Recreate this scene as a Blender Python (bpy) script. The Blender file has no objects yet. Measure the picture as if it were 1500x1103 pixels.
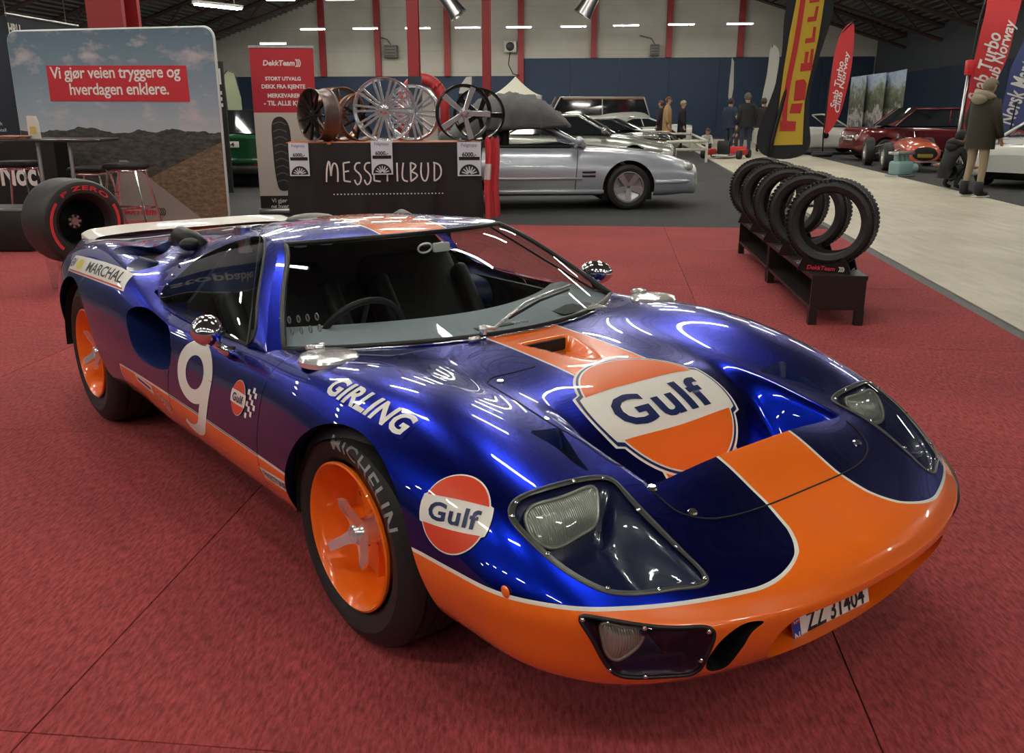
import bpy, bmesh, math, random
import numpy as np
from mathutils import Vector, Matrix
from mathutils.bvhtree import BVHTree

random.seed(7)
sc = bpy.context.scene
col = sc.collection

# ------------------------------------------------------------------ camera
FPX, PITCH, CAMH = 1330.0, math.radians(16.38), 1.423
cam_d = bpy.data.cameras.new('camera')
cam_d.sensor_fit = 'HORIZONTAL'
cam_d.sensor_width = 36.0
cam_d.lens = 36.0 * FPX / 1500.0
cam_d.clip_start, cam_d.clip_end = 0.05, 300
cam = bpy.data.objects.new('camera', cam_d)
col.objects.link(cam)
cam.location = (0, 0, CAMH)
cam.rotation_euler = (math.pi / 2 - PITCH, 0, 0)
sc.camera = cam

# ------------------------------------------------------------------ world, exposure
sc.view_settings.view_transform = 'Standard'
sc.view_settings.look = 'None'
sc.view_settings.gamma = 1.0
sc.view_settings.use_curve_mapping = False
sc.view_settings.exposure = 0.35
world = bpy.data.worlds.new('hall_air')
sc.world = world
world.use_nodes = True
world.node_tree.nodes['Background'].inputs[0].default_value = (0.9, 0.95, 1.0, 1)
world.node_tree.nodes['Background'].inputs[1].default_value = 0.05
LAMP_STRENGTH = 78.0

# ------------------------------------------------------------------ helpers
def tag(o, label=None, cat=None, group=None, kind=None):
    if label: o['label'] = label
    if cat: o['category'] = cat
    if group: o['group'] = group
    if kind: o['kind'] = kind
    return o

def empty(name, loc=(0, 0, 0), rz=0.0, parent=None):
    o = bpy.data.objects.new(name, None)
    o.empty_display_size = 0.1
    col.objects.link(o)
    o.location = loc
    o.rotation_euler = (0, 0, rz)
    o.parent = parent
    return o

def mesh_obj(name, V, F, mats, parent=None, smooth=True, loc=None, rz=None, attr=None, midx=None):
    me = bpy.data.meshes.new(name)
    me.from_pydata([tuple(map(float, v[:3])) for v in V], [], [tuple(int(i) for i in f) for f in F])
    if not isinstance(mats, (list, tuple)): mats = [mats]
    for m in mats: me.materials.append(m)
    if midx is not None: me.polygons.foreach_set('material_index', list(midx))
    if smooth is True:
        me.polygons.foreach_set('use_smooth', [True] * len(me.polygons))
    if attr:
        for k, a in attr.items():
            at = me.attributes.new(k, 'FLOAT', 'POINT')
            at.data.foreach_set('value', [float(t) for t in a])
    me.update()
    if isinstance(smooth, float):
        me.polygons.foreach_set('use_smooth', [True] * len(me.polygons))
        me.set_sharp_from_angle(angle=smooth)
    o = bpy.data.objects.new(name, me)
    col.objects.link(o)
    if parent: o.parent = parent
    if loc is not None: o.location = loc
    if rz is not None: o.rotation_euler = (0, 0, rz)
    return o

class MB:
    """collects shapes of ONE part"""
    def __init__(s): s.V = []; s.F = []; s.M = []; s.mi = 0
    def add(s, V, F):
        b = len(s.V); s.V += [tuple(map(float, v)) for v in V]
        s.F += [tuple(int(i) + b for i in f) for f in F]; s.M += [s.mi] * len(F); return s
    def box(s, c, d, rz=0.0, R=None):
        x, y, z = d[0] / 2, d[1] / 2, d[2] / 2
        P = [(-x, -y, -z), (x, -y, -z), (x, y, -z), (-x, y, -z), (-x, -y, z), (x, -y, z), (x, y, z), (-x, y, z)]
        M = R if R is not None else Matrix.Rotation(rz, 3, 'Z')
        P = [tuple(M @ Vector(p) + Vector(c)) for p in P]
        return s.add(P, [(0, 3, 2, 1), (4, 5, 6, 7), (0, 1, 5, 4), (1, 2, 6, 5), (2, 3, 7, 6), (3, 0, 4, 7)])
    def rbox(s, c, d, r=0.01, rz=0.0, n=2):
        bm = bmesh.new(); bmesh.ops.create_cube(bm, size=1)
        for v in bm.verts: v.co = Vector((v.co.x * d[0], v.co.y * d[1], v.co.z * d[2]))
        bmesh.ops.bevel(bm, geom=list(bm.edges), offset=min(r, min(d) * .49), segments=n, affect='EDGES', profile=.5)
        M = Matrix.Rotation(rz, 3, 'Z')
        bm.verts.index_update()
        V = [tuple(M @ v.co + Vector(c)) for v in bm.verts]; F = [[v.index for v in f.verts] for f in bm.faces]
        bm.free(); return s.add(V, F)
    def tube(s, pts, r, n=8, cap=True, closed=False):
        pts = [Vector(p) for p in pts]; m = len(pts)
        rr = r if isinstance(r, (list, tuple)) else [r] * m
        V = []; F = []; up = None
        for i, p in enumerate(pts):
            if closed: t = pts[(i + 1) % m] - pts[i - 1]
            else: t = pts[min(i + 1, m - 1)] - pts[max(i - 1, 0)]
            if t.length < 1e-9: t = Vector((0, 0, 1))
            t.normalize()
            if up is None:
                a = Vector((0, 0, 1)) if abs(t.z) < .9 else Vector((1, 0, 0))
                up = t.cross(a).normalized()
            else:
                up = (up - t * up.dot(t))
                up = up.normalized() if up.length > 1e-6 else t.orthogonal().normalized()
            w = t.cross(up)
            for k in range(n):
                a = 2 * math.pi * k / n
                V.append(p + (up * math.cos(a) + w * math.sin(a)) * rr[i])
        for i in range(m if closed else m - 1):
            j = (i + 1) % m
            for k in range(n):
                F.append((i * n + k, i * n + (k + 1) % n, j * n + (k + 1) % n, j * n + k))
        if cap and not closed:
            F.append(tuple(range(n))[::-1]); F.append(tuple((m - 1) * n + k for k in range(n)))
        return s.add(V, F)
    def cyl(s, p0, p1, r, n=16, r1=None):
        return s.tube([p0, p1], [r, r if r1 is None else r1], n)
    def lathe(s, prof, n=32, axis='Z', c=(0, 0, 0), closed=False):
        """prof: (r, h) pairs; revolve about axis through c"""
        V = []; F = []; m = len(prof); c = Vector(c)
        for k in range(n):
            a = 2 * math.pi * k / n; ca, sa = math.cos(a), math.sin(a)
            for r, h in prof:
                if axis == 'Z': V.append(c + Vector((r * ca, r * sa, h)))
                elif axis == 'Y': V.append(c + Vector((r * sa, h, r * ca)))
                else: V.append(c + Vector((h, r * ca, r * sa)))
        for k in range(n):
            q = (k + 1) % n
            for i in range(m if closed else m - 1):
                j = (i + 1) % m
                F.append((k * m + i, q * m + i, q * m + j, k * m + j))
        return s.add(V, F)
    def sphere(s, c, r, n=12, m=8, sc3=(1, 1, 1), R=None):
        V = []; F = []
        M = R if R is not None else Matrix.Identity(3)
        for i in range(m + 1):
            t = math.pi * i / m
            for k in range(n):
                a = 2 * math.pi * k / n
                V.append(M @ Vector((r * sc3[0] * math.sin(t) * math.cos(a), r * sc3[1] * math.sin(t) * math.sin(a), r * sc3[2] * math.cos(t))) + Vector(c))
        for i in range(m):
            for k in range(n):
                F.append((i * n + k, i * n + (k + 1) % n, (i + 1) * n + (k + 1) % n, (i + 1) * n + k))
        return s.add(V, F)
    def prism(s, poly, a0, a1, plane='XY'):
        """poly 2D, extruded from a0 to a1 along the missing axis"""
        n = len(poly)
        def P(p, a): return {'XY': (p[0], p[1], a), 'XZ': (p[0], a, p[1]), 'YZ': (a, p[0], p[1])}[plane]
        V = [P(p, a0) for p in poly] + [P(p, a1) for p in poly]
        F = [tuple(range(n))[::-1], tuple(range(n, 2 * n))]
        F += [(i, (i + 1) % n, n + (i + 1) % n, n + i) for i in range(n)]
        return s.add(V, F)
    def build(s, name, mats, parent=None, smooth=.6, loc=None, rz=None, R=None, fix=True):
        o = mesh_obj(name, s.V, s.F, mats, parent, False, loc, rz, midx=s.M if isinstance(mats, (list, tuple)) else None)
        me = o.data
        if fix:
            bm = bmesh.new(); bm.from_mesh(me)
            bmesh.ops.remove_doubles(bm, verts=bm.verts, dist=1e-6)
            bmesh.ops.recalc_face_normals(bm, faces=bm.faces); bm.to_mesh(me); bm.free()
        if smooth:
            me.polygons.foreach_set('use_smooth', [True] * len(me.polygons))
            if smooth is not True: me.set_sharp_from_angle(angle=smooth)
        me.update()
        return o

# ------------------------------------------------------------------ materials
MATS = {}
def mat(name, c, rough=.5, metal=0.0, coat=0.0, emit=None, estr=0.0, noise=0.0, nscale=40.0, bump=0.0, bscale=None,
        alpha=None, trans=0.0, ior=1.45, spec=.5, sheen=0.0, crough=.03):
    if name in MATS: return MATS[name]
    m = bpy.data.materials.new(name); m.use_nodes = True
    nt = m.node_tree; b = nt.nodes['Principled BSDF']
    c4 = (c[0], c[1], c[2], 1)
    b.inputs['Base Color'].default_value = c4
    b.inputs['Roughness'].default_value = rough
    b.inputs['Metallic'].default_value = metal
    b.inputs['Coat Weight'].default_value = coat
    b.inputs['Coat Roughness'].default_value = crough
    b.inputs['IOR'].default_value = ior
    b.inputs['Specular IOR Level'].default_value = spec
    b.inputs['Transmission Weight'].default_value = trans
    if sheen: b.inputs['Sheen Weight'].default_value = sheen
    if alpha is not None: b.inputs['Alpha'].default_value = alpha
    if emit:
        b.inputs['Emission Color'].default_value = (emit[0], emit[1], emit[2], 1)
        b.inputs['Emission Strength'].default_value = estr
    if noise or bump:
        tc = nt.nodes.new('ShaderNodeTexCoord')
        n = nt.nodes.new('ShaderNodeTexNoise'); n.inputs['Scale'].default_value = nscale; n.inputs['Detail'].default_value = 4
        nt.links.new(tc.outputs['Object'], n.inputs['Vector'])
        if noise:
            mx = nt.nodes.new('ShaderNodeMix'); mx.data_type = 'RGBA'
            mx.inputs[6].default_value = tuple(max(0, t * (1 - noise)) for t in c) + (1,)
            mx.inputs[7].default_value = tuple(min(1, t * (1 + noise)) for t in c) + (1,)
            nt.links.new(n.outputs['Fac'], mx.inputs[0]); nt.links.new(mx.outputs[2], b.inputs['Base Color'])
        if bump:
            n2 = n
            if bscale:
                n2 = nt.nodes.new('ShaderNodeTexNoise'); n2.inputs['Scale'].default_value = bscale
                nt.links.new(tc.outputs['Object'], n2.inputs['Vector'])
            bp = nt.nodes.new('ShaderNodeBump'); bp.inputs['Strength'].default_value = bump; bp.inputs['Distance'].default_value = .01
            nt.links.new(n2.outputs['Fac'], bp.inputs['Height']); nt.links.new(bp.outputs['Normal'], b.inputs['Normal'])
    MATS[name] = m
    return m

def glass_mat(name, tint=(1, 1, 1), dens=.0, rough=0.0, ior=1.45):
    """thin clear pane: fresnel reflection over straight-through transparency"""
    if name in MATS: return MATS[name]
    m = bpy.data.materials.new(name); m.use_nodes = True
    nt = m.node_tree; nt.nodes.clear()
    out = nt.nodes.new('ShaderNodeOutputMaterial'); mix = nt.nodes.new('ShaderNodeMixShader')
    tr = nt.nodes.new('ShaderNodeBsdfTransparent'); tr.inputs[0].default_value = (tint[0], tint[1], tint[2], 1)
    gl = nt.nodes.new('ShaderNodeBsdfGlossy'); gl.inputs['Roughness'].default_value = rough
    # Schlick reflectance, the same from both faces of the thin pane
    ge = nt.nodes.new('ShaderNodeNewGeometry'); dt = nt.nodes.new('ShaderNodeVectorMath'); dt.operation = 'DOT_PRODUCT'
    nt.links.new(ge.outputs['Normal'], dt.inputs[0]); nt.links.new(ge.outputs['Incoming'], dt.inputs[1])
    def mth(op, x, y):
        n = nt.nodes.new('ShaderNodeMath'); n.operation = op
        for i, v in enumerate((x, y)):
            if v is None: continue
            if isinstance(v, (int, float)): n.inputs[i].default_value = v
            else: nt.links.new(v, n.inputs[i])
        return n.outputs[0]
    r0 = ((ior - 1) / (ior + 1)) ** 2
    fr = mth('ADD', mth('MULTIPLY', mth('POWER', mth('SUBTRACT', 1.0, mth('ABSOLUTE', dt.outputs['Value'], None)), 5.0), 1 - r0), r0 * 1.6)
    nt.links.new(fr, mix.inputs[0]); nt.links.new(tr.outputs[0], mix.inputs[1]); nt.links.new(gl.outputs[0], mix.inputs[2])
    nt.links.new(mix.outputs[0], out.inputs[0])
    MATS[name] = m
    return m

BLUE = (0.002, 0.012, 0.295); ORANGE = (0.94, 0.165, 0.008); WHITE = (.82, .80, .74)
def paint_mat():
    """racing livery: the float attribute 'liv' is the distance inside the orange field; a white keyline runs along its edge"""
    m = bpy.data.materials.new('livery_paint'); m.use_nodes = True
    nt = m.node_tree; b = nt.nodes['Principled BSDF']
    at = nt.nodes.new('ShaderNodeAttribute'); at.attribute_name = 'liv'
    def gt(th):
        n = nt.nodes.new('ShaderNodeMath'); n.operation = 'GREATER_THAN'; n.inputs[1].default_value = th
        nt.links.new(at.outputs['Fac'], n.inputs[0]); return n
    g1, g2 = gt(-.0045), gt(.0045)
    m1 = nt.nodes.new('ShaderNodeMix'); m1.data_type = 'RGBA'; m2 = nt.nodes.new('ShaderNodeMix'); m2.data_type = 'RGBA'
    m1.inputs[6].default_value = BLUE + (1,); m1.inputs[7].default_value = WHITE + (1,); m2.inputs[7].default_value = ORANGE + (1,)
    nt.links.new(g1.outputs[0], m1.inputs[0]); nt.links.new(m1.outputs[2], m2.inputs[6]); nt.links.new(g2.outputs[0], m2.inputs[0])
    nt.links.new(m2.outputs[2], b.inputs['Base Color'])
    inv = nt.nodes.new('ShaderNodeMath'); inv.operation = 'MULTIPLY_ADD'; inv.inputs[1].default_value = -1; inv.inputs[2].default_value = 1
    nt.links.new(g1.outputs[0], inv.inputs[0]); nt.links.new(inv.outputs[0], b.inputs['Metallic'])
    b.inputs['Roughness'].default_value = .27
    b.inputs['Coat Weight'].default_value = 1.0; b.inputs['Coat Roughness'].default_value = .015
    MATS['livery_paint'] = m
    return m
M_PAINT = paint_mat()
M_BLACK = mat('black_plastic', (.012, .012, .013), .4)
M_RUBBER = mat('tyre_rubber', (.016, .016, .017), .55, noise=.2, nscale=30)
M_CHROME = mat('chrome', (.85, .85, .86), .06, 1.0)
M_ALU = mat('brushed_aluminium', (.62, .62, .63), .3, 1.0, noise=.1, nscale=60)
M_ORANGE = mat('orange_paint', ORANGE, .35, coat=1.0)
M_BLUE = mat('blue_paint', BLUE, .27, 1.0, coat=1.0)
M_WHITE = mat('white_vinyl', WHITE, .35, coat=.6)
M_NAVY = mat('navy_vinyl', (.008, .018, .10), .35, coat=.6)
M_GLASS = glass_mat('clear_glass', (.90, .94, .93))
M_DGLASS = glass_mat('windscreen_glass', (.80, .86, .85))
# ------------------------------------------------------------------ the exhibition hall
HY = math.radians(6.2)
def hw(a, b, z=0.0): return Vector((a * math.cos(HY) + b * math.sin(HY), -a * math.sin(HY) + b * math.cos(HY), z))
def pix_dir_w(px, py):
    u = (px - 750) / FPX; v = (py - 551.5) / FPX; c, s = math.cos(PITCH), math.sin(PITCH)
    return Vector((u, c - v * s, -s - v * c))
def ground(px, py, z=0.0):
    d = pix_dir_w(px, py); t = (z - CAMH) / d.z; return Vector((0, 0, CAMH)) + d * t
def at_y(px, py, Y):
    d = pix_dir_w(px, py); return Vector((0, 0, CAMH)) + d * (Y / d.y)
AL, AR, BN, BF_, EAVE, RIDGE = -23.0, 13.5, -16.0, 52.0, 4.9, 11.2
AC = (AL + AR) / 2
def node_mat(name, build, rough=.8, **kw):
    m = bpy.data.materials.new(name); m.use_nodes = True; nt = m.node_tree; b = nt.nodes['Principled BSDF']
    b.inputs['Roughness'].default_value = rough
    for k, v in kw.items(): b.inputs[k].default_value = v
    build(nt, b); MATS[name] = m; return m
def N(nt, t, **kw):
    n = nt.nodes.new(t)
    for k, v in kw.items():
        if isinstance(k, str) and hasattr(n, k): setattr(n, k, v)
    return n
def noise(nt, vec, scale, detail=4, rough=.5):
    n = nt.nodes.new('ShaderNodeTexNoise'); n.inputs['Scale'].default_value = scale; n.inputs['Detail'].default_value = detail; n.inputs['Roughness'].default_value = rough
    if vec is not None: nt.links.new(vec, n.inputs['Vector'])
    return n
def ramp(nt, fac, stops):
    r = nt.nodes.new('ShaderNodeValToRGB')
    el = r.color_ramp.elements
    while len(el) < len(stops): el.new(.5)
    for e, (p, c) in zip(el, stops): e.position = p; e.color = (c[0], c[1], c[2], 1)
    nt.links.new(fac, r.inputs[0]); return r
def scaled(nt, sx, sy, sz, src='Object'):
    tc = nt.nodes.new('ShaderNodeTexCoord'); mp = nt.nodes.new('ShaderNodeMapping'); mp.inputs['Scale'].default_value = (sx, sy, sz)
    nt.links.new(tc.outputs[src], mp.inputs[0]); return mp.outputs[0]
def mixc(nt, fac, a, b):
    m = nt.nodes.new('ShaderNodeMix'); m.data_type = 'RGBA'
    for s, v in ((0, fac), (6, a), (7, b)):
        if hasattr(v, 'links') or hasattr(v, 'is_linked'): nt.links.new(v, m.inputs[s])
        else: m.inputs[s].default_value = v if s == 0 else (v[0], v[1], v[2], 1)
    return m.outputs[2]
def carpet_build(c0, c1, sx=90, sy=22):
    def f(nt, b):
        v = scaled(nt, sx, sy, 20); n1 = noise(nt, v, 1.0, 3, .6); n2 = noise(nt, scaled(nt, 1, 1, 1), .9, 3)
        n3 = noise(nt, scaled(nt, 400, 160, 20), 1.0, 2)
        base = ramp(nt, n1.outputs['Fac'], [(.32, c0), (.68, c1)])
        mx = nt.nodes.new('ShaderNodeMix'); mx.data_type = 'RGBA'; mx.blend_type = 'MULTIPLY'; mx.inputs[0].default_value = 1
        r2 = ramp(nt, n2.outputs['Fac'], [(.3, (.80, .80, .80)), (.7, (1.1, 1.1, 1.1))])
        nt.links.new(base.outputs[0], mx.inputs[6]); nt.links.new(r2.outputs[0], mx.inputs[7]); nt.links.new(mx.outputs[2], b.inputs['Base Color'])
        bp = nt.nodes.new('ShaderNodeBump'); bp.inputs['Strength'].default_value = .5; bp.inputs['Distance'].default_value = .006
        nt.links.new(n3.outputs['Fac'], bp.inputs['Height']); nt.links.new(bp.outputs['Normal'], b.inputs['Normal'])
    return f
M_CARPET = node_mat('red_carpet', carpet_build((.20, .022, .025), (.46, .070, .075)), .95)
M_GREYCARPET = node_mat('dark_grey_carpet', carpet_build((.030, .032, .034), (.050, .052, .055)), .9)
def concrete(nt, b):
    n1 = noise(nt, scaled(nt, .5, .5, .5), 1.3, 6, .6); n2 = noise(nt, scaled(nt, 6, .8, 1), 1.5, 5, .65)
    a = ramp(nt, n1.outputs['Fac'], [(.3, (.46, .43, .34)), (.7, (.60, .57, .47))])
    c = ramp(nt, n2.outputs['Fac'], [(.35, (.86, .85, .82)), (.6, (1.05, 1.05, 1.03))])
    mx = nt.nodes.new('ShaderNodeMix'); mx.data_type = 'RGBA'; mx.blend_type = 'MULTIPLY'; mx.inputs[0].default_value = 1
    nt.links.new(a.outputs[0], mx.inputs[6]); nt.links.new(c.outputs[0], mx.inputs[7]); nt.links.new(mx.outputs[2], b.inputs['Base Color'])
M_CONC = node_mat('aisle_concrete', concrete, .45)
def quad(name, P, m, kind='structure', th=None, parent=None):
    P = [tuple(p) for p in P]
    if th:
        mb = MB(); n = len(P); mb.add(P + [(x, y, z - th) for x, y, z in P], [tuple(range(n)), tuple(range(n, 2 * n))[::-1]] + [(i, n + i, n + (i + 1) % n, (i + 1) % n) for i in range(n)])
        o = mb.build(name, m, parent, False)
    else: o = mesh_obj(name, P, [tuple(range(len(P)))], m, parent, smooth=False)
    if kind and not parent: o['kind'] = kind
    return o
M_SLAB = mat('dark_floor', (.045, .047, .05), .5, noise=.15, nscale=3)
fl = quad('floor', [hw(AL, BN, -.012), hw(AR, BN, -.012), hw(AR, BF_, -.012), hw(AL, BF_, -.012)], M_SLAB, th=.2)
quad('floor_aisle', [hw(2.68, BN, -.003), hw(6.15, BN, -.003), hw(6.4, BF_ - 4, -.003), hw(2.95, BF_ - 4, -.003)], M_CONC, th=.008)
quad('floor_aisle_cross', [hw(-8, 40, -.0035), hw(9, 40, -.0035), hw(9, 43, -.0035), hw(-8, 43, -.0035)], M_CONC, th=.008)
quad('floor_grey_carpet', [hw(AL + 1, 11.4, -.004), hw(2.70, 11.4, -.004), hw(2.9, 39.5, -.004), hw(AL + 1, 39.5, -.004)], M_GREYCARPET, th=.006)
quad('floor_grey_carpet_far', [hw(6.25, 5, -.004), hw(AR, 5, -.004), hw(AR, 39.5, -.004), hw(6.3, 39.5, -.004)], M_GREYCARPET, th=.006)
# red carpet tiles, laid square with the stand
red = empty('floor_red_carpet'); red['kind'] = 'structure'
TS = 2.0; t0 = None
far0, far1 = Vector((-.13, 11.575, 0)), Vector((2.95, 11.74, 0))
for i in range(-5, 2):
    for j in range(-3, 6):
        a0, a1 = 2.66 + (i - 1) * TS, 2.66 + i * TS; b0, b1 = 11.7 - (j + 1) * TS, 11.7 - j * TS
        if i == 1: continue
        g = .0022
        P = [hw(a0 + g, b0 + g, 0), hw(a1 - g, b0 + g, 0), hw(a1 - g, b1 - g, 0), hw(a0 + g, b1 - g, 0)]
        if j < 0: continue
        c = (P[0] + P[2]) / 2
        o = quad('carpet_tile', [(p - c) for p in P], M_CARPET, None, .006, red); o.location = c
# walls
def wall_white(nt, b):
    v = scaled(nt, 1, 1, 1); n1 = noise(nt, v, .6, 4); w = nt.nodes.new('ShaderNodeTexWave'); w.bands_direction = 'Z'; w.inputs['Scale'].default_value = .28; w.wave_profile = 'SAW'
    nt.links.new(v, w.inputs['Vector'])
    a = ramp(nt, n1.outputs['Fac'], [(.3, (.50, .48, .42)), (.7, (.60, .58, .52))])
    c = ramp(nt, w.outputs['Fac'], [(.0, (.80, .80, .80)), (.04, (1, 1, 1))])
    mx = nt.nodes.new('ShaderNodeMix'); mx.data_type = 'RGBA'; mx.blend_type = 'MULTIPLY'; mx.inputs[0].default_value = 1
    nt.links.new(a.outputs[0], mx.inputs[6]); nt.links.new(c.outputs[0], mx.inputs[7]); nt.links.new(mx.outputs[2], b.inputs['Base Color'])
M_WALLW = node_mat('white_wall_panel', wall_white, .7)
M_NAVYW = mat('navy_wall_cladding', (.020, .040, .085), .6, noise=.2, nscale=2)
M_GREYW = mat('grey_wall_panel', (.075, .085, .10), .7, noise=.2, nscale=1.5)
M_DECK = mat('roof_deck_steel', (.17, .165, .155), .7, .1, noise=.2, nscale=4)
M_TRUSS = mat('truss_steel', (.10, .062, .055), .5, .1)
M_REDST = mat('red_column_paint', (.33, .022, .026), .45)
quad('wall_far', [hw(AL, BF_, 0), hw(AR, BF_, 0), hw(AR, BF_, EAVE), hw(AC, BF_, RIDGE), hw(AL, BF_, EAVE)], M_WALLW)
quad('wall_near', [hw(AL, BN, 0), hw(AR, BN, 0), hw(AR, BN, EAVE), hw(AC, BN, RIDGE), hw(AL, BN, EAVE)], M_GREYW)
quad('wall_left', [hw(AL, BN, 0), hw(AL, BF_, 0), hw(AL, BF_, EAVE), hw(AL, BN, EAVE)], M_GREYW)
quad('wall_right', [hw(AR, BN, 0), hw(AR, BF_, 0), hw(AR, BF_, EAVE), hw(AR, BN, EAVE)], M_GREYW)
def pix_b(px, py, b):
    """point on the vertical plane across the hall at distance b"""
    d = pix_dir_w(px, py); n = Vector((math.sin(HY), math.cos(HY), 0)); return Vector((0, 0, CAMH)) + d * (b / d.dot(n))
def pix_a(px, py, a):
    d = pix_dir_w(px, py); n = Vector((math.cos(HY), -math.sin(HY), 0)); return Vector((0, 0, CAMH)) + d * (a / d.dot(n))
def hab(p): return (p.x * math.cos(HY) - p.y * math.sin(HY), p.x * math.sin(HY) + p.y * math.cos(HY))
# navy cladding boards on the lower far wall
zl = pix_b(560, 112, BF_).z; zr = pix_b(900, 85, BF_).z; asp = hab(pix_b(764, 100, BF_))[0]
cl = empty('trim_1'); cl['kind'] = 'structure'
for a0, a1, zt in ((AL + .1, asp, zl), (asp, AR - .1, zr)):
    nb = int((a1 - a0) / 2.4)
    for i in range(nb):
        x0 = a0 + (a1 - a0) * i / nb; x1 = a0 + (a1 - a0) * (i + 1) / nb
        c = hw((x0 + x1) / 2, BF_ - .10, zt / 2); mb = MB(); mb.box((0, 0, 0), (x1 - x0 - .012, .06, zt), -HY); mb.build('wall_board', M_NAVYW, cl, False, loc=c)
cr = empty('trim_2'); cr['kind'] = 'structure'
for i in range(16):
    b0 = 6 + i * 2.85; c = hw(AR - .10, b0 + 1.4, 1.55); mb = MB(); mb.box((0, 0, 0), (.06, 2.83, 3.1), -HY); mb.build('wall_board', M_NAVYW, cr, False, loc=c)
# roof: two slopes of profiled steel, purlins and trusses
M_RIBM = mat('roof_rib_steel', (.19, .185, .172), .7, .1)
ceil = empty('ceiling'); ceil['kind'] = 'structure'
for s, a0 in ((-1, AL), (1, AR)):
    quad('roof_sheet', [hw(a0, BN), hw(a0, BF_), hw(AC, BF_), hw(AC, BN)], M_DECK, None, parent=ceil)
    me = ceil.children[-1].data
    for v, z in zip(me.vertices, (EAVE, EAVE, RIDGE, RIDGE)): v.co.z = z
for s, a0 in ((-1, AL), (1, AR)):
    for i in range(1, 60):
        f = i / 60; a = a0 + (AC - a0) * f; z = EAVE + (RIDGE - EAVE) * f - .05
        mb = MB(); p0, p1 = hw(a, 4, z), hw(a, BF_, z); mb.tube([p0, p1], .035, 4); mb.build('roof_rib', M_RIBM, ceil, False)
k = 0
for b in np.arange(2.0, BF_, 5.0):
    k += 1; t = empty('roof_truss_%d' % k if False else 'trim_%d' % (k + 2)); t['kind'] = 'structure'
    for s, a0 in ((-1, AL), (1, AR)):
        mb = MB(); p0, p1 = hw(a0, b, EAVE - .15), hw(AC, b, RIDGE - .15); mb.tube([p0, p1], .10, 4); mb.build('rafter', M_TRUSS, t, False)
        mb = MB(); q0, q1 = hw(a0, b, EAVE - .7), hw(AC, b, RIDGE - 1.2); mb.tube([q0, q1], .08, 4); mb.build('lower_chord', M_TRUSS, t, False)
        for i in range(10):
            f0, f1 = i / 10, (i + .5) / 10; mb = MB(); mb.tube([p0.lerp(p1, f0), q0.lerp(q1, f1)], .045, 4); mb.tube([q0.lerp(q1, f1), p0.lerp(p1, min(1, f0 + .1))], .045, 4); mb.build('lattice_bar', M_TRUSS, t, False)
# wall posts on the far wall
for px in (472, 553, 655, 763, 870, 980, 1085):
    zt = zl if px < 764 else zr
    p = pix_b(px, 60, BF_ - .2); a = hab(p)[0]; top = RIDGE - abs(a - AC) * (RIDGE - EAVE) / (AR - AC)
    z0 = zt if px != 763 else 0
    mb = MB(); mb.box((0, 0, (top - z0) / 2), (.32, .22, top - z0), -HY); o = mb.build('trim_%d' % (20 + px % 97), M_REDST, None, False, loc=hw(a, BF_ - .22, z0)); o['kind'] = 'structure'
# free-standing columns
def column(px, b, w, y_dark=None):
    p = pix_b(px, 100, b); a = hab(p)[0]; top = RIDGE - abs(a - AC) * (RIDGE - EAVE) / (AR - AC) - .1
    t = empty('hall_column', hw(a, b, 0), -HY)
    zd = pix_b(px, y_dark, b).z if y_dark else 0
    mb = MB(); mb.box((0, -.42 * w, (top + zd) / 2), (w, w * .16, top - zd)); mb.box((0, .42 * w, (top + zd) / 2), (w, w * .16, top - zd)); mb.box((0, 0, (top + zd) / 2), (w * .16, w * .68, top - zd))
    mb.build('shaft', M_REDST, t, False)
    if zd:
        mb = MB(); mb.box((0, 0, zd / 2), (w * 1.1, w * 1.1, zd)); mb.build('base_cladding', mat('column_cladding', (.02, .03, .045), .5), t, False)
    return t
tag(column(607, 26, .30, 112), 'red steel column with dark cladding behind the alloy wheel table', 'column')
tag(column(713, 33, .28), 'red steel column rising beside the white tent', 'column')
cbig = column(176, 15.5, .62); tag(cbig, 'wide red steel column rising behind the landscape backdrop', 'column')
# strip lamps
M_TUBE = mat('lamp_tube', (1, 1, .97), .4, emit=(1.0, .95, .84), estr=LAMP_STRENGTH)
M_LHOUS = mat('lamp_housing_white', (.7, .7, .68), .5)
def lamp_meshes(L, W):
    mb = MB(); mb.box((0, 0, .05), (L, W, .06)); h = mb.build('lamp_housing', M_LHOUS, None, False)
    mb = MB(); mb.box((0, 0, 0), (L - .06, W - .04, .03)); t = mb.build('lamp_tube', M_TUBE, None, False); return h, t
lampH, lampT = lamp_meshes(1.25, .20)
first = True
def lamp(p, rz, label, sy=1.0):
    global first
    e = empty('strip_lamp', p, rz); tag(e, label, 'lamp', 'strip lamps under the hall roof')
    for src in (lampH, lampT):
        o = src if first else src.copy()
        if not first: col.objects.link(o)
        o.parent = e
    first = False
ORD = ['first', 'second', 'third', 'fourth', 'fifth', 'sixth', 'seventh', 'eighth', 'ninth']
for n_, (px, py) in enumerate([(458, 43), (535, 42), (612, 41.5), (685, 40.5), (760, 40), (840, 39), (917, 37.5), (998, 36), (1084, 35)]):
    lamp(pix_b(px, py, 47), -HY, ORD[n_] + ' strip lamp from the left in the far row before the white wall')
for n_, (px, py) in enumerate([(411, 0), (498, -1), (586, -2), (674, -3), (762, -4)]):
    lamp(pix_b(px, py, 40), -HY, ORD[n_] + ' strip lamp from the left in the row cut by the photo top edge')
lp = pix_b(320, 10, 21); lamp(lp, -HY + math.radians(62), 'large glowing strip lamp right above the landscape backdrop corner')
le = [o for o in col.objects if o.name.startswith('strip_lamp') and o.type == 'EMPTY'][-1]
ztop = RIDGE - abs(hab(lp)[0] - AC) * (RIDGE - EAVE) / (AR - AC)
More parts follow.
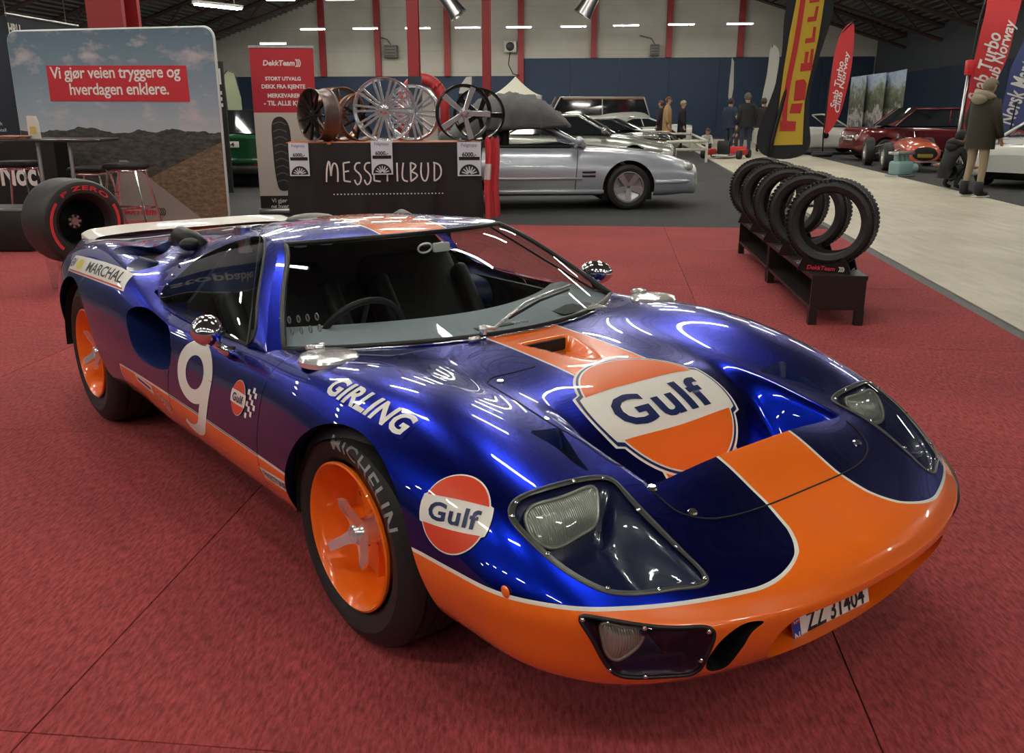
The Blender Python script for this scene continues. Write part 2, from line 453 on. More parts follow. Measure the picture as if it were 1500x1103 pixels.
for sx in (-.45, .45): mb = MB(); mb.tube([(sx, 0, .06), (sx, 0, ztop - lp.z)], .008, 6); mb.build('hanger_wire', M_LHOUS, le, True)
lamp(pix_b(400, 64, 44), -HY, 'small glowing strip lamp peeping over the red tyre banner')
for b in (33, 27, 21, 15.5, 10, 5.5, -1.5, -7):
    for i in range(10):
        a = AC + (i - 4.5) * 3.5
        z = min(6.3, RIDGE - abs(a - AC) * (RIDGE - EAVE) / (AR - AC) - 1.0)
        if 1.5 < a < 9 and 0 < b < 13: continue          # none above the aisle here
        p = hw(a, b, z)
        # lamps whose place would fall inside the picture are only those traced above
        v = p - Vector((0, 0, CAMH)); d = v.y * math.cos(PITCH) - v.z * math.sin(PITCH)
        if d > 0:
            qx = 750 + FPX * v.x / d; qy = 551.5 - FPX * (v.z * math.cos(PITCH) + v.y * math.sin(PITCH)) / d
            if -60 < qx < 1560 and qy > -25: continue
        lamp(p, -HY, 'strip lamp under the roof outside the photograph')
# ------------------------------------------------------------------ splines
def nspl(t, P, te):
    """natural cubic spline, t knots, P (n,k)"""
    t = np.asarray(t, float); P = np.asarray(P, float); n = len(t)
    h = np.diff(t); A = np.zeros((n, n)); B = np.zeros_like(P)
    A[0, 0] = A[-1, -1] = 1
    for i in range(1, n - 1):
        A[i, i - 1] = h[i - 1]; A[i, i] = 2 * (h[i - 1] + h[i]); A[i, i + 1] = h[i]
        B[i] = 6 * ((P[i + 1] - P[i]) / h[i] - (P[i] - P[i - 1]) / h[i - 1])
    M = np.linalg.solve(A, B)
    te = np.asarray(te, float); k = np.clip(np.searchsorted(t, te) - 1, 0, n - 2)
    a = (t[k + 1] - te)[:, None]; b = (te - t[k])[:, None]; hk = h[k][:, None]
    return (M[k] * a ** 3 + M[k + 1] * b ** 3) / (6 * hk) + (P[k] / hk - M[k] * hk / 6) * a + (P[k + 1] / hk - M[k + 1] * hk / 6) * b

def curve(pts, n, closed=False):
    """smooth polyline through pts"""
    P = np.asarray(pts, float)
    if closed:
        P = np.vstack([P[-3:], P, P[:4]])
    d = np.maximum(np.linalg.norm(np.diff(P, axis=0), axis=1), 1e-6) ** .7
    t = np.concatenate([[0], np.cumsum(d)])
    if closed: te = np.linspace(t[3], t[-4], n, endpoint=False)
    else: te = np.linspace(0, t[-1], n)
    return nspl(t, P, te)

def interp1(xs, ys, x): return np.interp(x, xs, ys)

def clip_mesh(V, F, s):
    """keep the part of the mesh where s >= 0; V may carry extra columns. returns V, F, cut edges"""
    V = np.asarray(V, float); s = np.asarray(s, float).copy()
    s[np.abs(s) < 1e-6] = 1e-6
    newV = list(V); cache = {}; outF = []; cut = []
    pos = s > 0
    for f in F:
        c = [pos[i] for i in f]
        if all(c): outF.append(tuple(f)); continue
        if not any(c): continue
        g = []; marks = []
        n = len(f)
        for a in range(n):
            i, j = f[a], f[(a + 1) % n]
            if pos[i]: g.append(i)
            if pos[i] != pos[j]:
                k = (min(i, j), max(i, j))
                if k not in cache:
                    t = s[i] / (s[i] - s[j]); newV.append(V[i] * (1 - t) + V[j] * t); cache[k] = len(newV) - 1
                g.append(cache[k]); marks.append(cache[k])
        if len(g) >= 3: outF.append(tuple(g))
        if len(marks) == 2: cut.append(tuple(marks))
    newV = np.array(newV)
    used = np.zeros(len(newV), bool)
    for f in outF: used[list(f)] = True
    mp = -np.ones(len(newV), int); mp[used] = np.arange(used.sum())
    return newV[used], [tuple(mp[list(f)]) for f in outF], [(mp[a], mp[b]) for a, b in cut if used[a] and used[b]]

def loops(edges):
    adj = {}
    for a, b in edges: adj.setdefault(a, []).append(b); adj.setdefault(b, []).append(a)
    seen = set(); out = []
    ends = [k for k in adj if len(adj[k]) == 1] + list(adj)
    for st in ends:
        if st in seen: continue
        L = [st]; seen.add(st); cur = st
        while True:
            nx = [q for q in adj[cur] if q not in seen]
            if not nx: break
            cur = nx[0]; L.append(cur); seen.add(cur)
        if len(L) > 2: out.append((L, len(adj[L[0]]) > 1 and L[-1] in adj[L[0]]))
    return out

def poly_sdf(P, poly):
    """signed distance to polygon, positive outside. P (n,2)"""
    P = np.asarray(P, float); poly = np.asarray(poly, float); n = len(poly)
    d = np.full(len(P), 1e9); ins = np.zeros(len(P), bool)
    for i in range(n):
        a, b = poly[i], poly[(i + 1) % n]; e = b - a; w = P - a
        t = np.clip((w @ e) / max(e @ e, 1e-12), 0, 1)
        q = w - t[:, None] * e; d = np.minimum(d, np.hypot(q[:, 0], q[:, 1]))
        c = ((a[1] > P[:, 1]) != (b[1] > P[:, 1]))
        with np.errstate(divide='ignore', invalid='ignore'):
            xx = (b[0] - a[0]) * (P[:, 1] - a[1]) / (b[1] - a[1]) + a[0]
        ins ^= c & (P[:, 0] < xx)
    return np.where(ins, -d, d)

# ------------------------------------------------------------------ the racing car: frame
CARX, CARY, CARYAW = .192, 2.738, math.radians(38.99)
car = empty('race_car', (CARX, CARY, 0), CARYAW - math.pi / 2)
tag(car, 'low blue racing coupe with orange stripe and white number nine', 'car')
CARM = Matrix.Translation((CARX, CARY, 0)) @ Matrix.Rotation(CARYAW - math.pi / 2, 4, 'Z')
CARI = CARM.inverted()
CAMC = CARI @ Vector((0, 0, CAMH))
def pix_dir(px, py):
    u = (px - 750) / FPX; v = (py - 551.5) / FPX
    c, s = math.cos(PITCH), math.sin(PITCH)
    return Vector((u, c - v * s, -s - v * c))
def pix_dir_car(px, py): return (CARI.to_3x3() @ pix_dir(px, py)).normalized()

# ------------------------------------------------------------------ body network (right half, |y|)
# nose spokes: centre x, centre z, edge (x, |y|), edge z
ECURVE = [(1.085, 0), (1.075, .2), (1.035, .40), (.975, .55), (.89, .68), (.78, .77)]
def spoke(x0, z0, ex, ey, ez, hs, ang, inset=.125, zl=.20):
    """hs: heights at fractions of the spoke"""
    fr = [0, .24, .48, .68, .86, .955]
    P = []
    for f, h in zip(fr, hs): P.append((x0 + (ex - x0) * f, ey * f, h))
    P.append((ex, ey, ez))
    d = np.array([math.cos(math.radians(ang)), math.sin(math.radians(ang))])
    for ins, z in ((.018, ez - .07), (.06, zl + .05), (inset, zl)):
        P.append((ex - d[0] * ins, ey - d[1] * ins, z))
    return P
def lat(x, pts): return [(x, y, z) for y, z in pts]
ROWS = [
    spoke(1.01, .463, 1.085, .0, .385, [.463, .458, .450, .440, .424, .408], 0),
    spoke(.985, .472, 1.073, .22, .386, [.472, .466, .456, .445, .427, .410], 9),
    spoke(.94, .487, 1.033, .41, .390, [.487, .481, .470, .457, .436, .415], 20),
    spoke(.87, .512, .962, .585, .398, [.512, .505, .492, .478, .452, .425], 36),
    spoke(.79, .548, .862, .71, .412, [.548, .543, .530, .519, .488, .449], 55),
    lat(.69, [(0, .598), (.2, .595), (.40, .583), (.55, .582), (.68, .566), (.755, .528), (.815, .44), (.805, .36), (.76, .26), (.645, .20)]),
    lat(.57, [(0, .625), (.2, .623), (.40, .612), (.55, .620), (.69, .617), (.775, .575), (.838, .46), (.83, .365), (.78, .265), (.675, .20)]),
    lat(.42, [(0, .653), (.2, .652), (.40, .643), (.55, .667), (.695, .666), (.79, .618), (.852, .48), (.845, .37), (.79, .27), (.69, .20)]),
    lat(.22, [(0, .682), (.2, .681), (.40, .676), (.55, .710), (.695, .714), (.80, .66), (.865, .51), (.855, .37), (.80, .27), (.70, .20)]),
    lat(0, [(0, .702), (.2, .701), (.40, .700), (.55, .732), (.69, .738), (.80, .692), (.868, .53), (.862, .38), (.80, .27), (.70, .20)]),
    lat(-.25, [(0, .716), (.2, .715), (.40, .714), (.55, .730), (.69, .734), (.80, .693), (.862, .54), (.862, .385), (.80, .27), (.70, .20)]),
    lat(-.5, [(0, .745), (.2, .74), (.4, .728), (.58, .712), (.72, .715), (.80, .675), (.853, .54), (.862, .39), (.80, .27), (.70, .20)]),
    lat(-.8, [(0, .90), (.2, .89), (.4, .86), (.6, .77), (.745, .700), (.80, .663), (.845, .55), (.862, .395), (.80, .27), (.70, .20)]),
    lat(-1.2, [(0, .995), (.22, .988), (.43, .955), (.58, .85), (.75, .697), (.81, .66), (.848, .55), (.862, .40), (.80, .27), (.70, .20)]),
    lat(-1.5, [(0, .988), (.22, .982), (.43, .950), (.56, .865), (.735, .72), (.815, .69), (.860, .56), (.863, .40), (.80, .27), (.70, .20)]),
    lat(-1.78, [(0, .948), (.22, .942), (.42, .908), (.56, .838), (.70, .785), (.81, .755), (.875, .58), (.868, .40), (.80, .28), (.70, .20)]),
    lat(-2.1, [(0, .900), (.22, .894), (.42, .865), (.55, .825), (.68, .825), (.80, .785), (.885, .61), (.88, .42), (.83, .29), (.72, .20)]),
    lat(-2.41, [(0, .865), (.22, .86), (.42, .838), (.55, .828), (.68, .838), (.79, .795), (.88, .62), (.88, .45), (.84, .30), (.72, .22)]),
    lat(-2.80, [(0, .808), (.22, .806), (.42, .80), (.55, .803), (.67, .795), (.77, .745), (.835, .60), (.835, .46), (.79, .32), (.68, .25)]),
    lat(-3.05, [(0, .785), (.22, .784), (.4, .78), (.53, .778), (.63, .762), (.71, .71), (.76, .60), (.755, .48), (.71, .36), (.60, .29)]),
    lat(-3.2, [(0, .80), (.22, .80), (.4, .797), (.51, .79), (.59, .77), (.65, .71), (.69, .60), (.68, .48), (.64, .38), (.54, .32)]),
]
ROWS = [[(x, -y, z) for x, y, z in r] for r in ROWS]
NET = np.array(ROWS)                         # rows x 10 x 3
def body_grid():
    nr, nc, _ = NET.shape
    mir = np.array([1, -1, 1.0])
    full = np.concatenate([NET[:, 3:0:-1] * mir, NET], axis=1)      # ghost columns
    full = np.concatenate([full[3:0:-1] * mir, full], axis=0)       # ghost rows at the nose
    g = 3
    du = np.array([np.linalg.norm(NET[i + 1] - NET[i], axis=1).mean() for i in range(nr - 1)]) ** .75
    un = np.concatenate([[0], np.cumsum(du)]); ug = np.concatenate([-un[3:0:-1], un])
    dv = np.array([np.linalg.norm(NET[4:, j + 1] - NET[4:, j], axis=1).mean() for j in range(nc - 1)]) ** .8
    vn = np.concatenate([[0], np.cumsum(dv)]); vg = np.concatenate([-vn[3:0:-1], vn])
    # fine samples
    us = []
    for i in range(nr - 1):
        L = np.linalg.norm(NET[i + 1] - NET[i], axis=1).max(); k = max(4, int(math.ceil(L / (.011 if i < 11 else .02))))
        us += list(np.linspace(un[i], un[i + 1], k, endpoint=False))
    us.append(un[-1]); us = sorted(us + [un[5] - .0015 * (un[6] - un[5]), un[5] + .02 * (un[6] - un[5])])
    vs = []
    for j in range(nc - 1):
        L = np.linalg.norm(NET[:, j + 1] - NET[:, j], axis=1).max(); k = max(4, int(math.ceil(L / .013)))
        vs += list(np.linspace(vn[j], vn[j + 1], k, endpoint=False))
    vs.append(vn[-1])
    us = np.array(us); vs = np.array(vs)
    R, Cc, _ = full.shape
    A = nspl(ug, full.reshape(R, -1), us).reshape(len(us), Cc, 3)
    A = A.transpose(1, 0, 2).reshape(Cc, -1)
    G = nspl(vg, A, vs).reshape(len(vs), len(us), 3).transpose(1, 0, 2)
    return G, us, vs, un, vn
G, US, VS, UN, VN = body_grid()
G[0, :, 1] = 0; G[:, 0, 1] = 0
def grid_normals(G):
    a = np.gradient(G, axis=0); b = np.gradient(G, axis=1)
    n = np.cross(a, b); n /= np.maximum(np.linalg.norm(n, axis=2, keepdims=True), 1e-9)
    return n
GN = grid_normals(G)
if GN[len(US) // 2, 5, 2] < 0: GN = -GN
def sstep(a, b, x):
    t = np.clip((x - a) / (b - a), 0, 1); return t * t * (3 - 2 * t)
def hood_dip(x, y, u):
    ay = np.abs(y)
    d = np.maximum(0, nspl([.0, .10, .2, .28, .36, .42, .47, .52, .57, .62, .69, .75], np.array([[0, 0, .003, .011, .032, .058, .092, .133, .172, .200, .218, .22]]).T, np.clip(x, 0, .75).ravel())[:, 0].reshape(np.shape(x)))
    d = d * sstep(.395, .325, ay)
    d = d * (u > UN[5] + 1e-9)
    t = np.clip((.10 - x) / .23, 0, 1); w = .018 + .070 * t           # small ducted inlet ahead of the windscreen
    d = d + .045 * t * np.clip((w - ay) / .009 + .5, 0, 1) * (x > -.131)
    return d
UU = np.repeat(US[:, None], len(VS), axis=1)
G[:, :, 2] -= hood_dip(G[:, :, 0], G[:, :, 1], UU)

def livery(P, N):
    x, y, z = P[:, 0], np.abs(P[:, 1]), P[:, 2]
    w = np.interp(x, [-4, .84, .92, .98, 1.03, 1.2], [.147, .150, .163, .185, .23, .5])
    stripe = w - y
    top = sstep(.1, .35, N[:, 2])
    stripe = np.where(N[:, 2] > .15, stripe, -1)
    zl = np.interp(x, [-3.5, -1.9, -1.76, -.2, .42, .7, .9, 1.0, 1.1], [.10, .10, .431, .431, .452, .446, .447, .447, .447])
    slope = np.maximum(np.sqrt(np.maximum(0, 1 - N[:, 2] ** 2)), .3)
    low = (zl - z) / slope
    k = np.where(x > .6, .20, .0001)
    h = np.maximum(k - np.abs(stripe - low), 0) / k
    return np.maximum(stripe, low) + h * h * k * .25

# assemble right half as columns x,y,z,liv
nu, nv = len(US), len(VS)
BV = G.reshape(-1, 3); BN = GN.reshape(-1, 3)
BL = livery(BV, BN)
BU = np.concatenate([BV, BL[:, None], BN], axis=1)
BF = [(i * nv + j, i * nv + j + 1, (i + 1) * nv + j + 1, (i + 1) * nv + j) for i in range(nu - 1) for j in range(nv - 1)]
BODY_BVH = BVHTree.FromPolygons([tuple(v) for v in BV], BF)
def hit(px, py, bvh=None):
    loc, n, i, d = (bvh or BODY_BVH).ray_cast(CAMC, pix_dir_car(px, py))
    return loc
# ------------------------------------------------------------------ decal and text tools
def text_mesh(txt, bold=0.0, shear=0.0, spacing=1.0, line=1.0, align='CENTER'):
    cu = bpy.data.curves.new('txt', 'FONT'); cu.body = txt; cu.offset = bold; cu.shear = shear
    cu.space_character = spacing; cu.space_line = line; cu.resolution_u = 3; cu.align_x = align
    ob = bpy.data.objects.new('txt', cu); col.objects.link(ob)
    dg = bpy.context.evaluated_depsgraph_get()
    me = bpy.data.meshes.new_from_object(ob.evaluated_get(dg))
    V = np.array([(v.co.x, v.co.y) for v in me.vertices]); F = [tuple(p.vertices) for p in me.polygons]
    bpy.data.objects.remove(ob); bpy.data.curves.remove(cu); bpy.data.meshes.remove(me)
    return V, F
def fit2(VF, cx, cy, w=None, h=None, rot=0.0):
    """scale flat mesh to width w and/or height h, centred at cx, cy"""
    V, F = VF; V = np.array(V, float); lo = V.min(0); hi = V.max(0); sz = hi - lo
    sx = w / sz[0] if w else h / sz[1]; sy = h / sz[1] if h else sx
    V = (V - (lo + hi) / 2) * [sx, sy]
    if rot:
        c, s = math.cos(rot), math.sin(rot); V = V @ np.array([[c, s], [-s, c]])
    return V + [cx, cy], F
def poly2(pts):
    """filled polygon with optional holes -> flat mesh. pts: list of loops"""
    bm = bmesh.new()
    if not isinstance(pts[0][0], (list, tuple, np.ndarray)): pts = [pts]
    ed = []
    for L in pts:
        vs = [bm.verts.new((float(p[0]), float(p[1]), 0)) for p in L]
        ed += [bm.edges.new((vs[i], vs[(i + 1) % len(vs)])) for i in range(len(vs))]
    bmesh.ops.triangle_fill(bm, use_beauty=True, use_dissolve=False, edges=ed)
    bm.verts.index_update()
    V = np.array([(v.co.x, v.co.y) for v in bm.verts]); F = [tuple(v.index for v in f.verts) for f in bm.faces]
    bm.free(); return V, F
def ell(cx, cy, rx, ry, n=64, a0=0, a1=2 * math.pi, full=True):
    return [(cx + rx * math.cos(a0 + (a1 - a0) * i / (n if full else n - 1)), cy + ry * math.sin(a0 + (a1 - a0) * i / (n if full else n - 1))) for i in range(n)]
def stroke(path, w):
    """flat ribbon along a 2D path"""
    P = np.array(path, float); t = np.gradient(P, axis=0); t /= np.maximum(np.linalg.norm(t, axis=1, keepdims=True), 1e-9)
    n = np.stack([-t[:, 1], t[:, 0]], 1); ww = np.asarray(w, float)
    if ww.ndim: ww = ww[:, None]
    V = np.vstack([P + n * ww / 2, P - n * ww / 2]); k = len(P)
    return V, [(i, i + 1, k + i + 1, k + i) for i in range(k - 1)]
def join2(*ms):
    V = []; F = []; b = 0
    for v, f in ms:
        V.append(np.asarray(v)); F += [tuple(i + b for i in g) for g in f]; b += len(v)
    return np.vstack(V), F
def subdiv2(VF, step):
    V, F = VF
    bm = bmesh.new(); vs = [bm.verts.new((float(p[0]), float(p[1]), 0)) for p in V]
    for f in F:
        try: bm.faces.new([vs[i] for i in f])
        except ValueError: pass
    lo = np.min(V, 0); hi = np.max(V, 0)
    for ax in (0, 1):
        k = math.floor(lo[ax] / step) + 1
        while k * step < hi[ax]:
            co = [0, 0, 0]; no = [0, 0, 0]; co[ax] = k * step; no[ax] = 1
            bmesh.ops.bisect_plane(bm, geom=bm.verts[:] + bm.edges[:] + bm.faces[:], plane_co=co, plane_no=no, dist=1e-7)
            k += 1
    bm.verts.index_update()
    V = np.array([(v.co.x, v.co.y) for v in bm.verts]); F = [tuple(v.index for v in f.verts) for f in bm.faces]
    bm.free(); return V, F
def decal(name, VF, org, right, up, m, bvh, off=.0012, step=.02, parent=None, far=.25, flip=False, warp=None):
    """flat artwork pressed onto a curved surface"""
    V, F = subdiv2(VF, step)
    if warp is not None: V = warp(V)
    r = Vector(right).normalized(); u = Vector(up); u = (u - r * u.dot(r)).normalized(); n = r.cross(u)
    if flip: n = -n
    out = []
    for a, b in V:
        p = Vector(org) + r * float(a) + u * float(b)
        loc, nn, i, d = bvh.ray_cast(p + n * far, -n, far * 2.2)
        if loc is None:
            q = bvh.find_nearest(p); loc, nn = q[0], q[1]
        if nn.dot(n) < 0: nn = -nn
        out.append(loc + nn * off)
    return mesh_obj(name, out, F, m, parent)
def flat_text(name, VF, org, right, up, m, parent=None, off=0.0):
    """flat artwork on a flat face"""
    r = Vector(right).normalized(); u = Vector(up).normalized(); n = r.cross(u)
    V = [Vector(org) + r * float(a) + u * float(b) + n * off for a, b in VF[0]]
    return mesh_obj(name, V, VF[1], m, parent, smooth=False)

# ------------------------------------------------------------------ cutting the body
def both(name, V, F, m, attr=False, parent=car, smooth=True, mirror=True, flipnorm=True):
    """right-hand part and its mirror image as two objects"""
    V = np.asarray(V); a = {'liv': V[:, 3]} if attr else None
    o1 = mesh_obj(name, V, F, m, parent, smooth, attr=a)
    W = V.copy(); W[:, 1] *= -1
    o2 = mesh_obj(name, W, [tuple(f)[::-1] for f in F], m, parent, smooth, attr=a)
    return o1, o2
def merged(name, V, F, m, attr=True, parent=car):
    """right half joined to its mirror image along the centre line: one object"""
    V = np.asarray(V); n = len(V); W = V.copy(); W[:, 1] *= -1
    mp = [i if abs(V[i, 1]) < 1e-5 else n + i for i in range(n)]
    F2 = list(F) + [tuple(mp[i] for i in f)[::-1] for f in F]
    return mesh_obj(name, np.vstack([V, W]), F2, m, parent, True, attr={'liv': np.concatenate([V[:, 3], V[:, 3]])} if attr else None)
def flange(V, cut, dirv, depth, m, name='arch_lip', n=3, parent=car, inward=None):
    mb = MB()
    for L, cl in loops(cut):
        P = [Vector(V[i][:3]) for i in L]; k = len(P)
        if k < 5: continue
        rows = []
        for s in range(n + 1):
            f = s / n
            row = []
            for p in P:
                d = Vector(dirv(p) if callable(dirv) else dirv) * depth * f
                row.append(p + d)
            rows += row
        q = k if cl else k - 1
        mb.add(rows, [(s * k + i, s * k + (i + 1) % k, (s + 1) * k + (i + 1) % k, (s + 1) * k + i) for s in range(n) for i in range(q)])
    return mb
def biggest(V, F):
    par = list(range(len(V)))
    def fd(i):
        while par[i] != i: par[i] = par[par[i]]; i = par[i]
        return i
    for f in F:
        for k in f[1:]: par[fd(k)] = fd(f[0])
    cnt = {}
    for f in F: cnt[fd(f[0])] = cnt.get(fd(f[0]), 0) + 1
    b = max(cnt, key=cnt.get); F = [f for f in F if fd(f[0]) == b]; u = sorted({i for f in F for i in f}); mp = {k: n for n, k in enumerate(u)}
    return np.asarray(V)[u], [tuple(mp[i] for i in f) for f in F]
def mirror_mb(mb):
    q = MB(); q.V = [(x, -y, z) for x, y, z in mb.V]; q.F = [tuple(f)[::-1] for f in mb.F]; q.M = list(mb.M); return q
def pair(mb, name, m, parent=car, smooth=.6):
    a = mb.build(name, m, parent, smooth); b = mirror_mb(mb).build(name, m, parent, smooth); return a, b

X, Y, Z = BU[:, 0], BU[:, 1], BU[:, 2]
Vb, Fb = BU, BF
def cutbody(fn):
    global Vb, Fb
    Vb, Fb, c = clip_mesh(Vb, Fb, fn(Vb)); return [(Vb[a][:3].copy(), Vb[b][:3].copy()) for a, b in c]
def edges_to_loops(segs):
    idx = {}; P = []; E = []
    def k(p):
        q = tuple(np.round(p, 6))
        if q not in idx: idx[q] = len(P); P.append(p)
        return idx[q]
    for a, b in segs: E.append((k(a), k(b)))
    return np.array(P), E

def arch(cx, cz, rx, rz):
    def f(V):
        x = V[:, 0] - cx; z = np.maximum(V[:, 2] - cz, 0)
        s = (np.hypot(x / rx, z / rz) - 1) * min(rx, rz)
        return np.where(V[:, 1] < -.45, np.where(V[:, 2] > .80, 1, s), 1)
    return f
FA = arch(.070, .30, .352, .353); RA = arch(-2.413, .33, .385, .365)
cutF = cutbody(FA); cutR = cutbody(RA)
mb = flange(*edges_to_loops(cutF), (0, 1, 0), .03, None); pair(mb, 'front_wheel_arch_lip', M_BLUE)
mb = flange(*edges_to_loops(cutR), (0, 1, 0), .03, None); pair(mb, 'rear_wheel_arch_lip', M_BLUE)

# headlamp, fog lamp, duct and intake openings traced on the surface they lie in
def trace(pixels, n=None, closed=True, bvh=None):
    P = [hit(*p, bvh=bvh) for p in pixels]
    P = [p for p in P if p is not None]
    return P
HL_PIX = [(745, 752), (752, 735), (775, 722), (812, 710), (850, 701), (878, 698), (893, 700), (912, 716), (940, 746), (975, 782), (1010, 817), (1032, 840), (1037, 851), (1028, 859), (1000, 863), (960, 869), (920, 872), (888, 868), (855, 854), (825, 836), (795, 812), (765, 783)]
HL3 = trace(HL_PIX); HL2 = curve([(p.x, p.y) for p in HL3], 90, True)
def hl_sd(V): return np.where((V[:, 2] > .40) & (V[:, 0] > .3), poly_sdf(V[:, :2], HL2), 1)
# cover pane first (kept part), then the hole
PV, PF, _ = clip_mesh(Vb, Fb, -hl_sd(Vb))
cutH = cutbody(hl_sd)
FOG_PIX = [(849, 903), (858, 902), (900, 909), (945, 916), (1000, 919), (1040, 920), (1046, 926), (1040, 950), (1030, 972), (1016, 986), (985, 990), (950, 992), (910, 990), (895, 982), (878, 957), (860, 925)]
FOG3 = trace(FOG_PIX)
fo = sum((Vector(p) for p in FOG3), Vector()) / len(FOG3)
fr = Vector((.52, .85, 0)).normalized(); fu = Vector((0, 0, 1))
fn_ = fr.cross(fu).normalized()
def frame2(P, o, r, u): P = np.asarray(P); d = P[:, :3] - np.array(o); return np.stack([d @ np.array(r), d @ np.array(u)], 1)
FOG2 = curve(frame2([tuple(p) for p in FOG3], fo, fr, fu), 80, True)
def fog_sd(V): return np.where((V[:, 2] < .46) & (V[:, 0] > .5) & (V[:, 1] < -.25), poly_sdf(frame2(V, fo, fr, fu), FOG2), 1)
FV, FF, _ = clip_mesh(Vb, Fb, -fog_sd(Vb)); FV, FF = biggest(FV, FF)
cutG = cutbody(fog_sd)
SLOT_PIX = [(1034, 977), (1042, 957), (1060, 935), (1082, 918), (1104, 910), (1120, 911), (1106, 922), (1092, 942), (1076, 964), (1060, 979), (1046, 983)]
SL3 = trace(SLOT_PIX); SL2 = curve([(p.y, p.z) for p in SL3], 60, True)
def slot_sd(V): return np.where((V[:, 2] < .44) & (V[:, 0] > .7), poly_sdf(V[:, 1:3], SL2), 1)
cutS = cutbody(slot_sd)
def mouth_sd(V):
    # wide flat mouth with round ends under the nose edge
    hx, hz, cz = .36, .066, .315
    q = np.maximum(np.abs(V[:, 1]) - (hx - hz), 0); d = np.hypot(q, V[:, 2] - cz) - hz
    return np.where((V[:, 0] > .7) & (V[:, 2] < .40), d, 1)
cutM = cutbody(mouth_sd)
IN_PIX = [(186, 458), (196, 450), (209, 449), (230, 462), (244, 474), (249, 490), (249, 535), (244, 541), (210, 529), (196, 512), (188, 487)]
IN3 = trace(IN_PIX); IN2 = curve([(p.x, p.z) for p in IN3], 60, True)
def intake_sd(V): return np.where((V[:, 1] < -.6), poly_sdf(V[:, [0, 2]], IN2), 1)
cutI = cutbody(intake_sd)
# cabin footprint
CAB_POLY = [(-.275, .02), (-.285, -.15), (-.315, -.30), (-.37, -.45), (-.455, -.60), (-.56, -.735), (-.70, -.757), (-.9, -.762), (-1.2, -.762), (-1.62, -.752), (-1.62, .02)]
def cab_sd(V): return np.where(V[:, 2] > .6, poly_sdf(V[:, :2], CAB_POLY), 1)
cutbody(cab_sd)
# nose bonnet vents
VENT_PIX = [(777, 633), (800, 629), (818, 627), (826, 636), (838, 655), (852, 676), (862, 690), (845, 681), (820, 660), (797, 645)]
VE3 = trace(VENT_PIX); VE2 = curve([(p.x, p.y) for p in VE3], 50, True)
def vent_sd(V): return np.where(V[:, 2] > .5, poly_sdf(V[:, :2], VE2), 1)
cutV = cutbody(vent_sd)
SC_PIX = [(187, 389), (205, 375), (233, 359), (257, 349), (252, 358), (240, 371), (230, 383), (222, 392), (205, 396)]  # outline of a dark reflection on the rear deck, cut as a hole
SC3 = trace(SC_PIX); SC2 = curve([(p.x, p.z) for p in SC3], 50, True)
def reflection_sd(V): return np.where((V[:, 1] < -.3) & (V[:, 0] < -1.2), poly_sdf(V[:, [0, 2]], SC2), 1)
cutSC = cutbody(reflection_sd)
# split into panels with real shut lines
def split(lo, hi):
    V, F, _ = clip_mesh(Vb, Fb, Vb[:, 0] - lo); V, F, _ = clip_mesh(V, F, hi - V[:, 0]); return V, F
XS1, XS2, GAP = -.445, -1.215, .0022
V, F = split(XS1 + GAP, 9); o_front = merged('front_clip', V, F, M_PAINT); FRONT = (V, F)
V, F = split(XS2 + GAP, XS1 - GAP)
Vd, Fd, _ = clip_mesh(V, F, V[:, 2] - .433); both('door', Vd, Fd, M_PAINT, attr=True)
Vs, Fs, _ = clip_mesh(V, F, .430 - V[:, 2]); both('side_sill', Vs, Fs, M_PAINT, attr=True)
V, F = split(-9, XS2 - GAP); o_rear = merged('rear_clip', V, F, M_PAINT)
# tail panel
tail = [tuple(p) for p in G[-1]]
mb = MB(); n = len(tail)
mb.add([(x - .002, y, z) for x, y, z in tail] + [(x - .002, -y, z) for x, y, z in tail], [(i, i + 1, n + i + 1, n + i) for i in range(n - 1)])
mb.build('tail_panel', M_BLACK, car)
# spoiler lip along the tail
mb = MB(); sp = [p for p in tail if abs(p[1]) < .60]
sp = [(x, -y, z) for x, y, z in sp[::-1]] + sp[1:]
k = len(sp); rows = []
for dx, dz in ((.16, .0), (.0, .018), (-.03, .020), (-.03, -.02)): rows += [(x + dx, y, z + dz) for x, y, z in sp]
mb.add(rows, [(r * k + i, r * k + i + 1, (r + 1) * k + i + 1, (r + 1) * k + i) for r in range(3) for i in range(k - 1)])
mb.build('tail_spoiler', M_WHITE, car)

# ------------------------------------------------------------------ cabin: windscreen, roof, side glass
CC = np.array([(-.245, 0, .718), (-.55, 0, .866), (-.862, 0, .982), (-1.15, 0, 1.010), (-1.40, 0, 1.000), (-1.64, 0, .974)])
CR = np.array([(-.575, -.755, .705), (-.79, -.632, .850), (-1.007, -.504, .968), (-1.24, -.490, .972), (-1.44, -.490, .950), (-1.64, -.487, .915)])
CB = np.array([(-.575, -.757, .702), (-.82, -.765, .697), (-1.06, -.770, .692), (-1.27, -.770, .692), (-1.45, -.768, .700), (-1.64, -.76, .712)])
TT = np.array([0, 1, 2, 2.8, 3.4, 4.0])
def cab_top(t, f, p=2.3):
    c = nspl(TT, CC, np.atleast_1d(t)); r = nspl(TT, CR, np.atleast_1d(t)); f = np.atleast_1d(f)[:, None]
    P = np.empty_like(c); P[:, 0:1] = c[:, 0:1] + (r[:, 0:1] - c[:, 0:1]) * f ** 2; P[:, 1:2] = r[:, 1:2] * f
    P[:, 2:3] = r[:, 2:3] + (c[:, 2:3] - r[:, 2:3]) * (1 - np.abs(f) ** p); return P
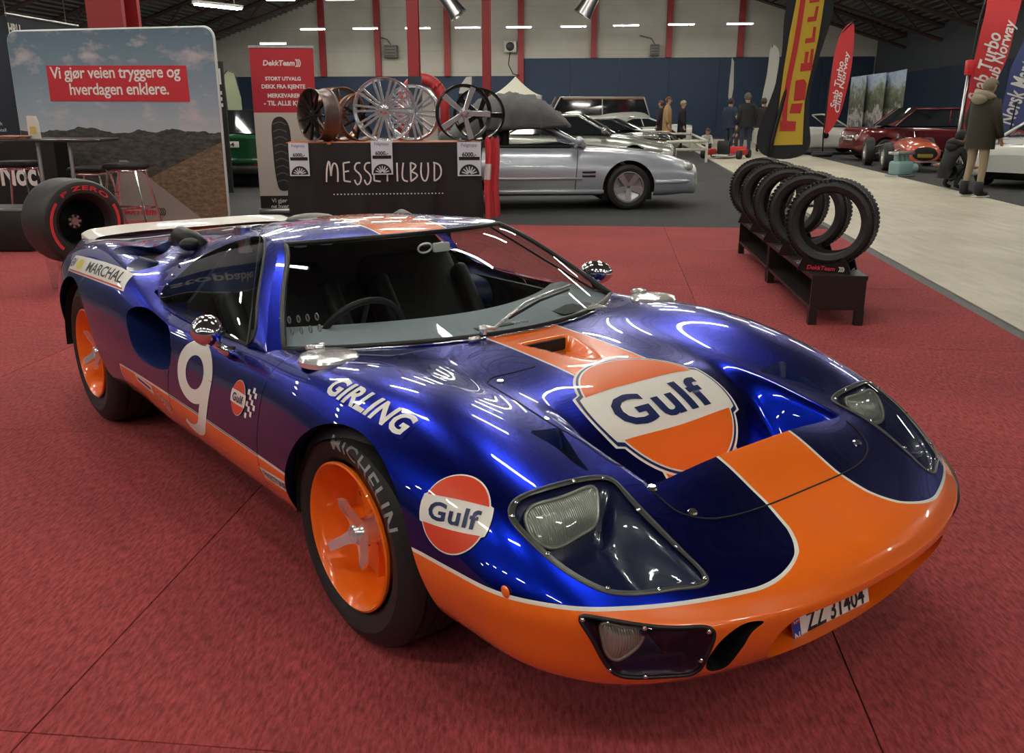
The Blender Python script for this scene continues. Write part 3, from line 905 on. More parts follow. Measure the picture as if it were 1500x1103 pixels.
def cab_side(t, g):
    r = nspl(TT, CR, np.atleast_1d(t)); b = nspl(TT, CB, np.atleast_1d(t)); g = np.atleast_1d(g)[:, None]
    P = r + (b - r) * g; L = np.linalg.norm(b - r, axis=1, keepdims=True)
    P[:, 1:2] -= .10 * L * 4 * g * (1 - g) * .5; P[:, 2:3] += .06 * L * 4 * g * (1 - g) * .5; return P
def patch(fn, ts, fs):
    T, Fq = np.meshgrid(ts, fs, indexing='ij'); P = fn(T.ravel(), Fq.ravel()); m = len(fs)
    F = [(i * m + j, i * m + j + 1, (i + 1) * m + j + 1, (i + 1) * m + j) for i in range(len(ts) - 1) for j in range(m - 1)]
    return P, F
def with_liv(P):
    L = .147 - np.abs(P[:, 1]); return np.concatenate([P, L[:, None]], 1)
FE = .945                                   # edge of the glass towards the pillar
Pw, Fw = patch(cab_top, np.linspace(.035, 1.97, 40), np.linspace(-FE, FE, 61))
mesh_obj('windscreen', Pw, Fw, M_DGLASS, car)
WIND_BVH = BVHTree.FromPolygons([tuple(p) for p in Pw], Fw)
P, F = patch(cab_top, np.linspace(2.0, 4.0, 40), np.linspace(-1, 1, 101))
ROOFP = (P, F)
mesh_obj('roof', P, F, M_PAINT, car, attr={'liv': .147 - np.abs(P[:, 1])})
ROOF_BVH = BVHTree.FromPolygons([tuple(p) for p in P], F)
P, F = patch(cab_top, np.linspace(0, 2.0, 40), np.linspace(FE, 1.0, 6))
both('windscreen_pillar', np.concatenate([P, np.full((len(P), 1), -1)], 1), F, M_PAINT, attr=True)
ring = [tuple(p) for p in cab_top(np.full(41, .035), np.linspace(-FE, FE, 41))] + [tuple(p) for p in cab_top(np.linspace(.035, 1.97, 30), np.full(30, FE))][1:] + \
       [tuple(p) for p in cab_top(np.full(41, 1.97), np.linspace(FE, -FE, 41))][1:] + [tuple(p) for p in cab_top(np.linspace(1.97, .035, 30), np.full(30, -FE))][1:-1]
mb = MB(); mb.tube(ring, .0095, 8, closed=True); mb.build('windscreen_seal', mat('black_rubber', (.01, .01, .01), .35), car, True)
P2, F2 = patch(cab_top, np.linspace(.0, .075, 3), np.linspace(-FE, FE, 61))
P2[:, 2] -= .003; mesh_obj('scuttle_band', P2 , F2, mat('black_rubber', (.01, .01, .01), .35), car)
mb = MB(); mb.tube([tuple(p + np.array([.012, 0, .002])) for p in cab_top(np.full(61, .0), np.linspace(-.97, .97, 61))], .004, 6); mb.build('windscreen_trim', M_CHROME, car, True)
# side panel with its glass
Ps, Fs_ = patch(cab_side, np.linspace(0.02, 4.0, 70), np.linspace(0, 1, 26))
SIDE_BVH = BVHTree.FromPolygons([tuple(p) for p in Ps], Fs_)
SW_PIX = [(388, 353), (383, 400), (376, 460), (372, 492), (366, 503), (345, 500), (314, 489), (285, 474), (258, 458), (236, 444), (234, 438), (246, 412), (263, 383), (283, 356), (300, 343), (312, 341), (340, 344), (365, 348)]
SW3 = [hit(*p, bvh=SIDE_BVH) for p in SW_PIX]; SW3 = [p for p in SW3 if p]
SW2 = curve([(p.x, p.z) for p in SW3], 120, True)
sd = poly_sdf(Ps[:, [0, 2]], SW2)
Vg, Fg, _ = clip_mesh(Ps, Fs_, -sd); both('side_window', Vg, Fg, M_GLASS)
Vp, Fp, cS = clip_mesh(Ps, Fs_, sd)
both('window_frame', np.concatenate([Vp, np.full((len(Vp), 1), -1)], 1), Fp, M_PAINT, attr=True)
Lw = loops(cS)[0][0]; mb = MB(); mb.tube([tuple(Vp[i][:3]) for i in Lw][::2], .005, 6, closed=True); pair(mb, 'window_seal', MATS['black_rubber'], smooth=True)
# rivets along the rear edge of the plastic window
for i in range(8, len(SW2), 1): pass
mb = MB(); back = [hit(*p, bvh=SIDE_BVH) for p in [(238, 432), (246, 418), (254, 404), (263, 390), (272, 377), (282, 364), (291, 354), (301, 349)]]
for p in back:
    if p: mb = MB(); mb.sphere(p + Vector((0, -.003, .002)), .0055, 8, 5); pair(mb, 'window_rivet', M_CHROME, smooth=True)
# ------------------------------------------------------------------ lamps and ducts of the nose
def wavy(name, c, scale, rough=.18, metal=.55):
    m = mat(name, c, rough, metal, coat=1.0)
    nt = m.node_tree; b = nt.nodes['Principled BSDF']
    tc = nt.nodes.new('ShaderNodeTexCoord'); w = nt.nodes.new('ShaderNodeTexWave'); w.inputs['Scale'].default_value = scale; w.bands_direction = 'Y'
    nt.links.new(tc.outputs['Object'], w.inputs['Vector'])
    bp = nt.nodes.new('ShaderNodeBump'); bp.inputs['Strength'].default_value = .5; bp.inputs['Distance'].default_value = .004
    nt.links.new(w.outputs['Fac'], bp.inputs['Height']); nt.links.new(bp.outputs['Normal'], b.inputs['Normal'])
    return m
M_LENS = wavy('ribbed_lamp_glass', (.42, .42, .38), 60)
M_RIM = mat('lamp_trim', (.10, .10, .095), .3, .3)
M_SPIN = mat('satin_chrome', (.90, .90, .91), .18, .75, coat=.5)
M_RIMO = mat('orange_rim_paint', (.95, .17, .008), .3, coat=1.0)
M_WELL = mat('wheel_well_black', (.006, .006, .007), .7)
def shifted(V, d): W = np.array(V)[:, :3].copy(); W += np.array(d); return W
# headlamp: bowl under the pane, lamp unit, clear cover, trim bead, screws
sd = -poly_sdf(PV[:, :2], HL2)
bowl = PV[:, :3].copy(); bowl[:, 2] -= .012 + .105 * sstep(0, .09, sd)
b1, b2 = both('headlamp_bowl', bowl, PF, [mat('lamp_bowl_navy', (.006, .010, .06), .25, coat=1.0)])
both('headlamp_cover', shifted(PV, (0, 0, .001)), PF, M_GLASS)
Pl, E_ = edges_to_loops(cutH); Lh = max(loops(E_), key=lambda t: len(t[0]))[0]
Lh3 = [Vector(Pl[i]) for i in Lh]
HB = BVHTree.FromPolygons([tuple(v[:3]) for v in PV], PF)
step = max(1, len(Lh3) // 110)
mb = MB(); mb.tube([p + Vector((0, 0, .001)) for p in Lh3[::step]], .0032, 6, closed=True); pair(mb, 'headlamp_bead', M_RIM, smooth=True)
cen = sum(Lh3, Vector()) / len(Lh3)
inner = []
for p in Lh3[::step]:
    d = (cen - p); d.z = 0; d.normalize(); q = p + d * .013
    h = HB.find_nearest(q)[0]; inner.append(h)
outer = Lh3[::step]; k = len(outer); mb = MB()
mb.add([p + Vector((0, 0, .0005)) for p in outer] + [p + Vector((0, 0, .0005)) for p in inner], [(i, (i + 1) % k, k + (i + 1) % k, k + i) for i in range(k)])
pair(mb, 'headlamp_trim', M_RIM, smooth=True)
for q in [(757, 737), (840, 706), (884, 702), (935, 748), (990, 802), (1032, 848), (965, 864), (890, 862), (802, 812), (750, 757)]:
    p = hit(*q, bvh=HB) or hit(*q)
    if p:
        mb = MB(); mb.sphere(p + Vector((0, 0, .002)), .006, 10, 6, (1, 1, .6)); pair(mb, 'headlamp_screw', M_CHROME, smooth=True)
def plane_pts(pixels, p0, n):
    out = []
    for q in pixels:
        d = pix_dir_car(*q); t = (p0 - CAMC).dot(n) / d.dot(n); out.append(CAMC + d * t)
    return out
def lens_unit(pixels, p0, n, back, name, depth):
    n = n.normalized(); P = plane_pts(pixels, p0, n)
    Pc = curve([tuple(p) for p in P], 48, True); c = Vector(Pc.mean(0)); k = len(Pc)
    rows = []
    for s, d in ((.0, .012), (.5, .010), (.88, .004), (1.0, .0)): rows += [c + (Vector(p) - c) * s + n * d for p in Pc]
    F = [(r * k + i, r * k + (i + 1) % k, (r + 1) * k + (i + 1) % k, (r + 1) * k + i) for r in range(3) for i in range(k)]
    mb = MB(); mb.add(rows, F); o = pair(mb, name, M_LENS, smooth=True)
    mb = MB(); mb.tube([Vector(p) for p in Pc], .005, 6, closed=True)
    rows = [Vector(p) for p in Pc] + [c + (Vector(p) - c) * .8 - n * depth for p in Pc] + [c + (Vector(p) - c) * .05 - n * depth for p in Pc]
    mb.add(rows, [(r * k + i, r * k + (i + 1) % k, (r + 1) * k + (i + 1) % k, (r + 1) * k + i) for r in range(2) for i in range(k)])
    r_ = pair(mb, name + '_housing', mat('lamp_housing', (.35, .34, .31), .3, .6), smooth=True)
    return o
hn = Vector((.80, -.12, .58)).normalized()
lens_unit([(773, 748), (800, 735), (845, 720), (871, 715), (876, 735), (872, 768), (850, 784), (810, 803), (785, 792), (772, 772)], hit(823, 758, bvh=HB) - hn * .045, hn, None, 'headlamp_lens', .05)
# fog lamp in its recess
sdf_ = -poly_sdf(frame2(FV, fo, fr, fu), FOG2)
rec = FV[:, :3].copy(); rec -= np.array(fn_)[None, :] * (.006 + .06 * sstep(0, .02, sdf_))[:, None]
both('fog_lamp_recess', rec, FF, mat('lamp_recess_navy', (.004, .006, .03), .3))
FB = BVHTree.FromPolygons([tuple(v[:3]) for v in FV], FF)
both('fog_lamp_cover', shifted(FV, tuple(fn_ * .001)), FF, M_GLASS)
Pl, E_ = edges_to_loops(cutG); Lf = [Vector(Pl[i]) for i in max(loops(E_), key=lambda t: len(t[0]))[0]]
mb = MB(); mb.tube([p + fn_ * .001 for p in Lf[::2]], .0045, 6, closed=True); pair(mb, 'fog_lamp_bead', M_BLACK, smooth=True)
for q in [(853, 907), (944, 919), (1038, 924), (1026, 966), (945, 990), (892, 980)]:
    p = hit(*q, bvh=FB) or hit(*q)
    if p: mb = MB(); mb.sphere(p + fn_ * .002, .006, 10, 6); pair(mb, 'fog_lamp_screw', M_CHROME, smooth=True)
lens_unit([(882, 914), (910, 917), (941, 922), (937, 942), (920, 958), (902, 966), (889, 957), (883, 937)], hit(910, 938, bvh=FB) - fn_ * .028, fn_ * 1.0, None, 'fog_lamp_lens', .03)
p0, p1, p2 = [hit(*q, bvh=FB) - fn_ * .058 for q in ((948, 930), (905, 985), (990, 987))]
mb = MB(); a = p0 + fn_ * .045
mb.add([p0 + fn_ * .04, p1, p2, p0 + fn_ * .0 + Vector((0, 0, .0))], [(0, 1, 2), (0, 2, 3), (0, 3, 1)]); pair(mb, 'fog_lamp_bracket', M_BLUE, smooth=False)
# mouth, brake slots, intakes, vents: walls going inwards
def tunnel(cut, d, depth, name, m, shrink=.9, capm=M_WELL):
    P, E_ = edges_to_loops(cut); mb = MB(); cb = MB()
    for L, cl in loops(E_):
        if len(L) < 6: continue
        Q = [Vector(P[i]) for i in L]; c = sum(Q, Vector()) / len(Q); k = len(Q); rows = []
        if not cl: c.y = 0
        for f in (0, .15, .5, 1.0):
            rows += [c + (p - c) * (1 - (1 - shrink) * f) + Vector(d) * depth * f for p in Q]
        kk = k if cl else k - 1
        mb.add(rows, [(r * k + i, r * k + (i + 1) % k, (r + 1) * k + (i + 1) % k, (r + 1) * k + i) for r in range(3) for i in range(kk)])
        e = rows[-k:]; cc = sum(e, Vector()) / k
        cb.add(e + [cc], [(i, (i + 1) % k, k) for i in range(kk)])
    pair(mb, name, m, smooth=True); pair(cb, name + '_back', capm, smooth=False)
P_, E_ = edges_to_loops(cutM)
tunnel(cutM, (-1, 0, .05), .16, 'mouth_duct', M_ORANGE, .92)
tunnel(cutS, (-.9, .3, 0), .12, 'brake_duct', M_BLACK, .8)
tunnel(cutI, (-.45, .9, 0), .22, 'side_intake', M_NAVY, .8)
tunnel(cutV, (.2, .1, -1), .05, 'bonnet_vent', M_NAVY, .9)
tunnel(cutSC, (-.3, .8, -.4), .10, 'deck_dark_reflection', M_NAVY, .8)  # navy hollow standing in for a dark reflection on the deck
mb = MB(); mb.box((-.1345, 0, .686), (.012, .165, .040)); mb.build('inlet_opening', M_WELL, car)
# number plate
PLT = empty('tmp'); bpy.data.objects.remove(PLT)
pc = Vector((.990, -.062, .274)); pr_ = Vector((.06, 1, 0)).normalized(); pu = Vector((-.25, 0, 1)); pu = (pu - pr_ * pu.dot(pr_)).normalized(); pn = pr_.cross(pu)
def slab(c, r, u, w, h, t, name, m, parent=car, rad=.008):
    q = [];
    for sx, sy, a0 in ((1, 1, 0), (-1, 1, 90), (-1, -1, 180), (1, -1, 270)):
        for i in range(4):
            a = math.radians(a0 + 30 * i); q.append((sx * (w / 2 - rad) + rad * math.cos(a), sy * (h / 2 - rad) + rad * math.sin(a)))
    n = r.cross(u); k = len(q)
    V = [c + r * a + u * b - n * t for a, b in q] + [c + r * a + u * b for a, b in q]
    return mesh_obj(name, V, [tuple(range(k))[::-1], tuple(range(k, 2 * k))] + [(i, (i + 1) % k, k + (i + 1) % k, k + i) for i in range(k)], m, parent, smooth=False)
M_PLATE = mat('plate_white', (.80, .81, .78), .35)
plate = slab(pc, pr_, pu, .29, .068, .004, 'number_plate', M_PLATE)
slab(pc + pn * .0006 - pr_ * .134, pr_, pu, .028, .064, .0004, 'plate_country_strip', mat('plate_blue', (.01, .05, .35), .35), plate, .004)
flat_text('plate_country_letter', fit2(text_mesh('N', .02), 0, -.022, h=.020), pc + pn * .0012 - pr_ * .134, pr_, pu, M_WHITE, plate)
mb = MB(); c = pc + pn * .0012 - pr_ * .134 + pu * .018
for a, b, w, h, m in ((0, 0, .022, .018, 0), (0, 0, .022, .007, 1), (-.003, 0, .007, .018, 1), (0, 0, .022, .0035, 2), (-.003, 0, .0035, .018, 2)):
    mb.mi = m; e = pn * (.0002 * (m + 1)); q = c + pr_ * a
    mb.add([q + pr_ * sx * w / 2 + pu * sy * h / 2 + e for sx, sy in ((-1, -1), (1, -1), (1, 1), (-1, 1))], [(0, 1, 2, 3)])
mb.build('plate_flag', [mat('flag_red', (.6, .02, .03), .4), M_WHITE, MATS['plate_blue']], plate, False)
flat_text('plate_digits', fit2(text_mesh('ZZ 31404', .018), .014, 0, w=.225, h=.046), pc + pn * .0012, pr_, pu, M_BLACK, plate)
# ------------------------------------------------------------------ wheels
def tyre_profile(R, hw, rr, bul=.012):
    """closed outline in (r, y) - y negative is outboard"""
    P = [(rr, -hw + .012), (rr + .02, -hw - bul * .3), ((R + rr) / 2, -hw - bul), (R - .045, -hw - bul * .5), (R - .020, -hw + .008), (R - .006, -hw + .026)]
    for g in np.linspace(-.6, .6, 4):
        P += [(R, g * hw - .006), (R - .006, g * hw - .004), (R - .006, g * hw + .004), (R, g * hw + .006)]
    Q = [(r, -y) for r, y in P[:6]][::-1]
    return P + Q
def text_on_ring(txt, r0, r1, a0, a1, yfun, bold=.02, gap=0.0):
    """letters bent round a tyre sidewall; angles in degrees, clockwise seen from outboard"""
    V, F = text_mesh(txt, bold, spacing=1.0 + gap); V, F = subdiv2(fit2((V, F), .5, .5, w=1, h=1), .03)
    out = []
    for u, v in V:
        a = math.radians(a0 + (a1 - a0) * u); r = r0 + (r1 - r0) * v
        out.append((r * math.cos(a), yfun(r), r * math.sin(a)))
    return out, F
def prof_y(prof):
    P = [p for p in prof if p[1] < -.02][:6]
    return lambda r: float(np.interp(r, [p[0] for p in P], [p[1] for p in P])) - .0012
def make_wheel(R, hw, yface, x, letter):
    objs = []
    for side in (-1, 1):
        c = Vector((x, side * yface, R))
        s = -side
        # rim (drawn with outboard = -y, mirrored for the left side)
        rim = MB()
        rim.lathe([(.2085, .0), (.2085, -.008), (.203, -.011), (.196, -.004), (.190, .012), (.184, .035), (.176, .06), (.170, .10), (.165, .118), (.150, .124), (.135, .118), (.10, .104), (.062, .092), (.045, .090), (.0, .088)], 64, 'Y')
        rim.lathe([(.19, .13), (.19, hw * 2 - .02), (.2085, hw * 2)], 64, 'Y')
        for kk in range(6):
            a = kk * math.pi / 3 + .2; R3 = Matrix.Rotation(-a, 3, 'Y')
            w0, w1 = .020, .030
            P = [R3 @ Vector(p) for p in [(.05, .086, -w0), (.05, .086, w0), (.166, .098, w1), (.166, .098, -w1), (.05, .115, -w0 * 1.5), (.05, .115, w0 * 1.5), (.168, .125, w1 * 1.3), (.168, .125, -w1 * 1.3)]]
            rim.add(P, [(0, 1, 2, 3), (0, 4, 5, 1), (1, 5, 6, 2), (2, 6, 7, 3), (3, 7, 4, 0)])
        spin = MB()
        spin.lathe([(.0, .035), (.010, .035), (.014, .012), (.024, .010), (.032, .018), (.038, .04), (.040, .095)], 32, 'Y')
        for kk in range(3):
            a = math.radians(25 + 120 * kk); R3 = Matrix.Rotation(a, 3, 'Y')
            P = []
            for xx, yy, ww, tt in ((.022, .032, .020, .016), (.05, .016, .014, .012), (.088, -.004, .0145, .010), (.108, -.010, .011, .008)):
                P += [R3 @ Vector(p) for p in [(xx, yy - tt, -ww), (xx, yy - tt, ww), (xx, yy + tt, ww), (xx, yy + tt, -ww)]]
            F = []
            for r in range(3):
                for i in range(4): F.append((r * 4 + i, r * 4 + (i + 1) % 4, (r + 1) * 4 + (i + 1) % 4, (r + 1) * 4 + i))
            F.append((12, 13, 14, 15)); spin.add(P, F)
        prof = tyre_profile(R, hw, .2075); ty = MB(); ty.lathe([(r, y + hw) for r, y in prof], 96, 'Y')
        slots = []
        for kk in range(6):
            a = kk * math.pi / 3 + .2 + math.pi / 6
            sl = MB(); slots.append(sl); sl.sphere((.148 * math.cos(a), .121, .148 * math.sin(a)), .013, 10, 6, (1, .25, 1))
        def fin(mb, name, m, parent, smooth=.6):
            mb.V = [(vx, -vy * side * -1 * -1 if side == 1 else vy, vz) for vx, vy, vz in mb.V]
            return mb.build(name, m, parent, smooth)
        w = fin(rim, 'wheel', M_RIMO, car, .5); w.location = c
        fin(ty, 'tyre', M_RUBBER, w, .5); fin(spin, 'wheel_spinner', M_SPIN, w, .7); [fin(sl_, 'rim_slot', M_WELL, w) for sl_ in slots]
        if letter and side == -1:
            yf = prof_y(prof)
            V, F = text_on_ring(letter, .243, .283, 101, 24, lambda r: yf(r) + hw, .012, .15)
            mesh_obj('tyre_lettering', V, F, mat('tyre_print', (.33, .34, .35), .6), w)
make_wheel(.319, .105, .812, 0.0, 'MICHELIN')
make_wheel(.333, .150, .820, -2.413, None)
# dark wells and undertray
mb = MB()
for x, R in ((.072, .340), (-2.413, .385)):
    for s in (-1, 1):
        a = [math.radians(t) for t in range(0, 181, 6)]
        V = [(x + R * math.cos(t), s * .835, .30 + (R - .03) * math.sin(t)) for t in a] + [(x + R * math.cos(t), s * .50, .30 + (R - .03) * math.sin(t)) for t in a]
        k = len(a); mb.add(V, [(i, i + 1, k + i + 1, k + i) for i in range(k - 1)])
        mb.add([(x - R, s * .50, .2), (x + R, s * .50, .2), (x + R, s * .50, .59), (x - R, s * .50, .59)], [(0, 1, 2, 3)])
mb.box((-1.2, 0, .205), (1.6, 1.38, .01)); mb.box((.60, 0, .212), (.42, 1.0, .01)); mb.box((-2.9, 0, .30), (.55, 1.1, .01)); mb.box((-1.2, 0, .21), (3.8, .84, .01))
mb.build('undertray', M_WELL, car, False)

# ------------------------------------------------------------------ fittings
def cap_at(p, r):
    mb = MB(); mb.lathe([(0, .016), (r * .6, .015), (r * .93, .010), (r, .002), (r, -.012)], 40, 'Z', p)
    mb.rbox((p[0] - .07, p[1], p[2] + .012), (.05, .030, .028), .006); mb.cyl((p[0] - .085, p[1] - .028, p[2] + .018), (p[0] - .085, p[1] + .028, p[2] + .018), .007)
    return mb
pair(cap_at((-.30, -.687, .733), .088), 'fuel_cap', M_SPIN)
def mirror_at():
    mb = MB(); R = Matrix.Rotation(math.radians(-18), 3, 'Z')
    mb.sphere((-.785, -.856, .750), .075, 24, 16, (1.0, .72, .66), R)
    mb.tube([(-.765, -.845, .715), (-.745, -.825, .69), (-.735, -.80, .676)], [.016, .014, .024], 12)
    return mb
pair(mirror_at(), 'wing_mirror', M_CHROME, smooth=True)
# wiper
w0 = Vector(WIND_BVH.find_nearest(hit(712, 500) or Vector((-.26, -.1, .72)))[0])
def on_wind(px, py):
    p = WIND_BVH.ray_cast(CAMC, pix_dir_car(px, py)); return p[0], p[1] if p[1] is None or p[1].z > 0 else -p[1]
pts = []
for q in ((722, 488), (745, 468), (768, 450), (790, 440), (832, 424)):
    p, n = on_wind(*q)
    if p: pts.append(p + n * .020)
base = Vector((-.262, -.155, .728))
mb = MB(); mb.tube([base, base + Vector((0, 0, .03))], .013, 12); mb.tube([base + Vector((0, 0, .025))] + pts[:3], [.008, .006, .005, .004], 8); mb.tube(pts[1:], .0055, 8)
mb.tube([base + Vector((.02, -.03, -.004)), base + Vector((.02, -.07, -.004))], .009, 10)
mb.build('wiper_arm', M_SPIN, car, True)
bl = []
for q in ((745, 468), (790, 442), (832, 426)):
    p, n = on_wind(*q)
    if p: bl.append(p + n * .006)
mb = MB(); mb.tube(bl, .005, 6); mb.build('wiper_blade', M_BLACK, car, True)
# sticker pair on the glass
# rear deck intakes
for sx in (-1, 1):
    mb = MB()
    P = [(-1.70, sx * .50, .875), (-1.76, sx * .53, .905), (-1.84, sx * .545, .912), (-1.94, sx * .54, .885)]
    mb.tube(P, [.028, .040, .043, .028], 14); mb.sphere((-1.72, sx * .555, .892), .034, 12, 8, (1, 1.3, .8)); mb.build('deck_snorkel', M_BLACK, car, True)
mb = MB(); mb.sphere((-1.92, .10, .925), .09, 16, 8, (1.2, 1.4, .36)); mb.build('deck_intake_dome', M_BLACK, car, True)

# ------------------------------------------------------------------ cockpit
M_TRIM = mat('black_leather', (.012, .012, .014), .55)
M_DASH = mat('grey_dash_suede', (.34, .37, .42), .6, noise=.1)
t = np.linspace(.03, .03, 1)
mb = MB(); fs = np.linspace(-.93, .93, 41); f0 = cab_top(np.full(41, .05), fs); k = 41; rows = []
for dx, dz in ((0, -.012), (-.13, .008), (-.27, .012), (-.34, -.008), (-.35, -.16)): rows += [(max(-1.0, p[0] + dx * (1 if True else 0)), p[1] * (1 - .10 * abs(dx) * 4 * .2), p[2] + dz) for p in f0]
mb.add(rows, [(r * k + i, r * k + i + 1, (r + 1) * k + i + 1, (r + 1) * k + i) for r in range(4) for i in range(k - 1)]); mb.build('dashboard', M_DASH, car, True)
for y0 in (-.05, .33):
    mb = MB(); mb.box((-.385, y0, .724), (.12, .15, .006)); mb.build('defroster_grille', M_BLACK, car, False)
    for i in range(4):
        mb = MB(); mb.box((-.385, y0 + .086 + i * .016, .7245), (.12, .005, .006)); mb.build('defroster_slat', M_ALU, car, False)
mb = MB(); mb.prism([(-.70, .25), (.70, .25), (.66, .70), (.46, .91), (-.46, .91), (-.66, .70)], -1.515, -1.485, 'YZ'); mb.box((-1.0, -.71, .45), (1.05, .02, .44)); mb.box((-1.0, .71, .45), (1.05, .02, .44)); mb.box((-1.0, 0, .23), (1.1, 1.42, .02)); mb.box((-.55, 0, .42), (.02, 1.40, .40))
mb.build('cockpit_tub', M_TRIM, car, False)
for y0 in (-.33, .33):
    mb = MB(); mb.rbox((-1.02, y0, .30), (.5, .48, .12), .05)
    bm_ = Matrix.Rotation(math.radians(-38), 3, 'Y')
    st = MB(); st.rbox((0, 0, 0), (.12, .48, .62), .05, n=3)
    mb.add([bm_ @ Vector(v) + Vector((-1.33, y0, .55)) for v in st.V], st.F)
    for s in (-1, 1):
        st = MB(); st.rbox((.06, s * .21, -.05), (.12, .07, .46), .03, n=3); mb.add([bm_ @ Vector(v) + Vector((-1.33, y0, .55)) for v in st.V], st.F)
    mb.build('seat', M_TRIM, car)
sw = MB(); swc = Vector((-.68, -.37, .675)); R3 = Matrix.Rotation(math.radians(-62), 3, 'Y')
def ringp(r, n=40): return [swc + R3 @ Vector((r * math.cos(2 * math.pi * i / n), r * math.sin(2 * math.pi * i / n), 0)) for i in range(n)]
sw.tube(ringp(.155), .012, 8, closed=True)
for a in (0, 120, 240): sw.tube([swc, swc + R3 @ Vector((.16 * math.cos(math.radians(a)), .16 * math.sin(math.radians(a)), 0))], .008, 6)
sw.sphere(swc, .03); sw.cyl(swc, swc + Vector((.2, 0, -.05)), .02); sw.build('steering_wheel', M_BLACK, car, True)
for r_, yy in ((0, 470), (1, 487)):
    for i in range(5):
        d = pix_dir_car(412 + i * 13.5 + r_ * 4, yy - i * 1.6); tt = (-.66 - CAMC.y) / d.y; p = CAMC + d * tt
        mb = MB(); mb.tube([p + Vector((.010 * math.cos(a), -.004, .010 * math.sin(a))) for a in np.linspace(0, 2 * math.pi, 12, endpoint=False)], .0022, 5, closed=True); mb.build('trim_eyelet', mat('eyelet_grey', (.22, .22, .23), .35, .6), car, True)
mb = MB()
for i in range(4):
    for s in (-1,): mb.lathe([(.0, .0), (.03, .0), (.028, .07), (.036, .10), (.030, .09)], 16, 'Z', (-1.49, -.42 + i * .12, .875))
mb.build('intake_trumpets', M_ALU, car)
d = pix_dir_car(647, 352); p, n = on_wind(640, 356)
if p:
    mb = MB(); mb.rbox(p - n * .02 + Vector((-.01, .03, 0)), (.02, .07, .035), .006); mb.build('inspection_sticker', M_WHITE, car)
    mb = MB(); mb.tube([p - n * .015 + Vector((.005 * math.sin(a), -.05 + .03 * math.cos(a), .018 * math.sin(a))) for a in np.linspace(0, 2 * math.pi, 16, endpoint=False)], .004, 5, closed=True); mb.build('round_sticker', M_WHITE, car, True)

# ------------------------------------------------------------------ lettering and emblems on the bodywork
ALLV = np.vstack([np.asarray(Vb)[:, :3]]); BB = BVHTree.FromPolygons([tuple(v) for v in ALLV], Fb)
FULLB = BVHTree.FromPolygons([tuple(v) for v in np.vstack([BV, BV * [1, -1, 1]])], BF + [tuple(i + len(BV) for i in f) for f in BF])
# big roundel on the bonnet: right = +y, up = -x
M_DO = mat('orange_vinyl', (.86, .15, .012), .35, coat=.8)
ro = (.375, .0, .75)
def roundel_outline(r, bw, bh, g=0.0, n=160):
    """circle of radius r with a wider band"""
    P = []
    for i in range(n):
        a = 2 * math.pi * i / n; x, y = (r + g) * math.cos(a), (r + g) * math.sin(a)
        if abs(y) < bh + g:
            x = math.copysign(max(abs(x), (bw + g) * math.sqrt(max(0, 1 - (y / (bh + g)) ** 2 * .12))), x)
        P.append((x, y))
    return P
def emblem(org, right, up, r, name, bvh, parent=car, red=M_DO, ring=True, step=.02, off=.001, sq=1.0, warp=None):
    sc = r / .25; B = .268 * sc; H = .088 * sc
    def S(VF): return (np.asarray(VF[0]) * [1, sq], VF[1])
    base = None
    kw = dict(parent=parent, step=step, warp=warp)
    lv = 0
    if ring:
        base = decal(name, S(poly2(roundel_outline(r, B, H, .022 * sc))), org, right, up, M_WHITE, bvh, off, **kw); kw['parent'] = parent if parent is not car else base
        decal('emblem_ring', S(poly2(roundel_outline(r, B, H, .014 * sc))), org, right, up, M_NAVY, bvh, off * 2, **kw)
    b2 = decal(name if not ring else 'emblem_field', S(poly2(roundel_outline(r, B, H, .006 * sc if ring else .010 * sc))), org, right, up, M_WHITE, bvh, off * 3, **kw)
    if not ring: kw['parent'] = parent if parent is not car else b2
    th = math.asin(H / r)
    for s in (1, -1):
        seg = [(r * math.cos(a), s * r * math.sin(a)) for a in np.linspace(th * 1.04, math.pi - th * 1.04, 60)]
        seg += [(x, s * (H * 1.02 + .010 * sc * (1 - (x / r) ** 2))) for x in np.linspace(-r * math.cos(th), r * math.cos(th), 14)[1:-1]]
        decal('emblem_segment', S(poly2(seg)), org, right, up, red, bvh, off * 4, **kw)
    decal('emblem_name', S(fit2(text_mesh('Gulf', .028, 0, 1.08), 0, -.004 * sc, w=.40 * sc, h=.125 * sc)), org, right, up, M_NAVY, bvh, off * 4.5, **kw)
# the emblem lies on the curved floor of the bonnet recess: its length follows the surface
xx_ = np.linspace(.05, .68, 400); zz_ = np.array([FULLB.ray_cast(Vector((float(t), .004, 1.2)), Vector((0, 0, -1)))[0].z for t in xx_])
ss_ = np.concatenate([[0], np.cumsum(np.hypot(np.diff(xx_), np.diff(zz_)))]); s0_ = np.interp(.122, xx_, ss_) + .252
def on_bonnet(V): V = np.array(V); V[:, 1] = ro[0] - np.interp(s0_ - V[:, 1], ss_, xx_); return V
emblem(ro, (0, 1, 0), (-1, 0, 0), .234, 'bonnet_emblem', FULLB, warp=on_bonnet, step=.015)
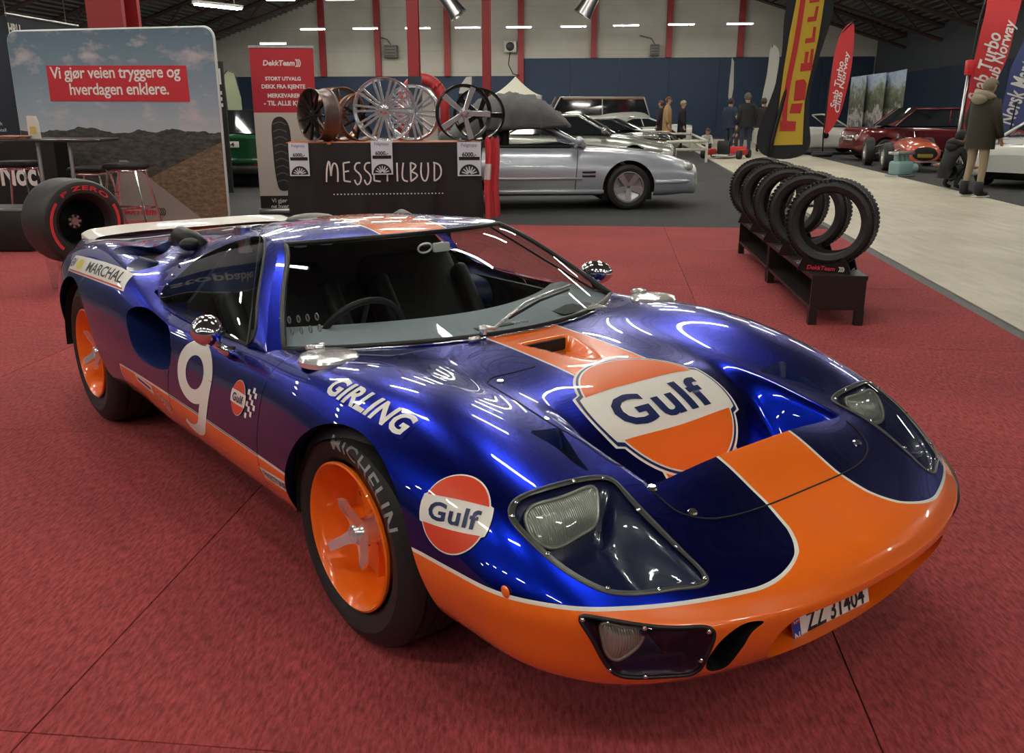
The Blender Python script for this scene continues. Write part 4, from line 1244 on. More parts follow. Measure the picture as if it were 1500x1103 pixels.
# side emblem in front of the wheel
M_RED = mat('red_vinyl', (.72, .06, .02), .35, coat=.8)
sp_ = hit(665, 754); emblem(sp_, (.90, .42, 0), (-.15, .3, .94), .088, 'fender_emblem', BB, red=M_RED, ring=False, step=.012, sq=.95)
dp = hit(350, 583); emblem(dp, (1, 0, 0), (0, .05, 1), .052, 'door_emblem', BB, red=M_RED, ring=False, step=.015)
ck = MB(); fl = []
for i in range(4):
    for j in range(5):
        if (i + j) % 2 == 0: fl.append((np.array([(.060 + i * .018, -.045 + j * .018 + i * .006), (.076 + i * .018, -.045 + j * .018 + i * .006), (.076 + i * .018, -.029 + j * .018 + i * .006), (.060 + i * .018, -.029 + j * .018 + i * .006)]), [(0, 1, 2, 3)]))
decal('checkered_flag', join2(*fl), dp, (1, 0, 0), (0, .05, 1), M_WHITE, BB, .0015, parent=car)
# number nine
def nine():
    ring = [(.115 * math.cos(a), .105 + .125 * math.sin(a)) for a in np.linspace(0, 2 * math.pi, 49)]
    t = curve([(.115, .105), (.112, .0), (.098, -.10), (.06, -.18), (-.02, -.222)], 30)
    a = stroke(ring, .074); b = stroke(t, np.linspace(.074, .06, 30)); c = stroke(curve([(.0, -.215), (-.05, -.215), (-.085, -.19)], 10), np.linspace(.06, .035, 10))
    return join2(a, b, c)
np_ = hit(290, 575)
decal('race_number', (nine()[0] * [1.0, .64], nine()[1]), Vector((-.985, np_.y, .497)), (1, 0, 0), (0, .05, 1), M_WHITE, BB, .0015, parent=car)
# supplier lettering
g0 = hit(538, 590)
for nm, VF, m_, of in (('wing_lettering_panel', poly2([(-.19, -.038), (.19, -.038), (.19, .038), (-.19, .038)]), M_BLUE, .0008),):
    decal(nm, VF, g0, (.98, .02, -.06), (-.1, .75, .66), m_, BB, of, parent=car)
decal('wing_lettering', fit2(text_mesh('GIRLING', .034, .12, 1.06), 0, 0, w=.36, h=.066), g0, (.98, .02, -.06), (-.1, .75, .66), M_WHITE, BB, .0016, parent=car)
ma = hit(150, 400)
def quadpatch(name, corners, m, off=.001, n=12, VF=None):
    """artwork filling the quad traced by four body points (left-top, right-top, right-bottom, left-bottom)"""
    A = [Vector(c) for c in corners]
    if VF is None: VF = poly2([(0, 0), (1, 0), (1, 1), (0, 1)])
    V, F = subdiv2(VF, 1.0 / n); out = []
    for u, v in V:
        p = (A[3] * (1 - u) + A[2] * u) * (1 - v) + (A[0] * (1 - u) + A[1] * u) * v
        q = BB.find_nearest(p); nn = q[1] if q[1].dot(Vector((0, -1, .3))) > 0 else -q[1]
        out.append(q[0] + nn * off)
    return mesh_obj(name, out, F, m, car)
Q = [hit(112, 374), hit(197, 402), hit(181, 427), hit(100, 396)]
quadpatch('rear_wing_sticker', Q, M_WHITE, .001)
quadpatch('sticker_lettering', Q, M_BLACK, .002, VF=fit2(text_mesh('MARCHAL', .02), .66, .55, w=.56, h=.55))
quadpatch('sticker_red_line', Q, M_RED, .002, VF=poly2([(.02, .06), (.98, .06), (.98, .14), (.02, .14)]))
quadpatch('sticker_badge', Q, mat('yellow_vinyl', (.65, .55, .08), .4), .002, VF=poly2(ell(.22, .55, .06, .30, 24)))
quadpatch('sticker_badge_lettering', Q, M_BLACK, .002, VF=fit2(text_mesh('EV', .02), .07, .55, w=.09, h=.5))
Q = [hit(380, 683), hit(418, 706), hit(428, 726), hit(390, 699)]
quadpatch('sill_sticker', Q, M_WHITE, .001); quadpatch('sill_sticker_lettering', Q, M_BLACK, .002, VF=fit2(text_mesh('FIRESTONE', .02), .5, .5, w=.86, h=.62))
Q = [hit(197, 546), hit(222, 566), hit(226, 577), hit(203, 558)]
quadpatch('sill_badge', Q, M_WHITE, .001); quadpatch('sill_badge_bar', Q, M_NAVY, .002, VF=poly2([(.1, .3), (.9, .3), (.9, .75), (.1, .75)]))
Q = [hit(224, 566), hit(250, 592), hit(262, 617), hit(240, 592)]
quadpatch('sill_lettering', Q, mat('grey_vinyl', (.35, .33, .34), .4), .0015, VF=fit2(text_mesh('FORD\nGT', .02), .5, .5, w=.9, h=.9))
# bonnet hardware: shut line of the front hatch and catches
def seam(pixels, name='hatch_seam', w=.0022, n=60, bvh=None):
    P = [hit(*q, bvh=bvh or FULLB) for q in pixels]; P = [p for p in P if p]
    c = curve([tuple(p) for p in P], n)
    pts = []
    for p in c:
        q = (bvh or FULLB).find_nearest(Vector(p)); pts.append(q[0])
    mb = MB(); mb.tube(pts, w, 6); return mb.build(name, M_WELL, car, True)
seam([(946, 707), (953, 716), (968, 730), (990, 748), (1015, 757), (1040, 760), (1080, 754), (1124, 740), (1180, 717), (1229, 696), (1252, 684), (1268, 668), (1270, 650), (1258, 632), (1240, 617)])
seam([(714, 562), (760, 590), (810, 622), (860, 652), (905, 681), (944, 704)]); seam([(714, 560), (722, 553), (750, 546), (784, 537)])
for q in ((1014, 750), (1255, 648), (733, 560), (955, 715)):
    p = hit(*q, bvh=FULLB); mb = MB(); mb.lathe([(0, .006), (.008, .006), (.012, .003), (.013, -.002)], 20, 'Z', p); mb.build('hatch_catch', M_CHROME, car)
p = hit(740, 867); mb = MB(); mb.sphere(p, .014, 16, 8, (1, .35, 1)); pair(mb, 'side_marker_lamp', M_ORANGE)
# ------------------------------------------------------------------ the tyre dealer's stand
WX = Vector((1, 0, 0))
M_DARKWOOD = mat('black_brown_board', (.020, .013, .012), .45, noise=.3, nscale=12)
def lathe_tyre(R, W, r0, tread=True, n=64):
    """tyre outline (r, y), axis Y"""
    h = W / 2
    P = [(r0, -h * .80), (r0 + .012, -h * .92), ((R + r0) / 2, -h * 1.02), (R - .03, -h * .97), (R - .008, -h * .80), (R, -h * .68)]
    if tread:
        for g in (-.42, -.14, .14, .42): P += [(R, g * h - .010), (R - .008, g * h - .007), (R - .008, g * h + .007), (R, g * h + .010)]
    P += [(r, -y) for r, y in P[:6]][::-1]
    return P
def open_tyre(mb, R, W, r0, n=56):
    P = lathe_tyre(R, W, r0); inner = [(R - .03, W * .38), (R - .022, 0), (R - .03, -W * .38)]
    mb.lathe(P + inner, n, 'Y', closed=True)
# benches
ra = math.radians(5.2); bx = Vector((math.cos(ra), -math.sin(ra), 0)); by = Vector((math.sin(ra), math.cos(ra), 0))
b0 = ground(1183, 476); BH = .345; BWD = .37
M_HOLD = mat('black_gloss_plastic', (.012, .012, .013), .2)
M_REDP = mat('red_print', (.62, .03, .05), .5)
for k, lab in ((0, 'near black-brown low bench whose end panel faces the camera, under the tyres'), (1, 'far black-brown low bench under the tyres, beside the grey carpet edge')):
    o = empty('low_bench', b0 + by * (k * 1.66), -ra); tag(o, lab, 'bench', 'low benches carrying the tyres')
    L = 1.64
    for nm, c, d in (('bench_top', (BWD / 2, L / 2, BH - .015), (BWD, L, .03)), ('bottom_shelf', (BWD / 2, L / 2, .115), (BWD - .02, L - .04, .022)), ('end_panel', (BWD / 2, .016, .215), (BWD - .01, .022, .21)), ('end_panel', (BWD / 2, L - .016, .215), (BWD - .01, .022, .21)), ('back_panel', (BWD - .012, L / 2, .22), (.015, L - .05, .19))):
        mb = MB(); mb.box(c, d); mb.build(nm, M_DARKWOOD, o, False)
    for x in (.03, BWD - .03):
        for y in (.03, L - .03): mb = MB(); mb.box((x, y, .055), (.055, .055, .11)); mb.build('leg', M_DARKWOOD, o, False)
    mb = MB(); mb.box((.004, L / 2, BH - .014), (.003, L, .004)); mb.build('edge_strip', M_ALU, o, False)
# tyres on holders
def holder(p, rz, label, logo=False):
    h = empty('tyre_holder', p, rz); tag(h, label, 'holder', 'black tyre holders on the bench')
    mb = MB()
    for s in (-1, 1):
        pr = [(-.18, 0), (.18, 0), (.165, .045), (.14, .105), (.115, .11), (.105, .088), (.06, .064), (0, .056), (-.06, .064), (-.105, .088), (-.115, .11), (-.14, .105), (-.165, .045)]
        q = MB(); q.prism(pr, s * .118 - .010, s * .118 + .010, 'XZ'); mb.add(q.V, q.F)
    mb.box((0, 0, .01), (.34, .24, .018)); mb.build('cradle', M_HOLD, h, False)
    if logo:
        flat_text('maker_lettering', fit2(text_mesh('DekkTeam', .02, .25), -.02, .030, w=.19, h=.030), (0, -.1295, 0), (1, 0, 0), (0, 0, 1), MATS['red_print'], h)
        flat_text('maker_arcs', join2(*[stroke([(.09 + .012 * i + .02 * math.cos(t), .030 + .018 * math.sin(t)) for t in np.linspace(-1.1, 1.1, 9)], .006) for i in range(3)]), (0, -.1295, 0), (1, 0, 0), (0, 0, 1), M_WHITE, h)
    return h
ty_lab = ['nearest upright tyre on the bench, behind the red lettered holder', 'second upright tyre on the bench counted from the camera', 'middle one of the five upright tyres on the bench', 'fourth upright tyre on the bench counted from the camera', 'farthest upright tyre on the bench, nearest the grey carpet']
tmesh = None
for i in range(5):
    p = b0 + bx * .155 + by * (.24 + i * .70) + Vector((0, 0, BH))
    tw = math.radians(-30)
    holder(p, tw, 'black plastic tyre cradle under the ' + ['nearest tyre, with red lettering', 'second tyre of the row', 'middle tyre of the row', 'fourth tyre of the row', 'farthest tyre of the row'][i], i == 0)
    if tmesh is None:
        mb = MB(); open_tyre(mb, .297, .205, .205)
        # tread blocks
        for j in range(60):
            a = 2 * math.pi * j / 60
            for yy, sh in ((-.088, .03), (.088, -.03)):
                R3 = Matrix.Rotation(a + sh, 3, 'Y'); q = MB(); q.box((0, yy, .2945), (.020, .028, .008)); mb.add([R3 @ Vector(v) for v in q.V], q.F)
        t = mb.build('road_tyre', mat('road_tyre_rubber', (.022, .022, .023), .48, noise=.2), None, .5); tmesh = t.data
    else: t = bpy.data.objects.new('road_tyre', tmesh); col.objects.link(t)
    t.location = p + Vector((0, 0, .297 + .034)); t.rotation_euler = (0, 0, tw); tag(t, ty_lab[i], 'tyre', 'tyres on the bench')
# big slick racing tyre on a clear stand
f1p = ground(88, 424); F1R = .345
f1c = f1p + Vector((.13, .12, .20 + F1R)); f1r = math.radians(-118 + 90 + 78)
e = empty('racing_slick', f1p + Vector((.13, .12, 0)), 0); tag(e, 'wide slick racing tyre with red sidewall marks on clear stand', 'tyre')
M_SLICK = mat('slick_rubber', (.030, .030, .030), .5, noise=.25, nscale=10)
fyaw = math.radians(52)
def f1part(mb, name, m, sm=.6):
    o = mb.build(name, m, e, sm); o.location = (0, 0, .20 + F1R); o.rotation_euler = (0, 0, fyaw); return o
W2 = .20
mb = MB(); P = [(.225, -W2 * .9), (.24, -W2 * 1.0), (.30, -W2 * 1.02), (F1R - .018, -W2 * .96), (F1R - .004, -W2 * .84), (F1R, -W2 * .6), (F1R + .002, 0), (F1R, W2 * .6), (F1R - .004, W2 * .84), (F1R - .018, W2 * .96), (.30, W2 * 1.02), (.24, W2), (.225, W2 * .9)]
mb.lathe(P, 80, 'Y'); f1part(mb, 'slick_tyre', M_SLICK, .5)
mb = MB(); mb.lathe([(.225, -W2 * .9), (.215, -W2 * .86), (.19, -W2 * .7), (.18, W2 * .5), (.19, W2 * .86), (.225, W2 * .9)], 64, 'Y'); f1part(mb, 'rim_barrel', M_BLACK, .5)
mb = MB(); mb.lathe([(.0, -.02), (.06, -.02), (.075, 0), (.18, .05), (.18, .07), (0, .07)], 40, 'Y'); f1part(mb, 'rim_disc', M_BLACK)
for j in range(7):
    a = 2 * math.pi * j / 7; mb = MB(); mb.sphere((.045 * math.cos(a), -.024, .045 * math.sin(a)), .012, 10, 6, (1, .5, 1)); f1part(mb, 'wheel_bolt', M_ALU)
mb = MB(); mb.lathe([(0, -.03), (.03, -.03), (.035, -.02)], 24, 'Y'); f1part(mb, 'hub_cap', M_ALU)
yf = lambda r: float(np.interp(r, [.225, .24, .30, .34], [-W2 * .9, -W2, -W2 * 1.02, -W2 * .97])) - .002
M_PRED = mat('red_tyre_mark', (.75, .05, .06), .5)
V, F = text_on_ring('P ZERO', .262, .298, 128, 42, yf, .03, .1); o = mesh_obj('tyre_lettering', V, F, M_PRED, e); o.location = (0, 0, .20 + F1R); o.rotation_euler = (0, 0, fyaw)
for a0, a1 in ((142, 222), (-38, 28)):
    A = np.radians(np.linspace(a0, a1, 24)); V = []
    for a in A:
        for r in (.268, .292): V.append((r * math.cos(a), yf(r), r * math.sin(a)))
    o = mesh_obj('tyre_stripe', V, [(2 * i, 2 * i + 1, 2 * i + 3, 2 * i + 2) for i in range(23)], M_PRED, e); o.location = (0, 0, .20 + F1R); o.rotation_euler = (0, 0, fyaw)
M_ACR = glass_mat('clear_acrylic', (.9, .92, .93))
mb = MB()
for s in (-1, 1): q = MB(); q.prism([(-.20, 0), (.20, 0), (.23, .30), (.15, .245), (0, .205), (-.15, .245), (-.23, .30)], s * .10 - .005, s * .10 + .005, 'XZ'); mb.add(q.V, q.F)
o = mb.build('clear_stand', M_ACR, e, False); o.rotation_euler = (0, 0, fyaw)

# landscape backdrop
def landscape(nt, b):
    # object coordinates: x along the wall 0..W, z up 0..H
    tc = nt.nodes.new('ShaderNodeTexCoord'); sep = nt.nodes.new('ShaderNodeSeparateXYZ'); nt.links.new(tc.outputs['Object'], sep.inputs[0])
    x, z = sep.outputs['X'], sep.outputs['Z']
    def mth(op, a, c=None):
        n = nt.nodes.new('ShaderNodeMath'); n.operation = op
        for i, v in enumerate((a, c)):
            if v is None: continue
            if isinstance(v, (int, float)): n.inputs[i].default_value = v
            else: nt.links.new(v, n.inputs[i])
        return n.outputs[0]
    zr_ = mth('DIVIDE', z, 2.55)
    sky = ramp(nt, zr_, [(.38, (.42, .43, .47)), (.55, (.28, .33, .39)), (.75, (.16, .23, .29)), (1.0, (.07, .12, .17))])
    cn = noise(nt, scaled(nt, 1.3, 1, 2.6), 1.6, 6, .6)
    cf = ramp(nt, cn.outputs['Fac'], [(.52, (0, 0, 0)), (.68, (1, 1, 1))])
    c1 = mixc(nt, mth('MULTIPLY', cf.outputs[0], .75), sky.outputs[0], (.50, .42, .45))
    hn = noise(nt, scaled(nt, 1.1, 0, 0), 1.4, 4); ridge = mth('ADD', mth('MULTIPLY', hn.outputs['Fac'], .35), .98)
    g1 = mth('LESS_THAN', z, ridge)
    gn = noise(nt, scaled(nt, 3, 1, 9), 2.2, 6, .7); hill = ramp(nt, gn.outputs['Fac'], [(.35, (.012, .013, .012)), (.55, (.055, .050, .042)), (.75, (.12, .105, .085))])
    c2 = mixc(nt, g1, c1, hill.outputs[0])
    # grassy slope on the right, road in the middle
    edge = mth('ADD', mth('MULTIPLY', x, .42), -.25); g2 = mth('LESS_THAN', z, edge)
    g3 = mth('GREATER_THAN', x, 1.3)
    sn = noise(nt, scaled(nt, 5, 1, 12), 2.0, 6, .7); slope = ramp(nt, sn.outputs['Fac'], [(.3, (.05, .032, .02)), (.6, (.19, .125, .075)), (.8, (.27, .20, .13))])
    c3 = mixc(nt, mth('MULTIPLY', g2, g3), c2, slope.outputs[0])
    r1 = mth('LESS_THAN', mth('ABSOLUTE', mth('SUBTRACT', x, mth('ADD', 1.55, mth('MULTIPLY', mth('SUBTRACT', .78, z), .55)))), mth('ADD', .06, mth('MULTIPLY', mth('SUBTRACT', .78, z), .85)))
    r2 = mth('LESS_THAN', z, .78)
    c4 = mixc(nt, mth('MULTIPLY', r1, r2), c3, (.24, .21, .19))
    nt.links.new(c4, b.inputs['Base Color'])
M_LAND = node_mat('landscape_print', landscape, .7)
def panel_frame(pl, pr, ztop, z0=0.0):
    d = pr - pl; d.z = 0; return d.length, math.atan2(d.y, d.x)
BR = ground(336, 326); BLp = at_y(27, 161, 12.75); BLp.z = 0
Wd, ang = panel_frame(BLp, BR, 0)
Hb = at_y(300, 40, BR.y + .02).z
bd = empty('backdrop_wall', BLp, ang); tag(bd, 'large fabric backdrop printed with a clouded landscape and road', 'backdrop')
def rrect(w, h, r, n=8):
    P = []
    for cx, cy, a0 in ((w - r, h - r, 0), (r, h - r, 90), (r, r, 180), (w - r, r, 270)):
        P += [(cx + r * math.cos(math.radians(a0 + 90 * i / n)), cy + r * math.sin(math.radians(a0 + 90 * i / n))) for i in range(n + 1)]
    return P
mb = MB(); mb.prism(rrect(Wd, Hb, .13), -.02, .04, 'XZ'); mb.build('printed_fabric', M_LAND, bd, False)
mb = MB(); mb.tube([(x, .01, z) for x, z in rrect(Wd, Hb, .13)], .022, 8, closed=True); mb.build('frame_tube', mat('white_tube', (.55, .60, .60), .4), bd, True)
def on_panel(px, py, o=BLp, a=None, off=.03):
    a = ang if a is None else a
    d = pix_dir_w(px, py); n = Vector((-math.sin(a), math.cos(a), 0)); t = (o - Vector((0, 0, CAMH))).dot(n) / d.dot(n); p = Vector((0, 0, CAMH)) + d * t - o
    return p.x * math.cos(a) + p.y * math.sin(a), p.z
q = [on_panel(*t) for t in ((69, 96), (274, 96), (280, 149), (76, 148))]
mb = MB(); mb.add([(x, -.024, z) for x, z in q], [(3, 2, 1, 0)]); mb.build('red_slogan_field', mat('slogan_red', (.50, .022, .035), .6), bd, False)
x0, x1 = q[0][0], q[1][0]; zm = (q[0][1] + q[3][1]) / 2; hh = q[0][1] - q[3][1]
M_PWHITE = mat('print_white', (.72, .70, .68), .6)
flat_text('slogan_lettering', fit2(text_mesh('Vi gjør veien tryggere og', .015, spacing=.95), (x0 + x1) / 2 - .02, zm + hh * .24, w=(x1 - x0) * .93), (0, -.026, 0), (1, 0, 0), (0, 0, 1), M_PWHITE, bd)
flat_text('slogan_lettering', fit2(text_mesh('hverdagen enklere.', .015, spacing=.95), (x0 + x1) / 2 + .02, zm - hh * .22, w=(x1 - x0) * .71), (0, -.026, 0), (1, 0, 0), (0, 0, 1), M_PWHITE, bd)
tx, tz = on_panel(212, 309)
flat_text('dealer_lettering', fit2(text_mesh('DekkTeam', .03, .2), tx - .12, tz, w=.62), (0, -.026, 0), (1, 0, 0), (0, 0, 1), mat('slogan_red', (.50, .022, .035), .6), bd)
flat_text('dealer_arcs', join2(*[stroke([(tx + .22 + .03 * i + .05 * math.cos(t), tz + .055 * math.sin(t)) for t in np.linspace(-1.1, 1.1, 9)], .014) for i in range(3)]), (0, -.026, 0), (1, 0, 0), (0, 0, 1), M_BLACK, bd)

# roll-up banner
RL = at_y(384, 324, 13.05); RL.z = 0; RRp = at_y(473, 324, RL.y + .1); RRp.z = 0; wR, aR = panel_frame(RL, RRp, 0)
HR = at_y(358, 67, RL.y).z
rb = empty('rollup_banner', RL, aR); tag(rb, 'tall red and white roll-up banner showing a tyre', 'banner')
def zat(py): return at_y(370, py, RL.y).z
def bslab(name, x0, x1, z0, z1, m, y=0.0, parent=None, th=.004):
    mb = MB(); mb.box(((x0 + x1) / 2, y, (z0 + z1) / 2), (x1 - x0, th, z1 - z0)); return mb.build(name, m, parent or rb, False)
M_BRED = mat('banner_red', (.42, .020, .035), .6); M_BGREY = mat('banner_warm_grey', (.52, .47, .43), .6)
bslab('red_field', 0, wR, zat(165), HR - .02, M_BRED); bslab('photo_field', 0, wR, zat(287), zat(165), M_BGREY); bslab('black_field', 0, wR, .04, zat(287), M_BLACK)
mb = MB(); mb.box((wR / 2, 0, HR - .01), (wR + .02, .02, .03)); mb.build('top_rail', M_ALU, rb, False); mb = MB(); mb.rbox((wR / 2, 0, .04), (wR + .04, .20, .08), .02); mb.build('cassette', M_ALU, rb)
def btext(name, t, cx, py, w, m=M_PWHITE, bold=.035, h=None, shear=0): return flat_text(name, fit2(text_mesh(t, bold, shear), cx, zat(py), w=w, h=h), (0, -.004, 0), (1, 0, 0), (0, 0, 1), m, rb)
btext('dealer_lettering', 'DekkTeam', wR * .45, 92, wR * .50, shear=.15, bold=.03)
flat_text('dealer_arcs', join2(*[stroke([(wR * .69 + .022 * i + .04 * math.cos(t), zat(92) + .055 * math.sin(t)) for t in np.linspace(-1.1, 1.1, 9)], .012) for i in range(3)]), (0, -.004, 0), (1, 0, 0), (0, 0, 1), M_PWHITE, rb)
for t, py, w in (('STORT UTVALG', 115, .56), ('DEKK FRA KJENTE', 127.5, .69), ('MERKEVARER', 140, .52), ('- TIL ALLE KJØRE', 152, .74)): btext('banner_lettering', t, wR * (.50 if t[0] != '-' else .54), py, wR * w)
btext('banner_small_lettering', 'Vi gjør veien\nog hverdagen', wR * .42, 299, wR * .5, bold=.01)
pr = [(.10, .02), (.17, .0), (.30, .01), (.42, .10), (.46, .40), (.44, .70), (.38, .93), (.24, 1.0), (.10, .985), (.03, .93), (.0, .70), (.01, .35), (.05, .10)]
zb, zt = zat(280), zat(171); sx = wR * 1.25; pr2 = curve([(wR * .26 + a * sx * .55, zb + b * (zt - zb)) for a, b in pr], 50, True)
flat_text('printed_tyre', poly2([tuple(p) for p in pr2]), (0, -.004, 0), (1, 0, 0), (0, 0, 1), mat('print_black', (.02, .018, .017), .6), rb)
for f in np.linspace(.12, .9, 9):
    flat_text('printed_tread', stroke(curve([(wR * .29, zb + f * (zt - zb)), (wR * .40, zb + (f + .03) * (zt - zb)), (wR * .50, zb + (f - .01) * (zt - zb))], 8), .016), (0, -.0055, 0), (1, 0, 0), (0, 0, 1), mat('print_grey', (.10, .09, .085), .6), rb)

# display table
TL = ground(427, 328); TR = ground(707, 324); wT, aT = panel_frame(TL, TR, 0); HT = at_y(427, 209, TL.y).z; DT = .72
tb = empty('display_table', TL, aT); tag(tb, 'display table under a black cloth lettered in white script', 'table')
M_CLOTH = mat('black_vinyl_cloth', (.014, .014, .016), .38, bump=.6, bscale=3.5)
n = 40; V = []; zs = np.linspace(0, HT - .004, 14)
for i, z in enumerate(zs):
    for j in range(n + 1):
        x = wT * j / n; f = 1 - z / HT
        V.append((x + .015 * math.sin(7 * f + j), -.02 - .03 * f * (1 + math.sin(j * .55) * .7 + .4 * math.sin(j * 1.3 + 2 * f)), z))
F = [(i * (n + 1) + j, i * (n + 1) + j + 1, (i + 1) * (n + 1) + j + 1, (i + 1) * (n + 1) + j) for i in range(len(zs) - 1) for j in range(n)]
mesh_obj('front_cloth', V, F, M_CLOTH, tb)
mb = MB(); mb.box((wT / 2, DT / 2 - .02, HT - .012), (wT, DT, .024)); mb.build('table_top', mat('orange_table_top', (.55, .14, .04), .4), tb, False)
for x in (.05, wT - .05):
    for y in (.06, DT - .10): mb = MB(); mb.box((x, y, HT / 2 - .02), (.05, .05, HT - .04)); mb.build('leg', M_BLACK, tb, False)
def on_table(px, py): return on_panel(px, py, TL, aT)
def tline(name, paths, w, m, y=-.075): return flat_text(name, join2(*[stroke(p, w) for p in paths]), (0, y, 0), (1, 0, 0), (0, 0, 1), m, tb)
# hand-lettered word: strokes in a unit box per letter
def S_(*p, n=14): return curve(list(p), n) if len(p) > 2 else np.array(p, float)
GL = {'M': [S_((0, 0), (.12, .9), (.2, 1.05), (.24, .9), (.28, .3)), S_((.28, .3), (.5, .95), (.6, .9), (.66, 0))], 'E': [S_((.1, .95), (.1, .05), n=2), S_((.1, .95), (.6, 1.0)), S_((.1, .5), (.5, .55)), S_((.1, .05), (.6, .0))],
      'S': [S_((.6, .95), (.25, .9), (.15, .65), (.5, .4), (.6, .1), (.3, -.15), (.1, .1))], 'T': [S_((.0, .9), (.7, .95)), S_((.35, .92), (.32, 0))], 'I': [S_((.2, .95), (.2, 0))], 'L': [S_((.2, .95), (.15, .1), (.5, 0))],
      'B': [S_((.1, .95), (.1, 0)), S_((.1, .95), (.5, .8), (.12, .5)), S_((.12, .5), (.6, .3), (.1, 0))], 'U': [S_((.1, .95), (.1, .2), (.35, 0), (.58, .3), (.6, .95))], 'D': [S_((.15, .95), (.12, 0)), S_((.05, .95), (.6, .75), (.62, .3), (.12, 0))]}
xa, za = on_table(479, 266); xb, zb2 = on_table(648, 236); word = 'MESSETILBUD'; adv = [1.25, .8, .75, .75, .8, .9, .5, .65, .85, .95, .8]; tot = sum(adv); x = xa; paths = []
for ch, ad in zip(word, adv):
    for st in GL[ch]: paths.append(np.stack([x + st[:, 0] * (xb - xa) / tot * (1.3 if ch == 'M' else 1.0), za + st[:, 1] * (zb2 - za)], 1))
    x += (xb - xa) * ad / tot
tline('script_lettering', paths, .020, M_PWHITE)
xa, za = on_table(490, 284); xb, _ = on_table(648, 284)
flat_text('dotted_line', join2(*[poly2(ell(xa + (xb - xa) * i / 31, za, .011, .009, 10)) for i in range(32)]), (0, -.075, 0), (1, 0, 0), (0, 0, 1), M_PWHITE, tb)
M_TAG = mat('tag_paper', (.62, .68, .78), .6)
for i, (p0, p1, lab) in enumerate((((423, 209), (455, 257), 'white price card hung at the left end of the black cloth'), ((543, 206), (576, 255), 'white price card hung over the white script word'), ((669, 208), (704, 257), 'white price card hung at the right end of the black cloth'))):
    xa, z1 = on_table(*p0); xb, z0 = on_table(p1[0], p1[1]); w = xb - xa; h = z1 - z0
    e = empty('price_card', TL + Vector((math.cos(aT) * xa, math.sin(aT) * xa, z0)) + Vector((math.sin(aT), -math.cos(aT), 0)) * .086, aT); tag(e, lab, 'price card', 'price cards on the table cloth')
    mb = MB(); mb.box((w / 2, 0, h / 2), (w, .003, h)); mb.build('card', M_TAG, e, False)
    flat_text('card_heading', fit2(text_mesh('Felgtopp'), w / 2, h * .90, w=w * .66), (0, -.003, 0), (1, 0, 0), (0, 0, 1), mat('card_ink', (.10, .14, .28), .6), e)
    flat_text('card_band', poly2([(w * .06, h * .47), (w * .94, h * .47), (w * .94, h * .57), (w * .06, h * .57)]), (0, -.003, 0), (1, 0, 0), (0, 0, 1), M_BLACK, e)
    flat_text('card_price', fit2(text_mesh('6000,-', .03), w / 2, h * .63, w=w * .6), (0, -.003, 0), (1, 0, 0), (0, 0, 1), M_BLACK, e)
    arc = [(w / 2 + .43 * w * math.cos(t), h * .04 + .43 * w * math.sin(t)) for t in np.linspace(0, math.pi, 24)]
    flat_text('card_wheel', poly2(arc), (0, -.003, 0), (1, 0, 0), (0, 0, 1), M_BLACK, e)
    flat_text('card_wheel_spokes', join2(*[stroke([(w / 2 + .06 * w * math.cos(t), h * .05 + .06 * w * math.sin(t)), (w / 2 + .33 * w * math.cos(t), h * .05 + .33 * w * math.sin(t))], .05 * w) for t in np.linspace(.3, math.pi - .3, 7)]), (0, -.0035, 0), (1, 0, 0), (0, 0, 1), M_TAG, e)
# draped red flag at the table's right end
xa = wT + .03; V = []
for i in range(11):
    for j in range(13):
        u = j / 12; z = HT + .02 - (HT - .02) * i / 10
        V.append((xa + u * .22 + .01 * math.sin(i * .8), -.06 + .05 * math.sin(u * 14 + i * .15) + .25 * u, z + (.05 * abs(math.sin(u * 9)) if i == 0 else 0)))
F = [(i * 13 + j, i * 13 + j + 1, (i + 1) * 13 + j + 1, (i + 1) * 13 + j) for i in range(10) for j in range(12)]
fl_ = empty('draped_flag', TL, aT); tag(fl_, 'red and white flag cloth draped over the table end', 'flag')
mesh_obj('flag_cloth', V, F, [mat('flag_cloth_red', (.62, .05, .06), .6), M_PWHITE], fl_, midx=[1 if (2 < k // 12 < 5 and k % 12 < 5) else 0 for k in range(120)])

